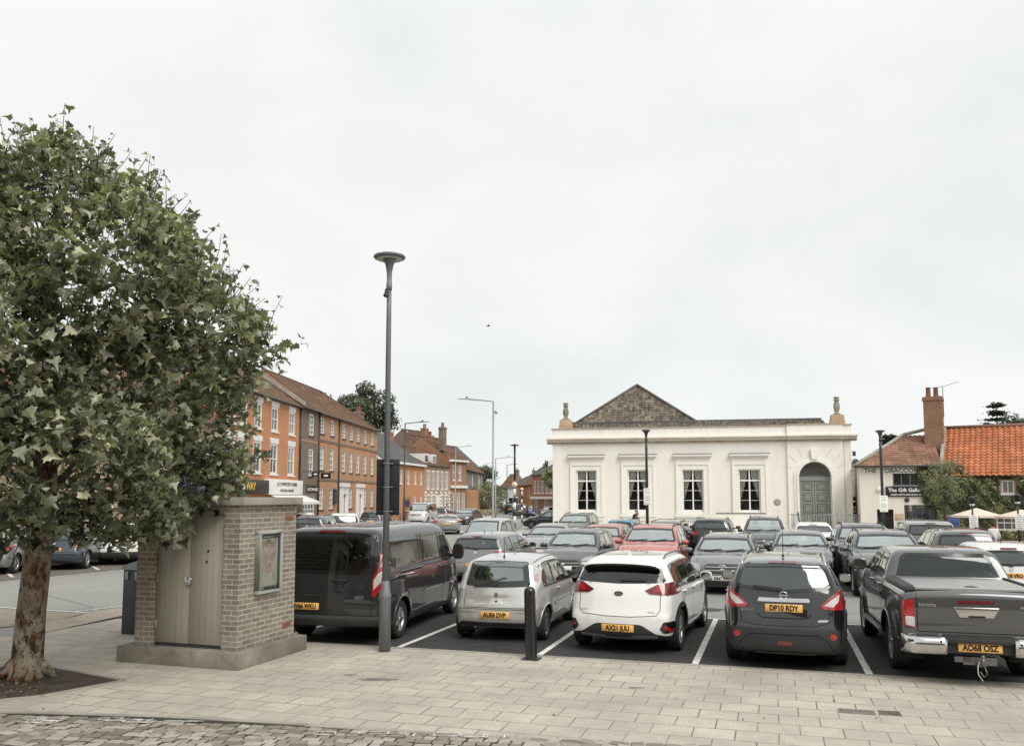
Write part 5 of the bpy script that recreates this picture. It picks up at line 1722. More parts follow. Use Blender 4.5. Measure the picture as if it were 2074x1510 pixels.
# left-hand street: edge line, far bays, pavers and tactile strip
stripe('road_marking', G(-120, 1190), G(620, 1118), .13, .0)
sheet('parking_bays', [G(-120, 1189), G(620, 1117), G(620, 1085), G(-120, 1085)], -.006, asphalt('brick_bays', (0.13, 0.115, 0.10)))
for px, py, qx, qy in ((25, 1168, 5, 1150), (200, 1153, 160, 1132), (330, 1141, 280, 1122)):
    stripe('bay_marking', G(px, py), G(qx, qy), .11, .002)
stripe('road_marking', G(-60, 1225), G(175, 1240), .08, .0)
stripe('road_marking', G(150, 1238), G(420, 1206), .08, .0)
sheet('paved_strip', [G(-60, 1228), G(170, 1242), G(90, 1262), G(-60, 1275)], .003, M_TACT)
sheet('tactile_strip', [G(20, 1292), G(85, 1262), G(262, 1226), G(420, 1222), G(420, 1236), G(250, 1246), G(100, 1279)], .008, slabs('tactile_paving', (0.50, 0.43, 0.34), .10, .40, R(-8), mortar=(.3, .25, .2), msize=.012, var=.06))
for i, (px, py) in enumerate(((0, 0),)):
    pass
# cobbles along the bottom of the picture, with traces of white paint
sheet('cobbles', [G(-400, 1445), G(60, 1444), G(330, 1452), G(620, 1470), G(980, 1492), G(1300, 1530), (6, 5), (-12, 5)], .006, M_COBBLE)
def settmat():
    m, nt, out = new_mat('cobble_setts'); k = NT(nt)
    at_ = k.n('Attribute'); at_.attribute_name = 'tone'
    col = k.ramp(at_.outputs['Fac'], [(0, (.19, .165, .135)), (.4, (.34, .295, .24)), (.7, (.42, .38, .32)), (1, (.54, .50, .44))])
    co = k.geo(); f = k.noise(co, 60, 5, .75); a = k.noise(co, 9, 4)
    col = k.mix(k.math('MULTIPLY', k.ramp(f, [(.4, 1.), (.6, 0.)]), .5), col, (.13, .11, .09))
    col = k.mix(k.math('MULTIPLY', k.ramp(a, [(.5, 0.), (.7, 1.)]), .4), col, (.24, .20, .16))
    k.bsdf(out, col, .85, 0, .3, k.bump(f, .6, .01))
    return m
rd0 = random.Random(12); sv = []; sf = []; st_ = []
E0 = G(-60, 1446); E1 = G(980, 1493); ed = (E1-E0).normalized(); en = Vector((ed.y, -ed.x, 0)); EL = (E1-E0).length+2.2
for r in range(19):
    x = -rd0.random()*.2-1.0
    while x < EL:
        w = rd0.uniform(.12, .21); h = .115
        c = E0+ed*(x+w/2)+en*(.012+r*.122+rd0.uniform(-.008, .008)+.012*math.sin(x*3+r))
        an = rd0.uniform(-.05, .05); ca, sa = math.cos(an), math.sin(an); n0 = len(sv); tn = rd0.random(); zt_ = .012+rd0.uniform(0, .010); tl = rd0.uniform(-.006, .006)
        for (fx, zq) in ((1.0, .002), (1.0, zt_-.006), (.80, zt_)):
            for (ux, uy) in ((-1, -1), (0, -1.04), (1, -1), (1.03, 0), (1, 1), (0, 1.04), (-1, 1), (-1.03, 0)):
                lx = ux*(w/2-.008)*fx+rd0.uniform(-.005, .005); ly = uy*(h/2-.005)*fx+rd0.uniform(-.004, .004)
                q = c+ed*(lx*ca-ly*sa)+en*(lx*sa+ly*ca); sv.append((q.x, q.y, zq+tl*ux)); st_.append(tn)
        for b0 in (0, 8):
            for i in range(8): j = (i+1) % 8; sf.append((n0+b0+i, n0+b0+8+i, n0+b0+8+j, n0+b0+j))
        sf.append(tuple(n0+16+i for i in range(8)))
        x += w+.004
me = bpy.data.meshes.new('cobble_setts'); me.from_pydata(sv, [], sf); a_ = me.attributes.new('tone', 'FLOAT', 'POINT'); a_.data.foreach_set('value', st_)
bm = bmesh.new(); bm.from_mesh(me); bmesh.ops.recalc_face_normals(bm, faces=bm.faces); bm.to_mesh(me); bm.free()
o = link_mesh('cobble_setts', me, settmat()); o['kind'] = 'structure'
M_STAIN = weathered('paving_stain', (.17, .155, .13), (.27, .25, .21), 9)
for (px, py, w_, h_) in ((770, 1375, .36, .10), (710, 1366, .12, .05), (1290, 1392, .14, .05)):
    c = G(px, py); rs_ = random.Random(px)
    sheet('paving_stain', [(c.x+w_*math.cos(i*.449)*rs_.uniform(.5, 1), c.y+h_*math.sin(i*.449)*rs_.uniform(.4, 1)) for i in range(14)], .0035, M_STAIN)
kr = MB()
for (a, b) in (((-400, 1441), (60, 1443)), ((60, 1443), (330, 1451)), ((330, 1451), (620, 1467)), ((620, 1469), (980, 1491)), ((980, 1491), (1300, 1529))):
    p = G(*a); q = G(*b); d = (q-p).normalized(); n = Vector((-d.y, d.x, 0))*.045
    kr.add([(x.x, x.y, .012) for x in (p-n, q-n, q+n, p+n)]+[(x.x, x.y, -.05) for x in (p-n, q-n, q+n, p+n)], [(0, 1, 2, 3), (0, 4, 5, 1), (1, 5, 6, 2), (2, 6, 7, 3), (3, 7, 4, 0)])
o = kr.build('kerb_strip', M_STONE); o['kind'] = 'structure'
rd = random.Random(3)
def sett_paint(x0, x1, yl, n):
    mb = MB()
    for i in range(n):
        t = (i+rd.random()*.5)/n
        px = x0+(x1-x0)*t; py = yl(px)+7+rd.uniform(-2, 3)
        p = G(px, py); w = rd.uniform(.06, .17); h = rd.uniform(.015, .04); a = rd.choice((0, 0, R(70)))
        M = T(p.x, p.y, .0240+i*1e-5, R(rd.uniform(-8, 0)))
        w, h, t = rd.uniform(.11, .17), .06, rd.uniform(.011, .019)
        sides = [((-w, -h), (w, -h+t)), ((-w, h-t), (w, h)), ((-w, -h), (-w+t, h)), ((w-t, -h), (w, h))]
        for (a0, b0), (a1, b1) in sides:
            if rd.random() < .3: continue
            e = [rd.uniform(-.006, .006) for _ in range(4)]
            mb.add([(a0, b0+e[0], 0), (a1, b0+e[1], 0), (a1, b1+e[2], 0), (a0, b1+e[3], 0)], [(0, 1, 2, 3)], 0, M)
    o = mb.build('sett_paint', M_PAINTW, recalc=False); o['kind'] = 'structure'
sett_paint(60, 120, lambda x: 1455, 4)
sett_paint(215, 400, lambda x: 1450+(x-215)*.06, 10)
sett_paint(640, 1050, lambda x: 1478+(x-640)*.02, 8)
# footways by the far road and before the hall
sheet('footway', [G(1385, 1099), G(1700, 1109), G(2300, 1125), (60, 62), (2, 62), G(1118, 1086), G(1260, 1092)], .004, M_FOOT)
sheet('footway', [G(930, 1062), G(1000, 1046), G(1046, 1031), G(1040, 1026), G(985, 1029), G(930, 1036), G(880, 1046), G(860, 1075)], .004, M_FOOT)
sheet('footway', [G(1040, 1078), G(1060, 1066), G(1118, 1052), G(1118, 1095), G(1050, 1110)], .004, M_FOOT)
# tree pit
TP = [G(-60, 1424), G(85, 1410), G(252, 1378), G(92, 1349), G(-60, 1352)]
sheet('tree_pit', TP, .006, weathered('mulch', (0.045, 0.036, 0.026), (0.10, 0.078, 0.055), 16, blot=.6))
te = MB()
for a, b in zip(TP, TP[1:]):
    d = (b-a).normalized(); n = Vector((-d.y, d.x, 0))*.03
    te.add([(x.x, x.y, .018) for x in (a-n, b-n, b+n, a+n)]+[(x.x, x.y, -.02) for x in (a-n, b-n, b+n, a+n)], [(0, 1, 2, 3), (0, 4, 5, 1), (1, 5, 6, 2), (2, 6, 7, 3), (3, 7, 4, 0)])
o = te.build('pit_edging', M_STONE); o['kind'] = 'structure'
# a sunken, dark repair in the paving
p = G(1778, 1447); q = MB()
M0 = T(p.x, p.y, 0, -AL)
q.quad((-.42, -.02, .003), (-.02, -.02, .003), (-.02, .20, .003), (-.42, .20, .003), 0, M0)
q.quad((.02, .02, .003), (.26, .02, .003), (.26, .24, .003), (.02, .24, .003), 1, M0)
o = q.build('paving_repair', [slabs('repair_slab', (0.25, 0.225, 0.19), .2, .2, AL), weathered('repair_tar', (0.10, 0.09, 0.08), (0.2, 0.18, 0.15), 12)], recalc=False); o['kind'] = 'structure'

# ================================================================== building kit
def frame_mat(p0, p1):
    """x along the facade from p0 to p1, y into the building, z up"""
    d = Vector((p1[0]-p0[0], p1[1]-p0[1], 0)); L = d.length
    a = math.atan2(d.y, d.x)
    return Vector((p0[0], p0[1], 0)), a, L

def wall_holes(mb, L, H, holes, y=0.0, depth=0.14, mi=0, z0=0.0, mir=None):
    """facade skin in the plane y with openings (x0,x1,z0,z1) and their reveals"""
    xs = sorted(set([0, L]+[min(max(h[0], 0), L) for h in holes]+[min(max(h[1], 0), L) for h in holes]))
    zs = sorted(set([z0, H]+[h[2] for h in holes]+[h[3] for h in holes]))
    for a, b in zip(xs, xs[1:]):
        for c, d in zip(zs, zs[1:]):
            mx, mz = (a+b)/2, (c+d)/2
            if any(h[0] < mx < h[1] and h[2] < mz < h[3] for h in holes): continue
            mb.quad((a, y, c), (b, y, c), (b, y, d), (a, y, d), mi)
    mr = mi if mir is None else mir
    for h in holes:
        a, b, c, d = h
        mb.quad((a, y, c), (a, y+depth, c), (a, y+depth, d), (a, y, d), mr)
        mb.quad((b, y, c), (b, y, d), (b, y+depth, d), (b, y+depth, c), mr)
        mb.quad((a, y, d), (a, y+depth, d), (b, y+depth, d), (b, y, d), mr)
        mb.quad((a, y, c), (b, y, c), (b, y+depth, c), (a, y+depth, c), mr)

def sash(parent, x0, x1, z0, z1, y=0.10, nx=2, nz=(0.5,), fw=0.06, mat=None, pane=None, sill=True, sillmat=None, lintel=None, curtains=False, hornw=0.05, glz=0.022):
    """window part (frame) with pane and sill sub-parts"""
    mat = mat or M_WHITEP; pane = pane or M_PANE
    mb = MB()
    mb.box((x0, y-.03, z0), (x0+fw, y+.05, z1)); mb.box((x1-fw, y-.03, z0), (x1, y+.05, z1))
    mb.box((x0+fw, y-.03, z1-fw), (x1-fw, y+.05, z1)); mb.box((x0+fw, y-.03, z0), (x1-fw, y+.05, z0+fw))
    for k in range(1, nx):
        x = x0+(x1-x0)*k/nx; mb.box((x-glz, y-.008, z0+fw), (x+glz, y+.03, z1-fw))
    for q in nz:
        t = .035 if q in (.5,) or len(nz) == 1 else glz
        z = z0+(z1-z0)*q; mb.box((x0+fw, y-.018, z-t), (x1-fw, y+.028, z+t))
    w = mb.build('window', mat, parent)
    MB().quad((x0+.01, y+.035, z0+.01), (x1-.01, y+.035, z0+.01), (x1-.01, y+.035, z1-.01), (x0+.01, y+.035, z1-.01)).build('pane', pane, w, recalc=False)
    if sill: MB().box((x0-.06, -.07, z0-.09), (x1+.06, y-.032, z0-.002)).build('sill', sillmat or mat, w)
    if lintel:
        h, fl, lm = lintel
        MB().prism([(x0-.02, z1+.003), (x1+.02, z1+.003), (x1+.02+fl, z1+h), (x0-.02-fl, z1+h)], -.025, .02).build('lintel', lm, w)
    return w

def tiles(name, quad, mat, parent, wave=0.30, course=0.30, amp=0.035, step=0.03, clip=None, res=4, mi=0):
    """real pantile surface over quad (bl, br, tr, tl) in local coordinates; UVs in metres"""
    bl, br, tr, tl = [Vector(q) for q in quad]
    e1 = (br-bl); L = e1.length; e1n = e1.normalized()
    up = (tl-bl); up = up-e1n*up.dot(e1n); S = up.length; upn = up.normalized()
    nrm = e1n.cross(upn).normalized()
    if nrm.z < 0: nrm = -nrm
    # polygon in (s,t)
    P = [((q-bl).dot(e1n), (q-bl).dot(upn)) for q in (bl, br, tr, tl)]
    nr = max(1, int(round(S/course))); ch = S/nr
    def span(t):
        xs = []
        for i in range(4):
            (x0, y0), (x1, y1) = P[i], P[(i+1) % 4]
            if abs(y1-y0) < 1e-9: 
                if abs(t-y0) < 1e-6: xs += [x0, x1]
                continue
            u = (t-y0)/(y1-y0)
            if -1e-6 <= u <= 1+1e-6: xs.append(x0+(x1-x0)*u)
        return min(xs), max(xs)
    vs = []; fs = []; uv = []
    for r in range(nr):
        t0 = r*ch; t1 = (r+1)*ch
        rows = []
        a0, b0 = span(t0+1e-7); a1, b1 = span(max(t0, t1-1e-7))
        xs0 = min(a0, a1); xs1 = max(b0, b1)
        n = max(2, int((xs1-xs0)/wave*res))
        for (t, lift) in ((t0, step), (t1, 0.0)):
            a, b = (a0, b0) if t == t0 else (a1, b1)
            row = []
            for i in range(n+1):
                x = a+(b-a)*i/n
                h = amp*math.sin(2*math.pi*x/wave)+lift
                q = bl+e1n*x+upn*t+nrm*h
                row.append(len(vs)); vs.append(tuple(q)); uv.append((x+ (0.15*wave), min(t+1e-4 if t == t0 else t-1e-3, 1e9)))
            rows.append(row)
        for i in range(n):
            fs.append((rows[0][i], rows[0][i+1], rows[1][i+1], rows[1][i]))
        # riser
        base = []
        for i in range(n+1):
            q = Vector(vs[rows[0][i]])-nrm*step*1.2
            base.append(len(vs)); vs.append(tuple(q)); uv.append(uv[rows[0][i]])
        for i in range(n): fs.append((base[i], base[i+1], rows[0][i+1], rows[0][i]))
    me = bpy.data.meshes.new(name); me.from_pydata(vs, [], fs)
    ul = me.uv_layers.new(name='UVMap')
    idx = np.empty(len(me.loops), dtype=np.int32); me.loops.foreach_get('vertex_index', idx)
    ul.data.foreach_set('uv', np.array(uv, dtype=np.float32)[idx].ravel())
    me.update()
    return link_mesh(name, me, mat, parent)

def building(name, label, p0, p1, cat='building', group=None):
    o, a, L = frame_mat(p0, p1)
    return thing(name, label, cat, o, a, group), L

def shell(parent, L, D, H, holes, mat, z0=-0.05, ends=True, depth=.14, mir=None, mats=None):
    mb = MB()
    wall_holes(mb, L, H, holes, 0, depth, 0, z0, mir)
    if ends:
        mb.quad((0, 0, z0), (0, 0, H), (0, D, H), (0, D, z0)); mb.quad((L, 0, z0), (L, D, z0), (L, D, H), (L, 0, H))
        mb.quad((0, D, z0), (0, D, H), (L, D, H), (L, D, z0))
        # dark floor slab behind the openings so rooms are not lit from the sky
        mb.quad((0, 0.02, H-.03), (L, 0.02, H-.03), (L, D, H-.03), (0, D, H-.03))
        for h in holes: pass
    return mb.build('wall', mats or mat, parent, recalc=False)

def gable_roof(parent, L, D, H, R_, mat, over=.25, hipR=0.0, hipL=0.0, gmat=None, name='roof'):
    """ridge along the facade; hips optional"""
    y0 = -over; y1 = D+over; ym = D/2
    zb = H-over*(R_-H)/(D/2)
    f = tiles(name, [(-.02, y0, zb), (L+.02, y0, zb), (L-hipR, ym, R_), (hipL, ym, R_)], mat, parent)
    bk = MB(); bk.quad((-.02, y1, zb), (L+.02, y1, zb), (L-hipR, ym, R_), (hipL, ym, R_))
    bk.quad((0, y0+.02, zb-.02), (L, y0+.02, zb-.02), (L, y1, zb-.02), (0, y1, zb-.02))
    if not hipL: bk.add([(0, 0, H), (0, D, H), (0, ym, R_-.03)], [(0, 1, 2)], 1)
    if not hipR: bk.add([(L, 0, H), (L, D, H), (L, ym, R_-.03)], [(0, 1, 2)], 1)
    bk.build('roof_back', [mat, gmat or mat], f, recalc=False)
    if hipR: tiles('hip', [(L+.02, y0, zb), (L+.02, y1, zb), (L-hipR, ym+.01, R_), (L-hipR, ym, R_)], mat, f)
    if hipL: tiles('hip', [(-.02, y1, zb), (-.02, y0, zb), (hipL, ym, R_), (hipL, ym+.01, R_)], mat, f)
    rt = MB(); rt.tube([(hipL-.02, ym, R_+.02), (L-hipR+.02, ym, R_+.02)], .11, 8)
    if hipR: rt.tube([(L-hipR, ym, R_+.01), (L, y0, zb+.03)], .09, 8)
    if hipL: rt.tube([(hipL, ym, R_+.01), (0, y0, zb+.03)], .09, 8)
    rt.build('ridge_tiles', mat, f)
    gt = MB(); gt.tube([(0, y0-.05, zb-.02), (L, y0-.05, zb-.02)], .06, 6); gt.build('gutter', M_STEELD, parent)
    return f

def chimney(parent, x, y, z0, z1, w, d, mat, pots=2, pm=None, name='chimney'):
    mb = MB(); mb.box((x-w/2, y-d/2, z0), (x+w/2, y+d/2, z1-.25)); mb.box((x-w/2-.06, y-d/2-.06, z1-.25), (x+w/2+.06, y+d/2+.06, z1-.10)); mb.box((x-w/2-.02, y-d/2-.02, z1-.10), (x+w/2+.02, y+d/2+.02, z1))
    c = mb.build(name, mat, parent)
    for i in range(pots):
        px = x+(i-(pots-1)/2)*w/max(pots, 1)*.9
        MB().lathe([(.13, 0), (.10, .1), (.09, .45), (.12, .5), (.12, .58), (.07, .58)], 10, 0, T(px, y, z1)).build('chimney_pot', pm or M_POT, c)
    return c
M_POT = weathered('pot_clay', (0.22, 0.10, 0.06), (0.34, 0.17, 0.10), 5)

def tube_thing(parent, name, pts, r, mat): return MB().tube(pts, r, 8).build(name, mat, parent)
# ================================================================== the cream assembly hall
hp0 = at(1120, 1005, 58.0); hp1 = at(1726.5, 1005, 54.2)
hall, HL = building('assembly_hall', 'long cream rendered hall with tall sash windows, arched green door and two stone urns', hp0, hp1)
def hs(px):
    """distance along the hall front of a photo column"""
    d = (hp1-hp0); d.z = 0
    kx = (px-1037)/F
    # solve (p0+t d).x = kx * scale ; scale along axis for z~2.5
    c, s_ = math.cos(PITCH), math.sin(PITCH)
    t = (kx*hp0.y*c-hp0.x)/(d.x-kx*d.y*c) if False else (hp0.x-kx*hp0.y/c*1.0)/(kx*d.y/c-d.x)
    return t*d.length
def hz_(px, py):
    """height above ground of a photo point on the hall front"""
    t = hs(px)/HL; Y = hp0.y+(hp1.y-hp0.y)*t
    return at(px, py, Y).z
ZC0, ZC1, ZP = 6.10, 6.52, 7.12
wpx = [1187, 1290.5, 1401, 1515]
W0, W1 = 1.50, 4.30
holes = []
for px in wpx:
    c = hs(px); holes.append((c-.70, c+.70, W0, W1))
dc = hs(1646)
shell(hall, HL, 14, ZP-.04, holes+[(dc-.98, dc+.98, .40, 4.75)], M_CREAM, depth=.30)
# door bay: its front plate has the arch cut through it
bx0, bx1 = hs(1592), hs(1704)
bay = MB(); n = 20; r0 = 1.0; zc = 3.75; yb = -.16
arc = [(dc+r0*math.cos(math.pi*k/n), zc+r0*math.sin(math.pi*k/n)) for k in range(n+1)]
top = ZC0-.003
def outer(p):
    dx, dz = p[0]-dc, p[1]-zc
    s = 1e9
    if dx > 1e-6: s = min(s, (bx1-dc)/dx)
    if dx < -1e-6: s = min(s, (bx0-dc)/dx)
    if dz > 1e-6: s = min(s, (top-zc)/dz)
    return (dc+dx*s, zc+dz*s)
for a, b in zip(arc, arc[1:]):
    A, B_ = outer(a), outer(b)
    pts = [(b[0], yb, b[1]), (a[0], yb, a[1]), (A[0], yb, A[1])]
    # corner of the plate between two rays
    if abs(A[1]-top) > 1e-6 and abs(B_[1]-top) < 1e-6: pts.append((bx1, yb, top))
    elif abs(A[1]-top) < 1e-6 and abs(B_[1]-top) > 1e-6: pts.append((bx0, yb, top))
    pts.append((B_[0], yb, B_[1]))
    bay.add(pts, [tuple(range(len(pts)))])
    bay.quad((a[0], yb, a[1]), (a[0], .28, a[1]), (b[0], .28, b[1]), (b[0], yb, b[1]))
bay.quad((bx0, yb, 0), (dc-r0, yb, 0), (dc-r0, yb, zc), (bx0, yb, zc)); bay.quad((dc+r0, yb, 0), (bx1, yb, 0), (bx1, yb, zc), (dc+r0, yb, zc))
bay.quad((dc-r0, yb, 0), (dc-r0, .28, 0), (dc-r0, .28, zc), (dc-r0, yb, zc)); bay.quad((dc+r0, yb, 0), (dc+r0, yb, zc), (dc+r0, .28, zc), (dc+r0, .28, 0))
bay.quad((bx0, 0, 0), (bx0, yb, 0), (bx0, yb, top), (bx0, 0, top)); bay.quad((bx1, 0, 0), (bx1, 0, top), (bx1, yb, top), (bx1, yb, 0))
bayo = bay.build('door_bay', M_CREAMT, hall, recalc=False)
# raised arch moulding, keystone and rays
mo = MB()
for (ra, rb_, yy) in ((1.0, 1.15, yb-.14), (1.15, 1.30, yb-.07)):
    P = []
    for k in range(-1, n+2):
        if k == -1: P.append(((dc+ra, .35), (dc+rb_, .35)))
        elif k == n+1: P.append(((dc-ra, .35), (dc-rb_, .35)))
        else:
            a = math.pi*k/n; P.append(((dc+ra*math.cos(a), zc+ra*math.sin(a)), (dc+rb_*math.cos(a), zc+rb_*math.sin(a))))
    for (a, b), (c, d) in zip(P, P[1:]):
        mo.add([(a[0], yy, a[1]), (b[0], yy, b[1]), (d[0], yy, d[1]), (c[0], yy, c[1]), (a[0], yb+.003, a[1]), (b[0], yb+.003, b[1]), (d[0], yb+.003, d[1]), (c[0], yb+.003, c[1])],
               [(0, 1, 2, 3), (1, 5, 6, 2), (0, 3, 7, 4)])
mo.build('arch_moulding', M_CREAMT, bayo, recalc=False)
MB().prism([(dc-.17, 4.90), (dc+.17, 4.90), (dc+.26, 5.55), (dc-.26, 5.55)], yb-.22, yb-.001).build('keystone', M_CREAMT, bayo)
ry = MB()
for a in (22, 42, 60, 120, 138, 158):
    a = R(a); p = (dc+1.5*math.cos(a), zc+1.5*math.sin(a)); q = (dc+2.15*math.cos(a), zc+2.15*math.sin(a)*1.0)
    if q[0] > bx1-.1: q = (bx1-.1, q[1])
    d = Vector((q[0]-p[0], q[1]-p[1])).normalized(); w = Vector((-d.y, d.x))*.02
    ry.add([(p[0]-w.x, yb-.012, p[1]-w.y), (q[0]-w.x, yb-.012, q[1]-w.y), (q[0]+w.x, yb-.012, q[1]+w.y), (p[0]+w.x, yb-.012, p[1]+w.y)], [(0, 1, 2, 3)])
ry.build('joint_rays', simple('groove', (0.64, .61, .55), .9), bayo, recalc=False)
# double doors with raised panels, transom and fanlight
yd = .18
dr = MB(); dr.box((dc-1.0, yd-.06, 3.52), (dc+1.0, yd+.10, 3.80)); dr.box((dc-1.0, yd-.03, .38), (dc-.86, yd+.1, 3.52)); dr.box((dc+.86, yd-.03, .38), (dc+1.0, yd+.1, 3.52))
fr = dr.build('door_frame', M_GREEND, hall)
for sg in (-1, 1):
    d_ = MB(); xa, xb = (dc-.855, dc-.012) if sg < 0 else (dc+.012, dc+.855)
    d_.box((xa, yd, .40), (xb, yd+.06, 3.515))
    for (a, b) in ((.55, 1.22), (1.36, 2.03), (2.17, 2.75), (2.89, 3.38)):
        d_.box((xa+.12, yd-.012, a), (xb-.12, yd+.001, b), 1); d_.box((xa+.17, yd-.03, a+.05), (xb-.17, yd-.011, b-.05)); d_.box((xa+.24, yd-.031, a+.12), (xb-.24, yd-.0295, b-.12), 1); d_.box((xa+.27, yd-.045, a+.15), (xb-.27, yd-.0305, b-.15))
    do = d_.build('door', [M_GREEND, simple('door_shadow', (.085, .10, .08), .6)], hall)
    MB().sphere((dc+sg*.09, yd-.04, 1.5), .035).build('handle', M_CHROME, do)
fl = MB()
fan = [(dc+.92*math.cos(math.pi*k/16), 3.82+.86*math.sin(math.pi*k/16)) for k in range(17)]
fl.add([(p[0], yd+.04, p[1]) for p in fan], [tuple(range(17))])
flo = fl.build('fanlight', M_PANE, hall, recalc=False)
fb = MB()
fb.tube([(p[0], yd+.0, p[1]) for p in fan], .045, 6); fb.tube([(dc-.92, yd, 3.84), (dc+.92, yd, 3.84)], .04, 6)
for a in (25, 50, 75, 105, 130, 155):
    a = R(a); fb.tube([(dc+.22*math.cos(a), yd+.01, 3.84+.2*math.sin(a)), (dc+.9*math.cos(a), yd+.01, 3.82+.84*math.sin(a))], .016, 4)
fb.tube([(dc+.24*math.cos(math.pi*k/10), yd+.01, 3.84+.22*math.sin(math.pi*k/10)) for k in range(11)], .018, 4)
fb.build('glazing_bars', M_LEADW, flo)
# cornice and parapet: break forward over the bay
cn = MB()
def cornice(xa, xb, y):
    cn.box((xa, y-.12, ZC0), (xb, y+.3, ZC0+.12), 0); cn.box((xa, y-.24, ZC0+.12), (xb, y+.3, ZC0+.24), 1); cn.box((xa, y-.38, ZC0+.24), (xb, y+.3, ZC1-.09), 0); cn.box((xa, y-.30, ZC1-.09), (xb, y+.3, ZC1), 1)
cornice(-.38, bx0+.001, 0); cornice(bx0+.002, bx1-.002, yb); cornice(bx1-.001, HL+.38, -.05)
cn.box((-.38, .31, ZC0+.1), (-.002, 13.9, ZC1-.05))
cn.build('cornice', [M_BUFF, M_CREAMT], hall)
pa = MB(); pa.box((-.04, -.05, ZC1+.001), (bx0, .32, ZP)); pa.box((bx0+.002, yb-.05, ZC1+.001), (bx1-.002, .32, ZP+.05)); pa.box((bx1, -.1, ZC1+.001), (HL+.04, .32, ZP))
pa.box((-.04, .33, ZC1), (.3, 13.9, ZP)); pa.build('parapet', M_CREAMT, hall)
pc = MB(); pc.box((-.12, -.13, ZP), (bx0-.001, .36, ZP+.06)); pc.box((bx0, yb-.12, ZP+.05), (bx1, .36, ZP+.11)); pc.box((bx1+.001, -.18, ZP+.0), (HL+.12, .36, ZP+.06)); pc.build('coping', M_BUFF, hall)
# corner strips and plinth
ps = MB(); ps.box((0.0, -.05, 0), (.55, -.001, ZC0-.002)); ps.box((HL-1.0+.6, -.05, 0), (HL, -.001, ZC0-.002)); ps.box((.56, -.06, 0), (bx0-.002, -.001, .55)); ps.build('corner_strip', M_CREAMT, hall)
# sashes with surrounds, hood and curtains
M_CURT = simple('curtain_cloth', (0.80, 0.77, 0.70), .95, var=.12, scale=3)
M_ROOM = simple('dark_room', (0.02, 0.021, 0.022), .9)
def hall_window(c):
    w = MB(); x0, x1, z0, z1 = c-.70, c+.70, W0, W1; y = .16; f = .09
    w.box((x0, y-.04, z0), (x0+f, y+.06, z1)); w.box((x1-f, y-.04, z0), (x1, y+.06, z1)); w.box((x0+f, y-.04, z1-f), (x1-f, y+.06, z1)); w.box((x0+f, y-.04, z0), (x1-f, y+.06, z0+.12))
    w.box((c-.045, y-.03, z0+.12), (c+.045, y+.04, z1-f)); zt = z0+2.06
    w.box((x0+f, y-.045, zt-.05), (x1-f, y+.05, zt+.05))
    for z in (z0+.75, z0+1.4): w.box((x0+f, y-.012, z-.012), (x1-f, y+.03, z+.012))
    wo = w.build('window', M_WHITEP, hall)
    MB().quad((x0, y+.03, z0), (x1, y+.03, z0), (x1, y+.03, z1), (x0, y+.03, z1)).build('pane', glassmat('hall_glass', (.9, .92, .91), .05), wo, recalc=False)
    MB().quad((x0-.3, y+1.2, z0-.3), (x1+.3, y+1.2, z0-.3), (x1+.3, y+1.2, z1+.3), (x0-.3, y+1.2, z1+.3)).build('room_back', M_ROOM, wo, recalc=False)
    rd = random.Random(int(c*10))
    for sg in (-1, 1):
        cu = MB(); vs = []; nn = 18; rows = 14
        for j in range(rows+1):
            t = j/rows; z = z0+.85+(z1-z0-.9)*t
            wd = .10+.46*(t**.8 if t > .12 else .3)
            wd = .12+.42*min(1, t*1.25)
            for i in range(nn+1):
                u = i/nn
                vs.append((c+sg*(.66-u*wd), y+.20+.035*math.sin(u*22+j*.25), z))
        fs = [(j*(nn+1)+i, j*(nn+1)+i+1, (j+1)*(nn+1)+i+1, (j+1)*(nn+1)+i) for j in range(rows) for i in range(nn)]
        cu.add(vs, fs, 0, None, True); cu.build('curtain', M_CURT, wo, recalc=False)
    s = MB()
    for (o, t, y1) in ((.0, .30, -.07), (.30, .12, -.12)):
        s.box((x0-o-t, y1, z0-.15), (x0-o, -.002, z1+o)); s.box((x1+o, y1, z0-.15), (x1+o+t, -.002, z1+o)); s.box((x0-o-t, y1, z1+o), (x1+o+t, -.002, z1+o+t))
    s.box((x0-.42, -.08, z1+.42), (x1+.42, -.002, z1+.78))
    s.box((x0-.50, -.16, z0-.36), (x1+.50, -.002, z0-.16)); s.box((x0-.44, -.09, z0-.60), (x1+.44, -.003, z0-.36))
    s.build('surround', M_CREAMT, wo)
    h = MB(); h.box((x0-.50, -.20, z1+.78), (x1+.50, -.002, z1+.88)); h.box((x0-.56, -.34, z1+.88), (x1+.56, -.002, z1+1.00)); ho = h.build('hood', M_CREAMT, wo)
    MB().box((x0-.58, -.36, z1+1.00), (x1+.58, -.002, z1+1.05)).build('hood_flashing', M_LEADW, wo)
for px in wpx: hall_window(hs(px))
q = hs(1569.5); MB().lathe([(.22, 0), (.22, .03), (.16, .03), (.15, .045)], 20, 0, T(q, -.001, 2.15) @ Matrix.Rotation(math.pi/2, 4, 'X')).build('plaque', M_STONE, hall)
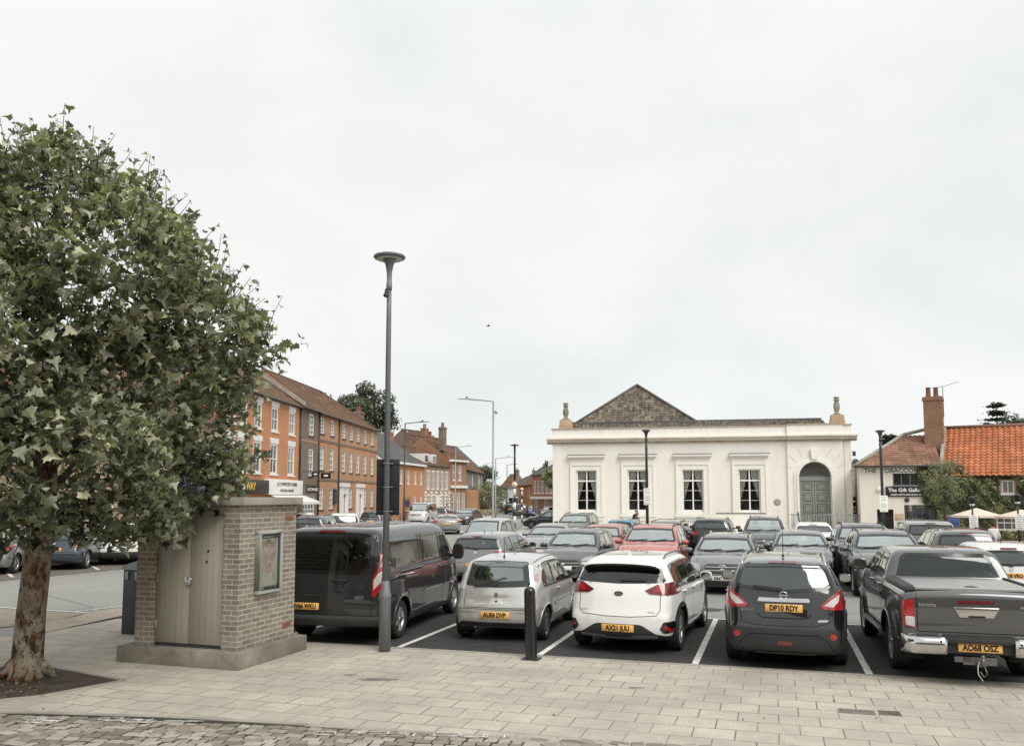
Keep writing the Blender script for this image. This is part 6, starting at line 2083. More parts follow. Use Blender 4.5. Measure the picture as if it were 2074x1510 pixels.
# roofs
z1 = ZP+.02
tiles('lean_to_roof', [(1.0, .36, z1-.08), (HL-1.3, .36, z1-.08), (HL-1.3, 2.4, z1+.52), (1.0, 2.4, z1+.52)], M_TILEG, hall, wave=.28)
rt = MB()
for i in range(int((HL-2.3)/.45)): rt.box((1.0+.45*i, 2.32, z1+.52), (1.0+.45*i+.43, 2.55, z1+.68))
rt.build('ridge_tiles', M_SLATE, hall)
ra, rb_, rc = 1.15, 9.9, 5.35
mr_ = tiles('roof', [(ra, 2.6, z1+.50), (rb_, 2.6, z1+.50), (5.55, 6.4, 10.85), (5.50, 6.4, 10.85)], M_TILEG, hall, wave=.28)
rs = MB(); rs.add([(ra, 2.6, z1+.45), (ra, 14, z1+.45), (5.5, 14, 10.8), (5.5, 6.4, 10.8)], [(0, 1, 2, 3)]); rs.add([(rb_, 2.6, z1+.45), (rb_, 14, z1+.45), (5.5, 14, 10.8), (5.5, 6.4, 10.8)], [(0, 3, 2, 1)]); rs.build('roof_side', M_TILEG, mr_, recalc=False)
hr = MB(); hr.tube([(ra, 2.55, z1+.53), (5.52, 6.38, 10.93)], .09, 8); hr.tube([(rb_, 2.55, z1+.53), (5.52, 6.38, 10.93)], .09, 8); hr.tube([(5.52, 6.35, 10.9), (5.52, 14, 10.9)], .09, 8)
hr.build('hip_tiles', simple('hip_grey', (.11, .10, .085), .8, var=.3), mr_)
def urn(x, zb):
    pd = MB(); pd.prism([(x-.46, zb), (x+.46, zb), (x+.38, zb+.62), (x-.38, zb+.62)], -.02, .60); pd.build('pedestal', M_SANDST, hall, bevel=.01)
    MB().lathe([(.24, 0), (.24, .07), (.15, .12), (.13, .2), (.19, .38), (.21, .55), (.17, .78), (.12, .90), (.20, .95), (.20, .99), (.12, 1.02), (.17, 1.10), (.19, 1.14), (.12, 1.19), (.03, 1.2)], 20, 0, T(x, .28, zb+.625)).build('stone_urn', M_URN, hall)
urn(hs(1145), ZP+.062); urn(hs(1697), ZP+.065)
MB().tube([(HL+.06, -.02, 5.4), (HL+.2, -.1, 5.35)], .03, 6).cbox((HL+.18, -.1, 5.25), (.16, .2, .3)).build('wall_lamp', M_STEELD, hall)
# things before the hall
def local(hx, hy, z=0):
    a = hall.rotation_euler.z; o = hall.location
    return Vector((o.x+hx*math.cos(a)-hy*math.sin(a), o.y+hx*math.sin(a)+hy*math.cos(a), z))
HA = hall.rotation_euler.z
st = thing('entrance_steps', 'shallow stone steps before the arched green door', 'steps', local(dc, -1.0), HA)
for i in range(3): MB().box((-2.1-.0*i, -1.1+.35*i, .13*i+.001), (2.1, .84, .13*(i+1))).build('step', M_STONE, st, bevel=.01)
rw = thing('ramp_wall', 'low cream wall with dark coping under the fourth hall window', 'wall', local(hs(1445), -2.2), HA)
MB().box((0, 0, 0), (2.95, .22, 1.42)).build('wall', M_CREAMT, rw); MB().box((-.05, -.04, 1.421), (3.0, .26, 1.48)).build('coping', M_LEADW, rw)
def railing(label, x0, x1, y, h, n, z=0, curved=False, sides=0.0):
    t = thing('metal_railing', label, 'railing', local(x0, y, z), HA, 'railings before the hall')
    L = x1-x0
    MB().tube([(0, 0, h), (L, 0, h)], .025, 8).build('top_rail', M_GALV, t)
    MB().tube([(0, 0, .12), (L, 0, .12)], .018, 6).build('bottom_rail', M_GALV, t)
    for i in range(n+1):
        MB().tube([(L*i/n, 0, 0), (L*i/n, 0, h)], .022 if i % 6 == 0 else .011, 6).build('baluster', M_GALV, t)
    if sides:
        for xx in (0, L):
            MB().tube([(xx, 0, h), (xx, sides, h)], .025, 8).build('side_rail', M_GALV, t)
            for j in range(1, 5): MB().tube([(xx, sides*j/5, 0), (xx, sides*j/5, h)], .011, 6).build('baluster', M_GALV, t)
railing('grey railing of upright bars below the three left hall windows', hs(1330), hs(1443), -1.6, 1.05, 30)
railing('tall grey railing of upright bars around the steps of the green door', dc-1.65, dc+2.2, -2.35, 1.0, 26, .38, sides=1.6)
bf = thing('bench_frame', 'small cream bench between the ramp wall and the door steps', 'bench', local(hs(1540), -1.6), HA)
MB().box((0, 0, .42), (.9, .4, .47)).build('seat', M_CREAMT, bf); MB().box((0, .36, .6), (.9, .4, .95)).build('backrest', M_CREAMT, bf)
for xx in (.05, .85):
    MB().box((xx-.03, 0.02, 0), (xx+.03, .06, .419)).build('leg', M_STEELD, bf); MB().box((xx-.03, .40, 0), (xx+.03, .44, 1.1)).build('leg', M_STEELD, bf)
lp = thing('black_post', 'thin black post leaning left beside the door steps', 'post', local(hs(1601), -2.9), HA)
MB().tube([(0.12, 0, 0), (-.1, 0, 1.55)], .05, 8).build('post', M_BLACKP, lp)

# ================================================================== the brick row on the left
FX, FY = -13.2, 82.0; DX, DY = -.0877, -.996
def ft(px):
    kk = (px-1037)/F
    return (FX-kk*FY)/(kk*DY-DX)
def fp(t): return (FX+DX*t, FY+DY*t)
def fheight(px, py):
    t = ft(px); return at(px, py, FY+DY*t).z
# facades run from near (left in the picture) to far: x local grows with distance
def row_building(name, label, t0, t1, **kw):
    p0 = fp(t1); p1 = fp(t0)
    b, L = building(name, label, p0, p1, group=kw.get('group'))
    return b, L, (lambda px: t1-ft(px))
G_ROW = 'buildings along the left side of the street'
# three storeys, tan brick, seven bays
t1 = ft(643)
tb, L, sx = row_building('brick_building', 'long three-storey tan brick building with seven bays and two white door cases', 0, t1, group=G_ROW)
px7 = [652, 672, 696, 711, 725, 739.6, 754]
holes = []; ww = []
for i, px in enumerate(px7):
    c = sx(px)
    for (a, b) in ((7.35, 8.55), (4.55, 6.35)): ww.append((c-.5, c+.5, a, b))
    if i not in (2, 4): ww.append((c-.5, c+.5, 1.5, 3.2))
dx_ = [sx(696), sx(728)]
ww = [w for w in ww if not (w[3] < 3.5 and any(abs((w[0]+w[1])/2-d) < 1.2 for d in dx_))]
shell(tb, L, 9, 9.0, ww+[(d-.6, d+.6, 0, 2.7) for d in dx_], M_BR_TAN)
for (a, b, c, d) in ww: sash(tb, a, b, c, d, y=.07, nx=2, nz=(.25, .5, .75), fw=.10, lintel=(.28, .06, M_BR_OR), sillmat=M_STEELD, glz=.03)
for d in dx_:
    m = MB(); m.box((d-.95, -.22, 0), (d-.6, -.003, 3.3)); m.box((d+.6, -.22, 0), (d+.95, -.003, 3.3)); m.box((d-1.05, -.32, 3.3), (d+1.05, -.003, 3.62)); m.box((d-.6, -.15, 2.7), (d+.6, -.003, 3.3))
    dd = m.build('door_case', M_WHITEP, tb); MB().box((d-.58, .06, 0), (d+.58, .11, 2.68)).build('door', M_WHITEP, dd)
bc = MB(); bc.box((0, -.05, 6.72), (L, -.002, 6.9)); bc.box((0, -.05, 3.72), (L, -.002, 3.88)); bc.build('string_course', M_BR_DK, tb)
MB().tube([(sx(685), -.08, 0), (sx(685), -.08, 8.9)], .06, 8).build('downpipe', M_STEELD, tb)
MB().tube([(.12, -.08, 0), (.12, -.08, 8.9)], .07, 8).build('downpipe', M_STEELD, tb)
gable_roof(tb, L, 9, 9.0, 12.3, M_TILEB, hipR=3.6, gmat=M_BR_TAN)
MB().box((sx(678)-.35, -.16, 1.9), (sx(678)+.35, -.01, 3.1)).build('notice_board', M_STEELD, tb)
# narrow brown brick
t2 = ft(606)
db, L, sx = row_building('brick_building', 'narrow brown brick building with one window on each floor', t1, t2, group=G_ROW)
c = L*.62
ww = [(c-.55, c+.55, 7.0, 8.6), (c-.55, c+.55, 4.0, 6.0)]
shell(db, L, 9, 9.05, ww+[(L*.25, L*.9, 0.0, 2.6)], M_BR_DK)
for (a, b, e, d) in ww: sash(db, a, b, e, d, y=.05, nx=2, nz=(.25, .5, .75), fw=.09, sillmat=M_STEELD, glz=.03)
sash(db, L*.25, L*.9, .5, 2.6, nx=4, nz=(.5,), fw=.08)
MB().box((.1, -.02, 6.5), (L-.1, .0-.002, 6.62)).build('string_course', M_BR_TAN, db)
gable_roof(db, L, 9, 9.05, 12.0, M_TILEB, gmat=M_BR_DK)
pr = MB(); pr.prism([(-.35, 9.0), (4.5, 12.15), (9.3, 9.0), (9.3, 9.25), (4.5, 12.4), (-.35, 9.25)], -.15, .12, 0, Matrix.Rotation(math.pi/2, 4, 'Z') @ Matrix.Diagonal((1, -1, 1, 1)))
pr.build('gable_coping', M_STONE, db)
# orange brick over the two shops
t3 = ft(455)
ob, L, sx = row_building('brick_building', 'bright orange brick building with white flared lintels above the two shops', t2, t3, group=G_ROW)
cols = [590, 555, 521, 490, 466]
ww = []
for px in cols:
    c = sx(px); ww += [(c-.62, c+.62, 6.75, 8.35), (c-.66, c+.66, 3.95, 5.95)]
shell(ob, L, 9, 9.0, ww+[(.4, L-.4, 0.0, 2.5)], M_BR_OR)
for (a, b, c, d) in ww: sash(ob, a, b, c, d, y=.06, nx=2, nz=(.5,), fw=.14, lintel=(.36, .10, M_WHITEP), glz=.03)
sash(ob, .4, L-.4, .05, 2.5, nx=7, nz=(.8,), sill=False, mat=M_STEELD)
cc = MB(); cc.box((0, -.12, 8.75), (L, -.002, 8.98)); cc.build('eaves_course', M_BR_DK, ob)
gable_roof(ob, L, 9, 9.0, 12.2, M_TILEB, gmat=M_BR_OR)
MB().tube([(L-.1, -.1, 2.8), (L-.1, -.1, 8.9)], .07, 8).build('downpipe', M_STEELD, ob)
def fascia(b, x0, x1, z0, z1, mat, texts, y=-.35):
    f = MB().box((x0, y, z0), (x1, -.002, z1)).build('shop_sign', mat, b, bevel=.01)
    for (s, sz, xx, zz, m, bold) in texts:
        text_mesh('sign_lettering', s, sz, m, f, T(xx, y-.006, zz) @ Matrix.Rotation(math.pi/2, 4, 'X'), .004, bold)
    return f
XS = sx(536)
M_SUBY = simple('sign_yellow', (0.75, 0.50, 0.08), .5, var=.03); M_SIGNW = simple('sign_white', (0.80, 0.79, 0.75), .5, var=.03); M_SIGNK = simple('sign_black', (0.012, 0.012, 0.012), .4)
x0 = sx(464)
xm = (x0+XS)/2
f1 = fascia(ob, x0, XS-.02, 2.72, 3.52, M_SIGNK, [('SUB', .62, xm-1.65, 3.1, M_SIGNW, .02), ('WAY', .62, xm-.25, 3.1, M_SUBY, .02)])
f2 = fascia(ob, XS+.02, L-.1, 2.62, 3.62, M_SIGNW, [('J & D PAPWORTH FARMS', .34, (XS+L)/2, 3.30, M_SIGNK, .006), ('BUTCHERS & GRAZIERS', .24, (XS+L)/2, 2.88, M_SIGNK, .004)])
aw = MB(); a0 = XS+.3; a1 = L+.2
aw.add([(a0, -.36, 2.58), (a1, -.36, 2.58), (a1, -1.5, 2.15), (a0, -1.5, 2.15), (a0, -1.5, 1.98), (a1, -1.5, 1.98)], [(0, 1, 2, 3), (3, 2, 5, 4)]); aw.build('awning', M_SIGNW, ob, recalc=False)
# hanging signs
def hanging(label, px, z, w, h, txt, yy=-.9, cm=None):
    t = ft(px); p = fp(t)
    a = tb.rotation_euler.z
    o = thing('hanging_sign', label, 'sign', (p[0], p[1], 0), a)
    MB().tube([(0, -.01, z+h*.62), (0, yy-w/2, z+h*.62)], .02, 6).build('bracket', M_STEELD, o)
    s = MB().box((-.03, yy-w/2, z-h/2), (.03, yy+w/2, z+h/2)).build('sign_panel', M_SIGNK, o)
    if txt: text_mesh('sign_lettering', txt, h*.6, M_SIGNW, s, T(-.034, yy, z) @ Matrix.Rotation(-math.pi/2, 4, 'Z') @ Matrix.Rotation(math.pi/2, 4, 'X'), .003, .004)
    else:
        MB().sphere((-.034, yy, z), (.008, w*.28, h*.2), 10, 6).build('sign_emblem', M_SIGNW, s)
hanging('black hanging sign ending in SONS beside the butcher sign', 610, 3.0, .9, .5, 'SONS')
hanging('small black hanging sign with pale emblem, left of its pair on the narrow building', 615, 4.1, .55, .32, None)
hanging('small black hanging sign with pale emblem, where the tan brick begins', 637, 4.05, .75, .42, None)
# further along, mostly behind the tree
t4 = ft(330)
lb, L, sx = row_building('brick_building', 'pale two-storey building behind the tree, with a blue sign', t3, t4, group=G_ROW)
ww = [(x-.6, x+.6, 3.9, 5.6) for x in (2, 5, 8, 11) if x < L-1]
shell(lb, L, 9, 6.6, ww+[(.5, L-.5, 0, 2.5)], M_BR_PALE)
for (a, b, c, d) in ww: sash(lb, a, b, c, d, nx=2)
sash(lb, .5, L-.5, .05, 2.5, nx=6, nz=(.8,), sill=False, mat=M_STEELD)
gable_roof(lb, L, 9, 6.6, 10, M_TILEB, gmat=M_BR_PALE)
xx = sx(402)
fascia(lb, sx(360), sx(425), 2.8, 3.5, P_BLUE, [('LIBRARY', .5, sx(393), 3.15, M_SIGNW, .01)])
lb2, L2, _ = row_building('brick_building', 'pale building behind the tree trunk at the left edge', t4, t4+16, group=G_ROW)
shell(lb2, L2, 9, 6.0, [(2, 4, .5, 2.5), (6, 8, .5, 2.5), (10, 12, .5, 2.5)], M_BR_PALE)
for x in (2, 6, 10): sash(lb2, x, x+2, .5, 2.5, nx=2)
gable_roof(lb2, L2, 9, 6.0, 9, M_TILEB, gmat=M_BR_PALE)

# ------------------------------------------------------------------ further up the street
def simple_house(name, label, p0, p1, D, H, Rg, wallm, roofm, wins, hipR=0, hipL=0, group='buildings far up the street', ends=True, fw=.1, lint=None, roof=True):
    b, L = building(name, label, p0, p1, group=group)
    ho = [(x*L-w/2, x*L+w/2, a, c) for (x, w, a, c) in wins]
    shell(b, L, D, H, ho, wallm)
    for (a, c, d, e) in ho: sash(b, a, c, d, e, y=.06, nx=2, nz=(.5,), fw=fw, glz=.04, lintel=lint)
    if roof: gable_roof(b, L, D, H, Rg, roofm, hipR=hipR, hipL=hipL, gmat=wallm)
    return b, L
def P2(px, Y): q = at(px, 1005, Y); return (q.x, q.y)
s1, L = simple_house('brick_house', 'orange brick house with a plain grey slate roof and white eaves board', P2(764, 85), P2(859, 101), 12, 6.2, 10.6, M_BR_OR, M_SLATE,
    [(x, .8, 3.9, 5.4) for x in (.14, .30, .46, .62, .78, .92)]+[(x, .8, .9, 2.5) for x in (.14, .3, .78, .92)])
MB().box((-.1, -.35, 6.0), (L, -.2, 6.25)).build('eaves_board', M_WHITEP, s1)
MB().prism([(-.45, 6.0), (6, 10.75), (12.4, 6.0), (12.4, 6.25), (6, 11.0), (-.45, 6.25)], -.15, .05, 0, Matrix.Rotation(math.pi/2, 4, 'Z') @ Matrix.Diagonal((1, -1, 1, 1))).build('barge_board', M_WHITEP, s1)
MB().box((L*.5, -.12, .8), (L*.66, -.01, 2.4)).build('notice_panel', M_BR_RED, s1)
MB().box((L*.52, -.18, 1.4), (L*.62, -.13, 2.1)).build('blue_plate', P_BLUE, s1)
chimney(s1, L*.62, 6, 9.8, 12.2, 1.2, .8, M_BR_DK, 3)
s2, L = simple_house('stone_house', 'pale stone fronted house with parapet, quoins and two white dormers', P2(859.5, 101.5), P2(911, 109), 10, 6.4, 8.8, M_BR_PALE, M_TILEB,
    [(x, .8, 3.4, 5.5) for x in (.14, .32, .5, .68, .86)]+[(x, .8, .7, 2.6) for x in (.14, .32, .68, .86)], lint=(.2, .04, M_CREAMT))
MB().box((L*.46, -.12, 0), (L*.56, .05, 2.7)).build('door', M_WHITEP, s2)
qs = MB()
for x in (0.02, .23*L, .41*L, .60*L, .78*L, .97*L-.2):
    for k in range(8): qs.box((x, -.06, .05+.4*k), (x+(.5 if k % 2 else .3), -.003, .05+.4*k+.3))
qs.build('quoins', M_CREAMT, s2)
chimney(s2, L*.05, 5, 8.0, 10.4, 1.0, .7, M_BR_RED, 2); chimney(s2, L*.75, 5, 8.0, 10.2, .9, .7, M_BR_DK, 3)
for x in (.2, .5):
    d = MB().box((L*x-.65, .5, 6.6), (L*x+.65, 2.6, 7.75)).build('dormer', M_WHITEP, s2)
    MB().box((L*x-.4, .42, 6.8), (L*x+.4, .495, 7.55)).build('pane', M_PANE, d)
s3, L = simple_house('brick_house', 'brick house with a tall brown roof, white cornices and a brick side gable', P2(911.5, 109.2), P2(944, 113), 9, 7.2, 10.4, M_BR_RED, M_TILEB,
    [(x, .8, 4.6, 6.6) for x in (.25, .6)]+[(x, .9, .6, 3.0) for x in (.15, .5, .8)])
chimney(s3, .5, 1.5, 8.5, 11.6, .9, .7, M_BR_DK, 2)
chimney(s4 if False else s3, L*.95, 6.5, 9.0, 11.9, .9, .7, M_BR_RED, 2)
c3 = MB(); c3.box((-.3, -.3, 7.0), (L+.3, -.003, 7.3)); c3.box((0, -.25, 3.6), (L, -.003, 3.95)); c3.build('cornice', M_WHITEP, s3)
chimney(s3, L*.5, 4.5, 9.5, at(930, 886, 117).z, 1.0, .8, M_BR_RED, 3); 
s2b, L = simple_house('brick_house', 'brown gabled house end rising behind the pale stone front', P2(868, 112), P2(905, 116), 9, 8.2, 11.6, M_BR_DK, M_TILEB, [(.5, .6, 8.6, 9.4)])
chimney(s2b, .5, 2.5, 8.5, at(876, 880, 115).z, 1.0, .9, M_BR_DK, 0); chimney(s2b, L*.9, 4.5, 10.0, at(896, 893, 119).z, 1.0, .9, M_BR_DK, 2)
s4, L = simple_house('flint_house', 'grey flint cottage with a steep roof next to the dark hedge', P2(944.5, 113.5), P2(978, 128), 9, 6.2, 9.8, M_FLINT, M_TILEB,
    [(x, 1.0, 3.8, 5.6) for x in (.35, .75)]+[(x, 1.0, .8, 2.6) for x in (.3, .7)])
pr4 = MB().box((.2, -1.4, 0), (3.5, -.01, 3.4)).build('porch', M_BR_TAN, s4)
s5, L = simple_house('flint_house', 'grey gabled house further behind the flint cottage', P2(950, 135), P2(976, 140), 9, 7.0, 10.8, M_FLINT, M_SLATE, [(.4, .9, 4.5, 6)])
# right-hand side of the far street
r1, L = simple_house('brick_house', 'red brick house with slate dormered roof just left of the cream hall', P2(1078, 104), P2(1135, 96), 9, 5.3, 8.2, M_BR_RED, M_SLATE,
    [(x, .8, 2.9, 4.4) for x in (.10, .24, .38, .54, .68, .85)]+[(x, 1.2, .3, 2.1) for x in (.15, .5, .8)], group=None)
for x in (.2, .55):
    d = MB().box((L*x-.6, 1.2, 5.9), (L*x+.6, 3.2, 6.9)).build('dormer', M_WHITEP, r1); MB().box((L*x-.4, 1.13, 6.0), (L*x+.4, 1.19, 6.75)).build('pane', M_PANE, d)
MB().box((0, -.3, 2.2), (L*.95, -.01, 2.5)).build('shop_cornice', M_CREAMT, r1)
r2, L = simple_house('brick_house', 'orange gabled brick house with chimneys left of the dormered one', P2(1052, 124), P2(1081, 112), 10, 4.2, 6.8, M_BR_OR, M_TILEB, [(.3, .9, 2.6, 3.8), (.7, .9, 2.6, 3.8)], group=None)
chimney(r2, L*.3, 5, 6.3, 8.0, 1.0, .7, M_BR_RED, 2); chimney(r2, L*.75, 5, 6.3, 8.6, 1.1, .7, M_BR_RED, 3)
fn = [(1000, 205, 1013, 212, 4.4, 7.0, M_CREAMT, 'pale far house at the end of the street, leftmost'), (1012, 230, 1030, 228, 5.0, 8.6, M_BR_DK, 'dark roofed far house in the middle of the street end'),
      (1028, 215, 1046, 190, 4.6, 7.4, M_WHITEP, 'white far house at the end of the street, near the beacon'), (1040, 170, 1056, 140, 4.6, 7.0, M_BR_RED, 'far red house behind the gabled orange one')]
for (a, Ya, b, Yb, H, Rg, wm, lab) in fn:
    b_, L = simple_house('far_house', lab, P2(a, Ya), P2(b, Yb), 9, H, Rg, wm, M_SLATE if wm != M_BR_DK else M_TILEB, [(.25, 1, 2.6, 3.8), (.7, 1, 2.6, 3.8), (.25, 1.2, .6, 2), (.7, 1.2, .6, 2)], group=None)
    chimney(b_, L*.8, 4.5, Rg-.3, Rg+1.2, 1.0, .7, M_BR_DK, 2)

# ================================================================== pub and gift shop on the right
pp0 = at(1742, 1005, 51.5); pp1 = at(1910, 1005, 50.0); pp2 = at(2180, 1005, 46.5)
gs, GL = building('gift_shop', 'pale pink rendered shop with old painted lettering and a faded red hipped roof', pp0, pp1)
def gx(px):
    d = pp1-pp0; kk = (px-1037)/F; return ((pp0.x-kk*pp0.y/math.cos(PITCH))/(kk*d.y/math.cos(PITCH)-d.x))*GL
def gz(px, py): return at(px, py, pp0.y+(pp1.y-pp0.y)*gx(px)/GL).z
E = gz(1800, 942)
u0, u1, v0, v1 = gx(1803), gx(1856), gz(1820, 983), gz(1820, 955)
d0, d1, dt = gx(1769), gx(1802), gz(1785, 1031)
s0, s1_, sb_, sT = gx(1824), gx(1889), gz(1850, 1075), gz(1850, 1022)
shell(gs, GL, 8, E, [(u0, u1, v0, v1), (d0, d1, .0, dt), (s0, s1_, sb_, sT)], M_PINKW)
sash(gs, u0, u1, v0, v1, nx=3, nz=(), fw=.06, mat=M_STEEL, y=.05)
sash(gs, s0, s1_, sb_, sT, nx=3, nz=(.86,), fw=.06, mat=M_STEELD, y=.05)
MB().box((d0, .10, 0), (d1, .14, dt)).build('doorway', M_GLOSSB, gs)
zz = gz(1800, 953)
f = MB().box((gx(1745), -.03, zz-.16), (gx(1868), -.003, zz+.16)).build('painted_band', render_wall('old_white', (.78, .74, .68)), gs)
text_mesh('painted_lettering', 'THE  TOBACCONIST', .36, M_SIGNK, f, T(gx(1810), -.035, zz) @ Matrix.Rotation(math.pi/2, 4, 'X'), .003, .004, sx=1.05)
za, zb_ = gz(1800, 1005), gz(1800, 985)
f = fascia(gs, gx(1788), gx(1880), za, zb_, M_SIGNK, [('The Gift Gallery', .30, gx(1829), (za+zb_)/2+.08, M_SIGNW, .006), ('CARDS GIFTS AND MUCH MORE', .13, gx(1832), za+.11, M_SIGNW, .003)], y=-.10)
MB().box((gx(1805), -.04, gz(1813, 1053)), (gx(1822), -.003, gz(1813, 1040))).build('wall_plaque', M_SANDST, gs, bevel=.01)
MB().sphere((gx(1775), -.06, gz(1775, 990)), (.16, .1, .16), 10, 8).build('wall_lantern', M_CREAMT, gs)
MB().lathe([(.14, 0), (.14, .06)], 12, 0, T(gx(1830), -.001, gz(1830, 1012)) @ Matrix.Rotation(math.pi/2, 4, 'X')).build('round_vent', M_STEELD, gs)
# hipped roof
rz = gz(1850, 885)+.6
fr_ = tiles('roof', [(-.25, -.3, E-.05), (GL+.0, -.3, E-.05), (GL, 3.6, rz+.15), (2.9, 3.6, rz-.25)], M_TILER, gs, wave=.27, course=.30)
tiles('hip', [(-.25, 7.5, E-.05), (-.25, -.3, E-.05), (2.9, 3.6, rz-.25), (2.9, 3.7, rz-.25)], M_TILER, fr_, wave=.27)
rr_ = MB(); rr_.tube([(-.25, -.3, E+.02), (2.9, 3.6, rz-.2)], .11, 8); rr_.tube([(2.9, 3.6, rz-.2), (GL, 3.6, rz+.2)], .11, 8); rr_.build('ridge_tiles', M_STONE, fr_)
MB().tube([(-.25, -.38, E-.06), (GL, -.38, E-.06)], .06, 6).build('gutter', M_STEELD, gs)
pb, PL_ = building('ivy_pub', 'ivy covered pub with a bright orange pantile roof', pp1, pp2, cat='building')
def qx(px):
    d = pp2-pp1; kk = (px-1037)/F; return ((pp1.x-kk*pp1.y/math.cos(PITCH))/(kk*d.y/math.cos(PITCH)-d.x))*PL_
def qz(px, py): return at(px, py, pp1.y+(pp2.y-pp1.y)*qx(px)/PL_).z
EP = qz(2000, 962)
w1 = (qx(2021), qx(2047), qz(2034, 999), qz(2034, 972)); w2 = (qx(2008), qx(2068), qz(2040, 1073), qz(2040, 1044))
shell(pb, PL_, 8, EP, [w1, w2], M_BR_TAN)
sash(pb, *w1, nx=2, nz=(), fw=.07); sash(pb, *w2, nx=4, nz=(.5,), fw=.06, mat=M_CREAMT)
RP = at(2000, 866, 52.5).z
tiles('roof', [(-.1, -.35, EP-.02), (PL_, -.35, EP-.02), (PL_, 3.8, RP), (-.1, 3.8, RP)], M_TILEO, pb, wave=.30, course=.31, amp=.045, step=.045)
MB().tube([(-.1, 3.8, RP+.05), (PL_, 3.8, RP+.05)], .12, 8).build('ridge_tiles', M_TILER, pb)
MB().add([(-.1, -.3, EP), (-.1, 3.8, RP-.05), (-.1, 7.9, EP)], [(0, 1, 2)]).build('gable_wall', M_BR_TAN, pb, recalc=False)
vg = MB(); vg.box((-.2, -.3, EP-.3), (.02, .2, EP+.1)); vg.prism([(-.38, EP+.03), (3.8, RP+.06), (3.8, RP+.16), (-.38, EP+.13)], -.16, .04, 0, Matrix.Rotation(math.pi/2, 4, 'Z') @ Matrix.Diagonal((1, -1, 1, 1))); vg.build('verge', M_STONE, pb)
ch = chimney(pb, -.55, 2.6, EP+.8, at(1898, 802, 52).z, 1.05, .9, M_BR_DK2 if 'M_BR_DK2' in globals() else wallmat('chimney_brick', (.25, .11, .06), (.33, .17, .10), (.36, .29, .22)), 0)
zt = at(1898, 802, 52).z
for i, (dx2, h2) in enumerate(((-.25, .62), (.18, .6))):
    MB().lathe([(.16, 0), (.15, .05), (.13, h2-.08), (.16, h2-.05), (.16, h2), (.1, h2)], 12, 0, T(-.55+dx2, 2.6, zt)).build('chimney_pot', M_POT, ch)
ae = MB(); ae.tube([(.03, 2.6, zt-1.3), (.03, 2.6, zt+.65)], .02, 5); ae.tube([(-.3, 2.55, zt+.55), (.95, 2.5, zt+.85)], .014, 4)
for k in range(7): ae.tube([(-.2+.18*k, 2.3, zt+.575+.043*k), (-.2+.18*k, 2.8, zt+.575+.043*k)], .006, 4)
ae.build('tv_aerial', M_STEELD, ch)
# the brick sliver behind the hall corner
al, L = simple_house('brick_house', 'small brick house seen between the cream hall and the gift shop', P2(1722, 66), P2(1745, 64), 6, 3.9, 4.9, M_BR_RED, M_TILER, [(.5, .6, 1.2, 2.2)], group=None)

# unseen row added behind the viewpoint for car tails and van glass to mirror
for i, (xa, xb, H, Rg, wm, lb) in enumerate(((-34, -16, 7.5, 10.8, M_BR_DK, 'brown brick terrace across the street behind the viewpoint, left part'), (-16, 4, 8.6, 11.5, M_BR_DK, 'taller brown brick terrace across the street behind the viewpoint'), (4, 30, 7.2, 10.4, M_BR_DK, 'brown brick terrace across the street behind the viewpoint, right part'))):
    n = int((xb-xa)/3.2)
    simple_house('brick_building', lb, (xb, -15), (xa, -15), 9, H, Rg, wm, M_TILEB, [((j+.5)/n, 1.1, a, c) for j in range(n) for (a, c) in ((1.0, 2.8), (4.2, 5.8))], group=None)
# ================================================================== street furniture
# kiosk
KA = -R(18.3)
kc = G(483, 1358)          # near corner of the plinth
kiosk = thing('brick_kiosk', 'small flat-roofed brick kiosk with grey double doors beside the tree', 'kiosk', (kc.x, kc.y, 0), KA)
# local: x to the right along the doors' face is negative; origin at near corner. x<0 to the left, y into depth
PLW, PLD, PH = 2.20, 1.80, .24
MB().box((-PLW, 0, 0), (0, PLD, PH)).build('plinth', weathered('stained_concrete', (.20, .18, .145), (.36, .33, .275), 4, blot=.7), kiosk, bevel=.012)
bx = .155
X0, X1, Y0, Y1 = -PLW+bx+.03, -bx, bx, PLD-bx
ZT = 2.37
dxa, dxb = X0+.33, X1-.28
kb = MB()
zd = PH+.04
M_ = M_KIOSK
# brick shell with the door opening on the left-hand face
for (a, b) in (((X0, Y0), (dxa, Y0+.22)), ((dxb, Y0), (X1, Y0+.22))): kb.box((a[0], a[1], PH+.001), (b[0], b[1], ZT))
kb.box((dxa+.001, Y0, ZT-.12), (dxb-.001, Y0+.22, ZT-.001))
kb.box((X1-.22, Y0+.221, PH+.001), (X1, Y1, ZT-.001)); kb.box((X0, Y0+.221, PH+.001), (X0+.22, Y1, ZT-.001)); kb.box((X0+.221, Y1-.22, PH+.001), (X1-.221, Y1-.001, ZT-.001))
kb.build('wall', M_KIOSK, kiosk)
MB().box((X0-.06, Y0-.05, ZT), (X1+.09, Y1+.06, ZT+.12)).build('roof_slab', M_STONE, kiosk, bevel=.015)
MB().box((dxa, Y0+.06, PH+.001), (dxb, Y0+.2, PH+.05)).build('threshold', M_STEELD, kiosk)
M_KDOOR = None
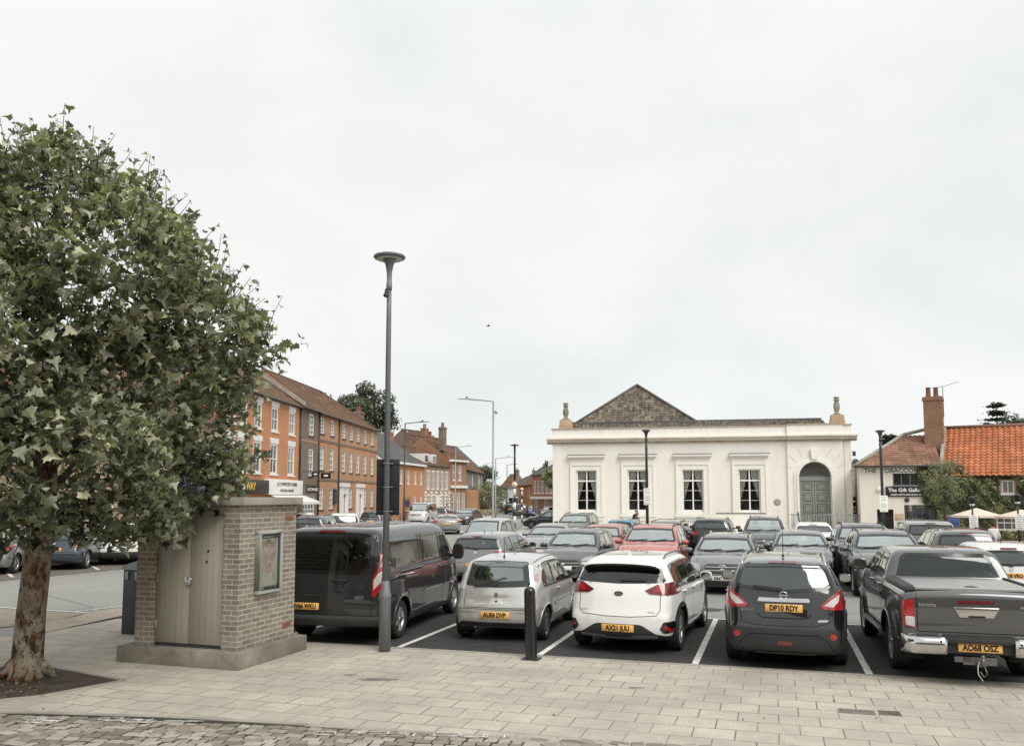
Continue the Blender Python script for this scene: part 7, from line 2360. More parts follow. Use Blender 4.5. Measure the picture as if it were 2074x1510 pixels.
def boards(name, c):
    m, nt, out = new_mat(name); k = NT(nt)
    co = k.coord('Object'); w = k.n('SeparateXYZ'); tcx = k.n('TexCoord'); k.l(tcx.outputs['Object'], w.inputs[0])
    fr = k.math('FRACT', k.math('DIVIDE', w.outputs[0], 0.108))
    g = k.ramp(fr, [(0.0, 0.0), (0.035, 1.0), (0.965, 1.0), (1.0, 0.0)])
    a = k.noise(k.coord('Object', scale=(3, 3, .5)), 3, 6, .6); b = k.noise(co, 1.2, 4)
    col = k.mix(a, tuple(v*.9 for v in c), tuple(v*1.08 for v in c)); col = k.mix(k.math('MULTIPLY', b, .4), col, tuple(v*.8 for v in c))
    col = k.mix(g, tuple(v*.45 for v in c), col)
    k.bsdf(out, col, .6, 0, .4, k.bump(g, .5, .01))
    return m
M_KDOOR = boards('kiosk_door_paint', (0.40, 0.375, 0.315))
xmid = (dxa+dxb)/2
for (a, b) in ((dxa+.01, xmid-.006), (xmid+.006, dxb-.01)):
    d = MB().box((a, Y0+.05, PH+.055), (b, Y0+.09, ZT-.125)).build('door', M_KDOOR, kiosk, bevel=.003, seg=1)
    for z in (.55, 1.25, 2.0):
        xx = a+.02 if a < xmid-.2 else b-.02
        MB().tube([(xx, Y0+.04, z-.07), (xx, Y0+.04, z+.07)], .014, 6).build('hinge', M_KDOOR, d)
hp = MB(); hp.box((xmid-.09, Y0+.035, 1.20), (xmid+.06, Y0+.049, 1.28)); hp.box((xmid-.03, Y0+.01, 1.17), (xmid+.04, Y0+.034, 1.25)); hp.build('padlock', M_CHROME, kiosk, bevel=.006)
nt_ = MB(); nt_.box((xmid-.33, Y0+.042, 1.70), (xmid-.17, Y0+.049, 1.92)); nt_.build('door_notice', M_SIGNW, kiosk)
nh = MB(); nh.box((xmid+.30, Y0+.046, 1.66), (xmid+.33, Y0+.0495, 1.70)); nh.box((xmid+.28, Y0+.046, 1.50), (xmid+.31, Y0+.0495, 1.54)); nh.build('spy_hole', M_SEAM, kiosk)
# air bricks on the right-hand face
for z in (2.12, .42):
    ab = MB(); ab.box((X1+.001, Y1-.33, z), (X1+.012, Y1-.11, z+.07), 0)
    for k_ in range(3): ab.box((X1+.012, Y1-.32, z+.012+.02*k_), (X1+.014, Y1-.12, z+.018+.02*k_), 1)
    ab.build('air_brick', [simple('terracotta', (.38, .17, .09), .8), M_SEAM], kiosk)
# town map case on the same face
my0, my1, mz0, mz1 = Y0+.38, Y0+1.00, 1.02, 1.98
mf = MB()
x = X1
for (a, b) in (((my0, mz0), (my1, mz0+.05)), ((my0, mz1-.05), (my1, mz1)), ((my0, mz0+.05), (my0+.05, mz1-.05)), ((my1-.05, mz0+.05), (my1, mz1-.05))):
    mf.box((x+.001, a[0], a[1]), (x+.085, b[0], b[1]))
mp_ = thing('map_case', 'grey glazed case with a town map, on the brick side of the kiosk', 'notice board', (kc.x, kc.y, 0), KA)
mf.build('frame', simple('sage_frame', (.38, .40, .36), .5), mp_, bevel=.006)
MB().box((x+.001, my0+.05, mz0+.05), (x+.03, my1-.05, mz1-.05)).build('backboard', simple('grey_board', (.16, .175, .17), .6), mp_)
mpp = MB().box((x+.031, my0+.07, mz0+.10), (x+.035, my1-.07, mz1-.13)).build('map_sheet', simple('map_paper', (.82, .82, .74), .6, var=.04), mp_)
ms_ = MB(); cy_, cz_ = (my0+my1)/2, (mz0+mz1)/2
def mq(pts, mi, dx): ms_.add([(x+.036+dx, cy_+p[0], cz_+p[1]) for p in pts], [tuple(range(len(pts)))], mi)
mq([(-.20, .30), (-.02, .33), (.02, .10), (-.05, -.05), (-.19, -.02)], 0, 0); mq([(.02, .27), (.19, .34), (.17, .08), (.08, -.02), (.03, .08)], 0, 0); mq([(-.13, -.06), (.06, -.02), (.10, -.14), (-.02, -.20), (-.12, -.14)], 0, 0)
mq([(-.06, .33), (.05, .34), (.06, .28), (-.05, .27)], 1, .0006)
def mroad(a, b, w=.008):
    a = Vector(a); b = Vector(b); d = (b-a).normalized(); n = Vector((-d.y, d.x))*w
    mq([tuple(a-n), tuple(b-n), tuple(b+n), tuple(a+n)], 2, .0012)
for a, b in (((-.20, .30), (.03, .06)), ((.20, .36), (.0, .02)), ((-.21, -.03), (.12, .10)), ((-.20, .28), (-.16, -.03)), ((-.12, -.05), (-.03, -.27)), ((.05, .03), (.11, -.12)), ((-.02, -.14), (.09, -.11))): mroad(a, b)
rq = random.Random(5)
for i in range(34):
    t = rq.random(); a, b = rq.choice((((-.20, -.05), (.14, .10)), ((-.13, -.06), (-.04, -.27)), ((-.18, .28), (-.15, -.02)), ((.06, .02), (.18, .32)), ((-.08, -.02), (.10, .04))))
    px_ = a[0]+(b[0]-a[0])*t+rq.uniform(-.015, .015); pz_ = a[1]+(b[1]-a[1])*t+rq.uniform(-.012, .012); s_ = rq.uniform(.003, .007)
    mq([(px_-s_, pz_-s_), (px_+s_, pz_-s_), (px_+s_, pz_+s_), (px_-s_, pz_+s_)], 3, .0018)
for i in range(10):
    for yy in (-.22, .09):
        z_ = -.08-.018*i-(0 if yy < 0 else .09)
        if z_ > -.32: mq([(yy, z_), (yy+rq.uniform(.06, .10), z_), (yy+.06, z_+.005), (yy, z_+.005)], 4, .0018)
ms_.build('map_drawing', [simple('map_pink', (.74, .54, .45), .7), simple('map_green', (.40, .44, .22), .7), simple('map_road', (.84, .84, .80), .7), simple('map_dots', (.14, .12, .14), .7), simple('map_grey', (.40, .40, .38), .7)], mpp, recalc=False)
mt = MB(); mt.box((x+.031, my0+.16, mz1-.11), (x+.034, my1-.2, mz1-.098)); mt.box((x+.031, my0+.11, mz0+.055), (x+.034, my0+.2, mz0+.09)); mt.box((x+.031, my1-.13, mz0+.06), (x+.034, my1-.1, mz0+.09)); mt.build('board_text', M_SIGNW, mp_)
MB().quad((x+.07, my0+.05, mz0+.05), (x+.07, my1-.05, mz0+.05), (x+.07, my1-.05, mz1-.05), (x+.07, my0+.05, mz1-.05)).build('glass_front', glassmat('case_glass', (.97, .97, .96), .015), mp_, recalc=False)

# waste bin behind the kiosk
p = G(262, 1284)
bn = thing('waste_bin', 'tall dark steel litter bin with pale curved lid, left of the kiosk', 'bin', (p.x, p.y, 0), KA)
MB().box((-.19, -.0, .0), (.30, .5, 1.16)).build('body', simple('bin_steel', (.05, .06, .065), .45, .3, var=.35, scale=2.5), bn, bevel=.012)
lid = MB(); pr_ = [(-.21+.0, 1.162)]+[(-.21+.54*t, 1.22+.13*math.sin(math.pi*min(1, t*1.0)*.5)) for t in (0, .15, .35, .6, 1)]+[(.33, 1.162)]
lid.prism(pr_, -.02, .52); lid.build('lid', simple('lid_grey', (.30, .33, .33), .4), bn)
for xx in (-.10, .12): MB().box((xx-.035, -.022, .98), (xx+.035, .0-.001, 1.13)).build('ashtray_plate', M_GALV, bn, bevel=.005)

# bollard
p = G(1076, 1334)
bo_ = thing('bollard', 'round-topped black bollard standing at the edge of the paving', 'bollard', (p.x, p.y, 0))
MB().lathe([(.095, .0), (.098, .02), (.093, .05), (.090, .95), (.090, 1.02), (.084, 1.06), (.066, 1.09), (.035, 1.105), (.003, 1.11)], 28).build('shaft', M_BLACKP, bo_)
bo_.rotation_euler = (0, R(-1.2), 0)
MB().box((-.14, -.12, .001), (.14, .12, .014), 0, Matrix.Rotation(-.3, 4, 'Z')).build('base_plate', M_STEELD, bo_)

# tall lamp post with flared head, camera and the back of a sign board
p = G(779, 1318)
LPX = thing('lamp_post', 'tall grey lamp post with a flat disc head, at the paving edge before the van', 'lamp post', (p.x, p.y, 0))
k_ = 13.9/13.6
LPX.rotation_euler = (0, R(-.05), 0)
zt = at(790, 522, p.y).z
def lamp(parent, H, mat, base=True, rs=1.0, disc=.27):
    if base:
        MB().lathe([(.095, 0), (.095, .85), (.098, .86), (.098, .90), (.085, .93), (.062, 1.12), (.055, 1.13)], 24).build('base_sleeve', mat, parent)
        MB().lathe([(.100, .28), (.1002, .29)], 24).build('door_seam', M_SEAM, parent) if False else None
    z0 = 1.0 if base else 0
    MB().lathe([(.055*rs, z0), (.042*rs, H-1.0), (.040*rs, H-.52)], 20).build('pole', mat, parent)
    hd = MB().lathe([(.047*rs, H-.56), (.05*rs, H-.50), (.047*rs, H-.42), (.040*rs, H-.41), (.046*rs, H-.25), (.07*rs, H-.12), (.115*rs, H-.03), (.12*rs, H)], 24).build('lamp_head', mat, parent)
    MB().lathe([(.12*rs, H-.02), (disc*.8, H-.025), (disc*.96, H-.01), (disc, H+.01), (disc*.97, H+.03), (disc*.7, H+.055), (disc*.3, H+.07), (.01, H+.072)], 32).build('canopy', mat, hd)
    MB().lathe([(disc*.5, H-.028), (disc*.78, H-.034), (disc*.80, H-.024)], 28).build('diffuser', simple('lamp_diffuser', (.55, .53, .48), .4), hd)
    return hd
lamp(LPX, zt, M_STEEL)
cm_ = MB(); zc_ = at(788, 597, p.y).z
cm_.box((-.05, -.10, zc_), (.0, -.03, zc_+.09)); cm_.tube([(-.03, -.07, zc_+.06), (-.03, -.10, zc_-.01)], .035, 8); cm_.sphere((-.035, -.10, zc_-.03), (.05, .05, .04), 10, 8); cm_.build('camera_housing', M_STEELD, LPX)
z0_, z1_ = at(787, 1043, p.y).z, at(787, 929, p.y).z
sg_ = thing('sign_board', 'black back of a tall sign board strapped to the lamp post', 'sign', (p.x, p.y, 0))
SB = MB().box((-.185, .07, z0_), (.20, .085, z1_)).build('panel', simple('sign_back', (.010, .014, .018), .45), sg_, bevel=.02)
for zz in (.07, .5, .92):
    z = z0_+(z1_-z0_)*zz
    MB().box((-.18, .055, z-.012), (.195, .069, z+.012)).build('channel', simple('channel_dark', (.02, .025, .03), .5), sg_)
    MB().tube([(-.065, .06, z), (-.065, -.02, z), (-.03, -.06, z), (.03, -.06, z), (.065, -.02, z), (.065, .06, z)], .006, 6).cbox((.075, .05, z), (.03, .02, .02)).build('clamp', M_GALV, sg_)

# other lamp posts with disc heads and their notices
def small_lamp(px, pytop, Y, label, sign=None, head=True):
    t = at(px, pytop, Y)
    o = thing('lamp_post', label, 'lamp post', (t.x, t.y, 0))
    lamp(o, t.z, M_STEELD, base=False, rs=1.6, disc=.26)
    if sign:
        z0, z1, w = at(px, sign[1], Y).z, at(px, sign[0], Y).z, sign[2]
        s = thing('parking_notice', label.split(',')[0].replace('lamp post', 'notice on the lamp post') if False else sign[3], 'notice', (t.x, t.y, 0))
        pn = MB().box((-w/2, -.13, z0), (w/2, -.11, z1)).build('panel', M_SIGNW, s, bevel=.01)
        tl = MB(); rq = random.Random(px)
        n_ = 9
        for i in range(n_):
            z = z1-(z1-z0)*(i+.7)/(n_+.4); ww_ = w*rq.uniform(.5, .8)
            if i in (3, 7): continue
            tl.box((-ww_/2, -.1335, z-.018), (ww_/2, -.1305, z+.012))
        tl.build('notice_text', simple('grey_ink', (.30, .30, .30), .6), pn)
    return o
small_lamp(1308.5, 872, 46.5, 'slim dark lamp post with disc head in front of the second hall window', (988, 1022, .40, 'white parking notice on the lamp post before the second hall window'))
small_lamp(1782, 873, 46.5, 'slim dark lamp post with disc head before the gift shop', (1003, 1036, .45, 'white parking notice on the lamp post before the gift shop'))
def notice_post(px, y0, y1, w, Y, label, extra=True):
    t = at(px, y0, Y); z0 = at(px, y1, Y).z
    s = thing('parking_notice', label, 'notice', (t.x, t.y, 0))
    MB().tube([(0, 0, 0), (0, 0, t.z+.5)], .04, 8).build('post', M_STEELD, s)
    pn = MB().box((-w/2, -.07, z0), (w/2, -.05, t.z)).build('panel', M_SIGNW, s, bevel=.01)
    tl = MB()
    for i in range(8):
        z = t.z-(t.z-z0)*(i+.7)/8.6; ww_ = w*(.75 if i % 3 else .5)
        tl.box((-ww_/2, -.0735, z-.015), (ww_/2, -.0705, z+.012))
    tl.build('notice_text', simple('grey_ink', (.30, .30, .30), .6), pn)
    hd = MB().lathe([(.05, t.z+.5), (.12, t.z+.52), (.13, t.z+.75), (.16, t.z+.78), (.05, t.z+.86)], 10).build('lantern', M_STEELD, s)
    MB().lathe([(.09, t.z+.42), (.11, t.z+.5), (.09, t.z+.515)], 10).build('lantern_glass', M_SIGNW, hd)
notice_post(1970, 1043, 1072, .40, 38, 'white notice on a short post before the parasols')
notice_post(2062, 1040, 1072, .36, 36, 'white notice on a short post at the right edge of the photo')

# tall street lights with a side arm
def street_light(px, pytop, Y, arm, label, mat=None, r=.07, rise=.12):
    t = at(px, pytop, Y); mat = mat or M_GALV
    o = thing('street_light', label, 'street light', (t.x, t.y, 0), group='street lights along the road')
    MB().lathe([(r*1.5, 0), (r*1.5, 1.2), (r, 1.3), (r*.7, t.z)], 12).build('pole', mat, o)
    MB().tube([(0, 0, t.z-.05), (arm*.08, 0, t.z), (arm, 0, t.z+rise)], .035, 8).build('arm', mat, o)
    h = MB(); s = 1 if arm > 0 else -1
    h.add([(arm-s*.1, -.13, t.z+rise-.03), (arm+s*.65, -.10, t.z+rise+.0), (arm+s*.65, .10, t.z+rise+.0), (arm-s*.1, .13, t.z+rise-.03), (arm-s*.1, -.11, t.z+rise+.06), (arm+s*.65, -.06, t.z+rise+.03), (arm+s*.65, .06, t.z+rise+.03), (arm-s*.1, .11, t.z+rise+.06)],
        [(0,3,2,1),(4,5,6,7),(0,1,5,4),(1,2,6,5),(2,3,7,6),(3,0,4,7)]); lh = h.build('lamp_head', mat, o)
    MB().lathe([(.05, t.z+rise+.05), (.05, t.z+rise+.16), (.01, t.z+rise+.18)], 8, 0, T(arm+s*.1, 0, 0)).build('photocell', M_STEELD, lh)
    if Y < 80: MB().tube([(0.02, 0, t.z-.62), (.16, -.1, t.z-.62)], .02, 6).sphere((.18, -.1, t.z-.72), .10, 10, 8).build('camera', M_GALV, o)
    return o
street_light(999, 812, 52, -1.55, 'tall grey street light with its arm to the left')
street_light(820.5, 857, 67, 1.3, 'dark street light with its arm to the right, before the slate roofed house', M_STEELD)
street_light(923, 905, 104, 1.5, 'pale distant street light before the brick house with white cornices')
street_light(1004, 928, 90, 1.3, 'pale street light with a low arm, right of the tall grey one')
street_light(984, 938, 140, 1.0, 'distant street light above the dark hedge')
street_light(1027, 941, 130, 1.2, 'distant street light left of the zebra crossing beacon', M_STEELD)
# belisha beacon
def beacon(px, pyg, Y, label, tall=0, grp='zebra crossing beacons'):
    t = at(px, pyg, Y); o = thing('crossing_beacon', label, 'beacon', (t.x, t.y, 0), group=grp)
    n = 8; H = t.z-.22
    pl = MB()
    for i in range(n): pl.lathe([(.068, H*i/n), (.068, H*(i+1)/n-.001)], 12, i % 2)
    pl.build('striped_pole', [M_BLACKP, M_SIGNW], o)
    MB().sphere((0, 0, t.z), .15, 18, 12).build('globe', simple('beacon_globe', (.80, .62, .42), .35), o)
    if tall: MB().tube([(0, 0, t.z+.23), (0, 0, tall)], .055, 8).build('mast', M_STEELD, o); MB().lathe([(.02, tall), (.25, tall+.02), (.25, tall+.05), (.03, tall+.12)], 12).build('top_light', M_STEELD, o)
beacon(1042.5, 981, 45, 'crossing beacon with pale globe and black mast above it, left of the hall', at(1042, 903, 45).z)
beacon(1057, 990, 80, 'smaller, more distant crossing beacon right of the tall masted one')

# parasols by the pub
def parasol(px, pyt, pye, Y, w, label):
    t = at(px, pyt, Y); e = at(px, pye, Y)
    o = thing('parasol', label, 'parasol', (t.x, t.y, 0), group='parasols before the pub')
    MB().tube([(0, 0, 0), (0, 0, t.z)], .025, 8).build('pole', simple('pole_wood', (.3, .2, .12), .6), o)
    cv = MB(); vs = [(0, 0, t.z)]
    for i in range(8):
        a = 2*math.pi*(i+.5)/8; vs.append((w/2*math.cos(a), w/2*math.sin(a), e.z))
    for i in range(8):
        a = 2*math.pi*(i+.5)/8; vs.append((w/2*math.cos(a), w/2*math.sin(a), e.z-.10))
    fs = [(0, 1+i, 1+(i+1) % 8) for i in range(8)]+[(1+i, 9+i, 9+(i+1) % 8, 1+(i+1) % 8) for i in range(8)]
    cv.add(vs, fs); cv.build('canopy', simple('parasol_cloth', (.72, .58, .48), .85, var=.06), o, recalc=False)
    MB().box((-.3, -.3, 0), (.3, .3, .08)).build('base', M_STEELD, o)
parasol(1977, 1028, 1043, 40, 2.15, 'pale pink parasol before the ivy, the whole one of the two')
parasol(2068, 1031, 1045, 38, 2.1, 'pale pink parasol cut by the right edge of the photo')
# menu box and low pub wall
pmb = at(1931, 1060, 44)
mbx = thing('menu_box', 'blue and white box on a post before the ivy', 'box', (pmb.x, pmb.y, 0))
MB().box((-.03, -.03, 0), (.03, .03, .9)).build('post', M_STEELD, mbx); MB().box((-.22, -.15, .9), (.22, .15, 1.45)).build('box', P_BLUE, mbx, bevel=.01); MB().box((-.24, -.2, 1.451), (.24, .2, 1.55)).build('lid', M_GALV, mbx)
ab_ = at(1735, 1050, 56)
fs_ = thing('display_stand', 'narrow stand of stacked pale boxes between hall and gift shop', 'stand', (ab_.x, ab_.y, 0))
for i in range(6): MB().box((-.28, 0, .2+.33*i), (.22, .4, .2+.33*i+.27)).build('crate', [M_SIGNW, M_STEELD][i % 2], fs_)
MB().prism([(-.4, 2.25), (.5, 2.25), (.35, 2.5), (-.3, 2.5)], -.1, .5).build('top', M_GALV, fs_)
# verge bollards and hedge plot by the far footway
for i, px in enumerate((965, 990, 1001, 1008, 1014, 1021, 1033)):
    q_ = G(px, 1031-i*.8)
    b_ = tag(MB().lathe([(.08, 0), (.08, .9), (.05, 1.0)], 8).build('bollard', M_SANDST), 'pale stone bollard in the row along the far footway', 'bollard', 'bollards along the far footway')
    b_.location = q_
# ================================================================== foliage
def leafmat(name, dark, mid, lite, yel=None, trans=.35):
    m, nt, out = new_mat(name); k = NT(nt)
    at_ = k.n('Attribute'); at_.attribute_name = 'tone'
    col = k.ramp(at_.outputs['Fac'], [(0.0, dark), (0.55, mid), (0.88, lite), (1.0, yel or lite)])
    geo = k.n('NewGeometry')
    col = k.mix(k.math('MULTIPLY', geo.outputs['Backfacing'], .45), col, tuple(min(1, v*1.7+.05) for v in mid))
    d = k.n('BsdfPrincipled'); k.l(col, d.inputs['Base Color']); d.inputs['Roughness'].default_value = .34; d.inputs['Specular IOR Level'].default_value = .75
    t = k.n('BsdfTranslucent'); k.l(k.mix(1.0, col, (1.5, 1.7, .7), 'MULTIPLY'), t.inputs[0])
    mx = k.n('MixShader'); mx.inputs[0].default_value = trans
    k.l(d.outputs[0], mx.inputs[1]); k.l(t.outputs[0], mx.inputs[2]); k.l(mx.outputs[0], out.inputs[0])
    return m
LOBE = np.array([(0, -.02), (.16, .02), (.42, .00), (.34, .16), (.56, .34), (.36, .40), (.30, .52), (.16, .50), (.10, .70), (0, 1.0), (-.10, .70), (-.16, .50), (-.30, .52), (-.36, .40), (-.56, .34), (-.34, .16), (-.42, .00), (-.16, .02)])
SIMPLE = np.array([(0, 0), (.24, .35), (.18, .75), (0, 1.0), (-.18, .75), (-.24, .35)])
def leaves(name, P, Nn, size, tone, mat, parent, shape=LOBE, fold=.25, droop=.3, seed=1, petiole=False):
    """one mesh of many real leaves: P centres, Nn face normals"""
    rg = np.random.default_rng(seed)
    n = len(P); m = len(shape)
    Nn = Nn/np.linalg.norm(Nn, axis=1, keepdims=True)
    # leaf tip direction: mostly downward and outward
    tdir = rg.normal(size=(n, 3)); tdir[:, 2] -= droop*4
    tdir -= Nn*np.sum(tdir*Nn, axis=1, keepdims=True); tdir /= np.linalg.norm(tdir, axis=1, keepdims=True)+1e-9
    sd = np.cross(tdir, Nn)
    cen = np.array([0, .42])
    X = shape[:, 0]; Y = shape[:, 1]
    c = rg.uniform(.4, 1.3, n)*fold
    verts = np.empty((n, m+1, 3), dtype=np.float32)
    s = size[:, None, None]
    zoff = (np.abs(X)[None, :]*c[:, None] - ((Y-.4)**2)[None, :]*c[:, None]*.9 + rg.normal(size=(n, m))*.06)
    verts[:, :m] = P[:, None, :]+s*(sd[:, None, :]*X[None, :, None]+tdir[:, None, :]*(Y-.4)[None, :, None]+Nn[:, None, :]*zoff[:, :, None])
    verts[:, m] = P
    tri = np.array([(i, (i+1) % m, m) for i in range(m)])
    F_ = (np.arange(n)[:, None, None]*(m+1)+tri[None]).reshape(-1, 3)
    me = bpy.data.meshes.new(name)
    me.vertices.add(n*(m+1)); me.vertices.foreach_set('co', verts.ravel())
    nf = len(F_)
    me.loops.add(nf*3); me.polygons.add(nf)
    me.loops.foreach_set('vertex_index', F_.ravel().astype(np.int32))
    me.polygons.foreach_set('loop_start', np.arange(0, nf*3, 3, dtype=np.int32))
    me.polygons.foreach_set('loop_total', np.full(nf, 3, dtype=np.int32))
    me.update(calc_edges=True)
    a = me.attributes.new('tone', 'FLOAT', 'POINT')
    a.data.foreach_set('value', np.repeat(tone, m+1).astype(np.float32))
    me.polygons.foreach_set('use_smooth', [True]*nf)
    return link_mesh(name, me, mat, parent)

M_LEAF = leafmat('plane_leaf', (.008, .012, .008), (.13, .145, .085), (.42, .435, .33), (.56, .54, .36), .22)
M_BARKB = None
def barkmat():
    m, nt, out = new_mat('plane_bark'); k = NT(nt)
    co = k.coord('Object', scale=(1, 1, .55))
    a = k.noise(co, 5.5, 5, .6, .6); b = k.noise(co, 16, 5, .7, .4); c = k.noise(k.coord('Object'), 2.2, 3)
    col = k.ramp(a, [(0.40, (.028, .020, .012)), (.45, (.15, .075, .035)), (.48, (.22, .18, .125)), (.60, (.33, .29, .215)), (.68, (.14, .105, .07))], 'LINEAR')
    col = k.mix(k.ramp(b, [(.54, 0.), (.60, .85)]), col, (.045, .03, .018))
    col = k.mix(k.math('MULTIPLY', k.ramp(c, [(.5, 0.), (.62, 1.)]), .4), col, (.17, .075, .032))
    k.bsdf(out, col, .85, 0, .3, k.bump(k.math('ADD', a, k.math('MULTIPLY', b, .6)), .8, .03))
    return m
M_BARKB = barkmat()
M_TWIG = simple('twig_bark', (.06, .05, .035), .85)

# ---- the plane tree in the foreground
rgt = np.random.default_rng(11)
tb0 = G(52, 1372)
tree = thing('plane_tree', 'large leafy plane tree with flaking brown and cream bark, left of the kiosk', 'tree', (tb0.x, tb0.y, 0))
tr = MB()
trunk_pts = [(0, 0, -.05), (0.0, 0, .08), (.01, 0, .3), (.03, 0, .9), (.07, 0.02, 1.6), (.10, .02, 2.2), (.12, .02, 2.8), (.10, .05, 4.0), (.05, .05, 5.4), (.1, 0, 6.8)]
rad = [.27, .225, .20, .185, .175, .165, .155, .11, .07, .025]
tr.tube(trunk_pts, rad, 18)
# root flare
for a in (-2.6, -1.3, .2, 1.5):
    tr.tube([(.12*math.cos(a), .12*math.sin(a), .22), (.3*math.cos(a), .3*math.sin(a), .07), (.42*math.cos(a), .42*math.sin(a), -.03)], [.10, .06, .02], 8)
# crown outline: radius about the trunk axis at each height
zz_ = np.array([1.75, 2.0, 2.4, 2.9, 3.5, 4.1, 4.7, 5.2, 5.7, 6.2, 6.7, 7.12, 7.5])
rr_t = np.array([1.0, 1.6, 2.05, 2.42, 2.52, 2.50, 2.48, 2.45, 2.32, 1.98, 1.42, .8, .3])
def crown_r(z, th):
    r = np.interp(z, zz_, rr_t, left=0, right=0)
    lump = .12*np.sin(3*th+z*1.7)+.11*np.sin(5*th-z*2.6+1)+.08*np.sin(9*th+z*4.1+2)+.05*np.sin(2.9*z+th)
    return r*(1+lump)
AX = Vector((.02, .3, 0))
# limbs
limbs = []
lm = MB()
for i in range(26):
    z0 = 1.9+i*.19; th = i*2.4+.3
    zt_ = min(7.7, z0+rgt.uniform(.3, 1.6)); rt_ = float(crown_r(zt_, th))*rgt.uniform(.80, .98)
    p0 = Vector((np.interp(z0, [p[2] for p in trunk_pts], [p[0] for p in trunk_pts]), .03, z0)); p3 = Vector((AX.x+rt_*math.cos(th), AX.y+rt_*math.sin(th), zt_))
    mid = p0.lerp(p3, .5)+Vector((0, 0, .25+.1*rgt.normal()))
    m1 = p0.lerp(p3, .25)+Vector((0, 0, .18))
    w0 = .075*(1-i/40)
    lm.tube([p0, m1, mid, p0.lerp(p3, .78)+Vector((.08*rgt.normal(), .08*rgt.normal(), .12)), p3], [w0, w0*.75, w0*.5, w0*.28, .008], 7)
    limbs.append((p0, m1, mid, p3))
# leaf shoots: clusters along short twigs
P_, N_, S_, T_ = [], [], [], []
twig = MB()
def shoot(base, d, length, nl, size, tone_b, draw=True):
    d = d.normalized(); pts = [base]
    q = base.copy()
    for j in range(3):
        d = (d+Vector(rgt.normal(size=3))*.16+Vector((0, 0, -.05))).normalized(); q = q+d*length/3; pts.append(q.copy())
    if draw: twig.tube(pts, [.009, .007, .005, .003], 4, cap=False)
    for j in range(nl):
        t = (j+.6)/nl*3; a = int(min(2, t)); c = pts[a].lerp(pts[a+1], min(1, t-a))
        sd = Vector(rgt.normal(size=3)); sd = (sd-d*sd.dot(d)).normalized()
        s = size*rgt.uniform(.40, 1.25)
        pos = c+sd*s*.75
        if draw and s > .1: twig.tube([c, c.lerp(pos, .6)], [.003, .002], 3, cap=False)
        nrm = Vector((0, 0, .75))+sd*.5+Vector(rgt.normal(size=3))*.55
        P_.append(pos); N_.append(nrm); S_.append(s); T_.append(min(1, max(0, tone_b+rgt.normal()*.25+(.38 if rgt.random() < .10 else 0))))
NS = 2550
for i in range(NS):
    # more shoots on the near half of the crown but the far half is real too
    z = rgt.uniform(1.9, 7.6)
    while rgt.random() > float(np.interp(z, zz_, rr_t))/2.8: z = rgt.uniform(1.9, 7.6)
    th = rgt.uniform(-math.pi, math.pi)
    if math.sin(th) > .35 and rgt.random() < .45: th = -th
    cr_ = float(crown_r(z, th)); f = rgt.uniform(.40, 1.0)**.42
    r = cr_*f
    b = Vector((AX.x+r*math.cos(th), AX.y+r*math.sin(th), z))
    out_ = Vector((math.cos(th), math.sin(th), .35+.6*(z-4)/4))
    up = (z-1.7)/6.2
    tone = .24+.30*f*up+.22*f*f+.16*math.sin(3*z+2*th)*math.cos(4*th-z)  # lower, inner leaves darker, outer paler: crown shade put into leaf colour
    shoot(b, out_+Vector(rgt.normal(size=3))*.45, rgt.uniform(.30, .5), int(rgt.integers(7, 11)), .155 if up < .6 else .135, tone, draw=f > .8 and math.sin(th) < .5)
# long shoots poking out of the top and the outline
for i in range(300):
    th = rgt.uniform(-math.pi, math.pi); z = rgt.uniform(3.6, 7.4); cr_ = float(crown_r(z, th))
    b = Vector((AX.x+cr_*.93*math.cos(th), AX.y+cr_*.93*math.sin(th), z))
    shoot(b, Vector((math.cos(th)*.5, math.sin(th)*.5, 1.0)), rgt.uniform(.45, .85), 7, .11, .42+.08*rgt.normal())
lm.build('limbs', M_TWIG, tree)
to = tr.build('trunk', M_BARKB, tree)
to.data.update()
tw_ = twig.build('twigs', M_TWIG, tree, recalc=False)
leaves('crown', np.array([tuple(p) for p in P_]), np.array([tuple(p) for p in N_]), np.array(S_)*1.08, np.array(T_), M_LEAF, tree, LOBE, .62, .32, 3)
rgt2 = random.Random(9)
for i in range(5):
    pass

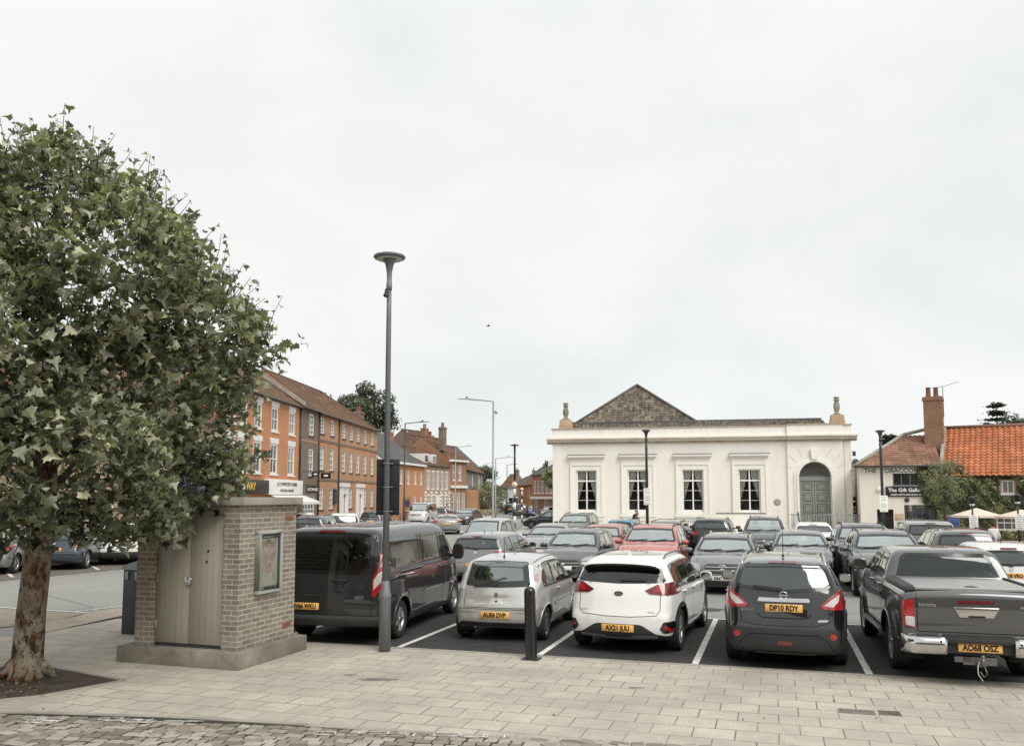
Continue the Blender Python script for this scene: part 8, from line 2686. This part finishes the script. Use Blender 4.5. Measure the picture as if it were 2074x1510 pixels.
# ---- distant trees, hedges and ivy
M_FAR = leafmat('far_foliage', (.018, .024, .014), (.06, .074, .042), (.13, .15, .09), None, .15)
M_IVY = leafmat('ivy_leaf', (.028, .038, .014), (.11, .125, .045), (.24, .25, .10), (.34, .30, .13), .2)
M_OLIVE = leafmat('olive_foliage', (.05, .06, .03), (.20, .215, .12), (.36, .37, .22), None, .25)
M_CONI = leafmat('conifer_needles', (.010, .017, .012), (.026, .038, .026), (.05, .065, .045), None, .1)
def clump_tree(name, label, loc, H, Rr, z0, n, size, mat, clumps, seed, trunk=True, group=None, cat='tree', flat=1.0):
    rg = np.random.default_rng(seed)
    o = thing(name, label, cat, loc, group=group)
    if trunk:
        t = MB(); t.tube([(0, 0, 0), (.05, 0, z0), (.1, .05, H*.75)], [Rr*.10, Rr*.07, .03], 10)
        for i in range(9):
            a = i*2.3; t.tube([(.05, 0, z0*.8+i*.1*H/4), (Rr*.35*math.cos(a), Rr*.35*math.sin(a), z0+H*.12+i*.04*H), (Rr*.75*math.cos(a), Rr*.75*math.sin(a), z0+(H-z0)*(.3+.05*i))], [Rr*.04, Rr*.025, .02], 6)
        t.build('trunk', M_TWIG, o)
    P = []; N = []; Tn = []
    cs = []
    for i in range(clumps):
        u = rg.normal(size=3); u /= np.linalg.norm(u); rr = rg.uniform(.45, .95)
        c = np.array([u[0]*Rr*rr, u[1]*Rr*rr, z0+(H-z0)*(.5+.5*u[2]*rr)])
        cs.append((c, Rr*rg.uniform(.26, .44), rg.uniform(-.15, .2)))
    for (c, cr_, tn) in cs:
        m = n//clumps
        u = rg.normal(size=(m, 3)); u /= np.linalg.norm(u, axis=1, keepdims=True)
        r = cr_*rg.uniform(.55, 1.05, m)[:, None]
        q = c+u*r*np.array([1, 1, .8*flat])
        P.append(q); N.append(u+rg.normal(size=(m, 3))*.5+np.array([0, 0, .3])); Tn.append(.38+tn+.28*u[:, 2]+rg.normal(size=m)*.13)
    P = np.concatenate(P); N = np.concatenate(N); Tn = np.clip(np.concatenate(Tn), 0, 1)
    leaves('crown', P, N, size*rg.uniform(.6, 1.3, len(P)), Tn, mat, o, SIMPLE if size > .2 else SIMPLE, .3, .1, seed)
    return o
def P3(px, Y): q = at(px, 1005, Y); return (q.x, q.y, 0)
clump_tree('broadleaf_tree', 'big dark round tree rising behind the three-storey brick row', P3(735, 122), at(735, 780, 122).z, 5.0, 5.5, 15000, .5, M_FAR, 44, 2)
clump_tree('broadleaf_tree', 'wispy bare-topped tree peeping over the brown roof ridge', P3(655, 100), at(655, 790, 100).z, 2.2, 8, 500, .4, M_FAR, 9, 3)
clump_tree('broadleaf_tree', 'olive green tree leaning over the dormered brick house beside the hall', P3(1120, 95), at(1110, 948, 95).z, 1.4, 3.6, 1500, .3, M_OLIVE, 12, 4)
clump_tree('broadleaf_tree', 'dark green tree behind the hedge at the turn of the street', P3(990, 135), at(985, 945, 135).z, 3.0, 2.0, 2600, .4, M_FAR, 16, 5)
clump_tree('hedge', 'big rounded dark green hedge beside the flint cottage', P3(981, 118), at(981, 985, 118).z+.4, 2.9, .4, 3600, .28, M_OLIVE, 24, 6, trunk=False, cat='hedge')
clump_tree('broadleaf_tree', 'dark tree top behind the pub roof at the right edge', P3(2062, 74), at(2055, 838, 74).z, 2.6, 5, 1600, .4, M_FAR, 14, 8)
clump_tree('broadleaf_tree', 'small dark bush between the hall corner and the gift shop roof', P3(1734, 78), at(1734, 925, 78).z, 1.3, 2.5, 700, .3, M_FAR, 8, 9)
clump_tree('shrub', 'airy olive shrub growing up before the gift shop and pub join', P3(1912, 46.5), at(1910, 925, 46.5).z, 1.15, 2.2, 3200, .085, M_OLIVE, 30, 10, cat='shrub')
# planting along the far footway
gp_ = thing('flower_bed', 'low straw coloured planting along the far footway before the hedge', 'plants', P3(966, 100)); 
rg = np.random.default_rng(4); n = 1500
a_, b_ = np.array(P3(946, 98)), np.array(P3(1003, 118)); t = rg.random(n)
P = a_+(b_-a_)*t[:, None]+np.c_[rg.normal(size=n)*.5, rg.normal(size=n)*.5, rg.random(n)*.8]-np.array(gp_.location)
leaves('leaves', P, rg.normal(size=(n, 3)), rg.uniform(.15, .35, n), rg.uniform(.2, 1, n), leafmat('straw_plants', (.08, .07, .04), (.22, .19, .12), (.42, .36, .26), None, .2), gp_, SIMPLE, .3, -.4, 5)
lh = clump_tree('hedge', 'low clipped dark hedge along the far footway', P3(1010, 128), 1.6, 3.4, .1, 2600, .22, M_FAR, 26, 21, trunk=False, cat='hedge', flat=.5)
# conifer: tiers of drooping branches
def conifer(px, Y, pyt, label, Rb, z0):
    t = at(px, pyt, Y); o = thing('conifer_tree', label, 'tree', (t.x, t.y, 0)); H = t.z
    m = MB(); m.tube([(0, 0, 0), (0, 0, H)], [.22, .03], 8)
    rg = np.random.default_rng(int(px)); P = []; N = []
    tiers = 11
    for i in range(tiers):
        f = i/(tiers-1); z = z0+(H-z0)*f; r = Rb*(1-f)**.75+.25
        for j in range(7):
            a = j*math.tau/7+i*1.1+rg.normal()*.2; rr = r*rg.uniform(.6, 1.1)
            e = np.array([rr*math.cos(a), rr*math.sin(a), z-.05*rr+rg.normal()*.12]); m.tube([(0, 0, z-.1), tuple(e)], [.05, .012], 4)
            k_ = 60; tt = rg.random(k_)**.6
            P.append(np.array([0, 0, z])*(1-tt[:, None])+e*tt[:, None]+rg.normal(size=(k_, 3))*np.array([.28, .28, .07])); N.append(rg.normal(size=(k_, 3))*.4+np.array([0, 0, 1]))
    m.build('trunk', M_TWIG, o)
    P = np.concatenate(P); N = np.concatenate(N)
    leaves('crown', P, N, rg.uniform(.18, .4, len(P)), np.clip(rg.normal(size=len(P))*.2+.4, 0, 1), M_CONI, o, SIMPLE, .2, .0, 3)
conifer(2018, 78, 822, 'dark layered conifer above the orange pub roof', 2.3, 4.5)
conifer(1801, 75, 884, 'small pointed conifer behind the gift shop roof', .8, 3.5)
# ivy on the pub and on part of the shop
def ivy(b, x0, x1, zf, zt, n, seed, holes, label, size=.13):
    o = thing('wall_ivy', label, 'ivy', b.location, b.rotation_euler.z)
    rg = np.random.default_rng(seed); P = []; N = []; Tn = []
    tries = 0
    while len(P) < n and tries < n*6:
        tries += 1
        x = rg.uniform(x0, x1); z = rg.uniform(0.1, zt(x)+.1)
        if z < zf(x)+rg.normal()*.10: continue
        if any(a-.02 < x < c+.02 and d-.02 < z < e+.02 for (a, c, d, e) in holes): continue
        lump = .22+.16*math.sin(x*2.1+z*1.3)+.12*math.sin(x*4.7-z*3.1)+.08*math.sin(9*x+7*z)
        y = -.04-max(.03, lump*(1 if z < zt(x)-.2 else .6))*rg.uniform(.35, 1.1)
        P.append((x, y, z)); N.append((rg.normal()*.6, -1+rg.normal()*.4, .4+rg.normal()*.5)); Tn.append(.25+.9*lump+.2*math.sin(z*5+x*2)*.5+rg.normal()*.16)
    leaves('leaves', np.array(P), np.array(N), size*rg.uniform(.6, 1.35, len(P)), np.clip(Tn, 0, 1), M_IVY, o, SIMPLE, .3, .45, seed)
ivy(pb, -.3, PL_*.93, lambda x: .1, lambda x: EP+(.55 if x < qx(1950) else (.1 if x < qx(1985) else -.05))+.15*math.sin(3*x), 17000, 3,
    [(w1[0]-.1, w1[1]+.1, w1[2]-.1, w1[3]+.05), (w2[0]-.05, w2[1]+.05, w2[2]-.02, w2[3]+.03)], 'thick green ivy hanging over the pub wall below the orange roof')
ivy(gs, gx(1852), GL, lambda x: np.interp(x, [gx(1852), gx(1860), gx(1885), GL], [gz(1855, 955), gz(1860, 1012), gz(1885, 1030), gz(1900, 1070)]), lambda x: E-.05-.3*max(0, (gx(1868)-x)), 5200, 7, [], 'green ivy creeping over the right end of the gift shop')

# ================================================================== people
M_SKIN = simple('skin', (.50, .30, .21), .6, var=.08); M_HAIRG = simple('grey_hair', (.22, .20, .18), .8); M_HAIRB = simple('dark_hair', (.04, .03, .022), .8)
M_NAVY = simple('navy_cloth', (.018, .020, .028), .85); M_WSH = simple('white_shirt', (.68, .68, .66), .85); M_TWD = simple('stone_coat', (.20, .17, .14), .85); M_TROU = simple('grey_trousers', (.06, .06, .065), .85)
def skin_mesh(name, chains, mat, parent, sub=2):
    """chains: list of lists of (point, radius); one continuous surface grown round them"""
    me = bpy.data.meshes.new(name); vs = []; es = []; rs = []; idx = {}
    for ch_ in chains:
        prev = None
        for p, r in ch_:
            key = tuple(round(c, 3) for c in p)
            if key not in idx: idx[key] = len(vs); vs.append(p); rs.append(r)
            i = idx[key]
            if prev is not None and prev != i: es.append((prev, i))
            prev = i
    me.from_pydata(vs, es, [])
    o = bpy.data.objects.new(name, me); COL.objects.link(o)
    md = o.modifiers.new('s', 'SKIN'); 
    for i, r in enumerate(rs): me.skin_vertices[0].data[i].radius = (r if not isinstance(r, tuple) else r) if isinstance(r, tuple) else (r, r)
    me.skin_vertices[0].data[0].use_root = True
    o.modifiers.new('u', 'SUBSURF').levels = sub
    dg = bpy.context.evaluated_depsgraph_get(); dg.update()
    m2 = bpy.data.meshes.new_from_object(o.evaluated_get(dg)); bpy.data.objects.remove(o)
    m2.materials.clear(); m2.name = name
    m2.polygons.foreach_set('use_smooth', [True]*len(m2.polygons))
    return link_mesh(name, m2, mat, parent)
def person(label, loc, rz, top, leg, hair, lean=0.0, arms='down', h=1.72, group=None, stride=.12):
    o = thing('person', label, 'person', loc, rz, group)
    k = h/1.75
    def v(x, y, z): return ((x)*k, (y-lean*max(0, z-.9))*k, z*k)
    hip = v(0, 0, .95); ch = v(0, 0, 1.30); nk = v(0, 0, 1.47); hd = v(0, -.02, 1.62)
    A = []
    for s in (-1, 1):
        st_ = stride*s
        A.append([(hip, .12), (v(.09*s, 0, .90), .095), (v(.10*s, -.02-st_*.5, .50), .062), (v(.10*s, st_*.6, .10), .042), (v(.10*s, st_*.6-.10, .045), .035)])
        if arms == 'down': hand = [(v(.26*s, .02, 1.12), .042), (v(.25*s, -.08, .88), .032), (v(.25*s, -.11, .80), .022)]
        elif arms == 'front': hand = [(v(.27*s, -.06, 1.12), .042), (v(.14*s, -.30, 1.14), .032), (v(.08*s, -.38, 1.15), .022)]
        else: hand = [(v(.26*s, -.05, 1.14), .042), (v(.20*s, -.28, 1.22), .032), (v(.16*s, -.36, 1.28), .022)]
        A.append([(ch, (.15, .11)), (v(.17*s, 0, 1.40), .06)]+hand)
    body = skin_mesh('body', [[(hip, (.15, .11)), (v(0, 0, 1.12), (.13, .10)), (ch, (.15, .11)), (nk, .055), (v(0, -.01, 1.55), .06), (hd, .088), (v(0, -.01, 1.70), .07)]]+A, M_SKIN, o)
    # clothing: jacket / trousers as own skins slightly larger
    J = []
    for s in (-1, 1):
        if arms == 'down': hand = [(v(.26*s, .02, 1.12), .055), (v(.25*s, -.08, .90), .045)]
        elif arms == 'front': hand = [(v(.27*s, -.06, 1.12), .055), (v(.14*s, -.28, 1.14), .045)]
        else: hand = [(v(.26*s, -.05, 1.14), .055), (v(.20*s, -.27, 1.21), .045)]
        J.append([(ch, (.18, .135)), (v(.17*s, 0, 1.40), .075)]+hand)
    skin_mesh('jacket', [[(v(0, 0, .86), (.17, .13)), (v(0, 0, 1.1), (.155, .125)), (ch, (.18, .135)), (v(0, 0, 1.45), .075)]]+J, top, body)
    Lg = []
    for s in (-1, 1):
        st_ = stride*s
        Lg.append([(hip, (.15, .125)), (v(.095*s, 0, .88), .11), (v(.10*s, -.02-st_*.5, .50), .078), (v(.10*s, st_*.6, .12), .06)])
    skin_mesh('trousers', Lg, leg, body)
    hb = MB().sphere(v(0, .02, 1.67), (.098*k, .105*k, .11*k), 14, 10); hb.build('hair', hair, body)
    fc = MB()
    fc.sphere(v(0, -.115, 1.60), (.014, .02, .022), 8, 6)
    for s in (-1, 1): fc.sphere(v(.034*s, -.10, 1.635), (.013, .008, .008), 8, 6, 1); fc.sphere(v(.092*s, -.015, 1.61), (.014, .02, .03), 8, 6)
    fc.box(v(-.026, -.104, 1.558), v(.026, -.094, 1.566), 1); fc.build('face', [M_SKIN, M_HAIRB], body)
    sh = MB()
    for s in (-1, 1):
        x, y = .10*s*k, (stride*s*.6)*k; sh.sphere((x, y-.05, .045), (.05, .14, .045), 10, 6)
    sh.build('shoes', M_BLACKP, body)
    return o
q = at(1281, 1005, 52.0); q2_ = at(1290.5, 1005, 52.3)
person('person in a dark jacket bending towards another, before the second hall window', (q.x, q.y, 0), R(60), M_NAVY, M_TROU, M_HAIRG, lean=.35, arms='front', h=1.72)
person('person in a light brown coat embraced by the one in the dark jacket', (q2_.x, q2_.y, 0), R(-70), M_TWD, M_TROU, M_HAIRB, lean=.05, arms='front', h=1.5)
q = at(2008, 1005, 33); person('person in a white shirt walking past the pub', (q.x, q.y, 0), R(180), M_WSH, M_TROU, M_HAIRB, h=1.5)
q = at(905, 1005, 84); person('person in black standing among the far parked cars', (q.x, q.y, 0), R(20), M_NAVY, M_NAVY, M_HAIRB, h=1.8)
q = at(1843, 1005, 48.9); person('person standing in the gift shop window in a grey coat', (q.x, q.y, .3), R(-20), M_TROU, M_TROU, M_HAIRG, h=1.7)
# bicycles parked by the far brick houses
def bicycle(px, Y, rz, label):
    q = at(px, 1005, Y); o = thing('bicycle', label, 'bicycle', (q.x, q.y, 0), rz, 'bicycles by the slate roofed house')
    for x in (-.52, .52):
        w = MB(); w.tube([(x+.33*math.cos(a*math.pi/10), 0, .34+.33*math.sin(a*math.pi/10)) for a in range(21)], .02, 5, cap=False)
        for a in range(6): w.tube([(x, 0, .34), (x+.33*math.cos(a*math.pi/3), 0, .34+.33*math.sin(a*math.pi/3))], .004, 3)
        w.build('wheel', M_RUB, o)
    f = MB(); f.tube([(-.52, 0, .34), (-.1, 0, .32), (.38, 0, .80), (.52, 0, .34)], .02, 5); f.tube([(-.1, 0, .32), (-.25, 0, .88)], .02, 5); f.tube([(-.22, 0, .78), (.40, 0, .82)], .02, 5); f.tube([(-.52, 0, .34), (-.22, 0, .75)], .015, 5); f.tube([(.38, 0, .8), (.36, 0, 1.0)], .018, 5); f.build('frame', P_BLUE, o)
    MB().tube([(.30, -.28, 1.02), (.38, 0, 1.0), (.30, .28, 1.02)], .016, 5).build('handlebar', M_STEELD, o); MB().cbox((-.26, 0, .92), (.25, .13, .05)).build('saddle', M_RUB, o, bevel=.015)
bicycle(816, 80, R(20), 'bicycle leaning by the slate roofed house, left of its pair'); bicycle(826, 80.5, R(35), 'bicycle leaning by the slate roofed house, nearer the white van')
# a bird in the sky
q = at(989, 660, 60); bd = thing('bird', 'tiny dark bird flying in the empty sky', 'bird', q, R(20))
b_ = MB(); b_.sphere((0, 0, 0), (.13, .035, .035), 10, 6); b_.sphere((.13, 0, .01), (.035, .025, .025), 8, 5); b_.add([(-.12, -.015, 0), (-.12, .015, 0), (-.22, .03, 0), (-.22, -.03, 0)], [(0, 1, 2, 3)]); b_.build('body', M_RUB, bd)
for s in (-1, 1): MB().add([(.06, .02*s, .01), (-.05, .02*s, .01), (-.06, .16*s, .07), (.02, .16*s, .075), (-.07, .30*s, .03)], [(0, 1, 2, 3), (3, 2, 4)]).build('wing', M_RUB, bd, recalc=False)

# litter of dry leaves and chips in the tree pit and along the kerb
rg = np.random.default_rng(31); P = []
for i in range(420):
    a, b = rg.random(), rg.random(); q = TP[0]*(1-a)+TP[1]*a; q2 = TP[4]*(1-a)+TP[3]*a; w_ = q*(1-b)+q2*b; P.append((w_.x, w_.y, .012+rg.random()*.006))
for i in range(70):
    w_ = G(rg.uniform(60, 2000), rg.uniform(1380, 1470)) if i < 40 else KV(rg.uniform(-5, 9), rg.uniform(-.25, .0)); P.append((w_.x, w_.y, .009))
P = np.array(P); lt = leaves('leaf_litter', P, np.c_[rg.normal(size=(len(P), 2))*.15, np.ones(len(P))], rg.uniform(.012, .05, len(P)), np.clip(rg.random(len(P)), 0, 1), leafmat('dry_leaf', (.04, .028, .018), (.13, .09, .05), (.30, .25, .17), (.5, .46, .38), .1), None, SIMPLE, .15, 0, 4)
lt['kind'] = 'stuff'; lt['label'] = 'scattered dry leaf bits on the mulch and paving'
for i, (u, v, s_) in enumerate(((1.2, 5.6, .35), (4.6, 6.3, .5), (3.4, 8.2, .4), (-.6, 1.3, .25), (6.9, 7.4, .45), (1.25, .55, .22), (3.65, .7, .25))):
    c = KV(u, v); rs_ = random.Random(i)
    sheet('oil_stain', [(c.x+s_*math.cos(j*.449)*rs_.uniform(.5, 1), c.y+s_*.7*math.sin(j*.449)*rs_.uniform(.5, 1)) for j in range(14)], .0012, M_OIL if i else globals().setdefault('M_OIL', weathered('oil_stain', (.02, .02, .02), (.10, .10, .095), 7, .6)))
# ------------------------------------------------------------------ daylight
w = bpy.data.worlds.new('World'); sc.world = w; w.use_nodes = True
wn = w.node_tree; bg = wn.nodes['Background']
k = NT(wn)
sky = k.n('TexSky'); sky.sky_type = 'NISHITA'; sky.sun_disc = False
SUN_EL, SUN_AZ = 48, 150      # azimuth clockwise from +Y
sky.sun_elevation = R(SUN_EL); sky.sun_rotation = R(SUN_AZ)
tc = k.n('TexCoord'); mp = k.n('Mapping'); k.l(tc.outputs['Generated'], mp.inputs[0]); mp.inputs['Scale'].default_value = (1, 1, 1.8)
n1 = k.noise(mp.outputs[0], 2.8, 6, 0.5, 0.2)
cl = k.ramp(n1, [(0.32, (8.4, 8.7, 8.65)), (0.47, (9.15, 9.35, 9.25)), (0.62, (9.75, 9.85, 9.75))])
sxyz = k.n('SeparateXYZ'); k.l(tc.outputs['Generated'], sxyz.inputs[0])
hz = k.ramp(sxyz.outputs[2], [(0.0, (0.985, 1.0, 0.985)), (0.35, (1.0, 1.0, 1.0)), (1.0, (1.0, 1.02, 1.03))])
cl2 = k.mix(1.0, cl, hz, 'MULTIPLY')
fin = k.mix(0.96, sky.outputs[0], cl2)
k.l(fin, bg.inputs[0]); bg.inputs[1].default_value = 0.10
sd = bpy.data.lights.new('sun', 'SUN'); sd.energy = 2.4; sd.angle = R(36); sd.color = (1.0, 0.965, 0.91)
so = bpy.data.objects.new('sun', sd); COL.objects.link(so)
dv = Vector((math.sin(R(SUN_AZ))*math.cos(R(SUN_EL)), math.cos(R(SUN_AZ))*math.cos(R(SUN_EL)), math.sin(R(SUN_EL))))
so.rotation_euler = dv.to_track_quat('Z', 'Y').to_euler(); so.location = (20, -30, 40)
sc.view_settings.view_transform = 'Standard'; sc.view_settings.look = 'None'; sc.view_settings.exposure = 0; sc.view_settings.gamma = 1
sc.cycles.transparent_max_bounces = 24
sc.cycles.max_bounces = 6
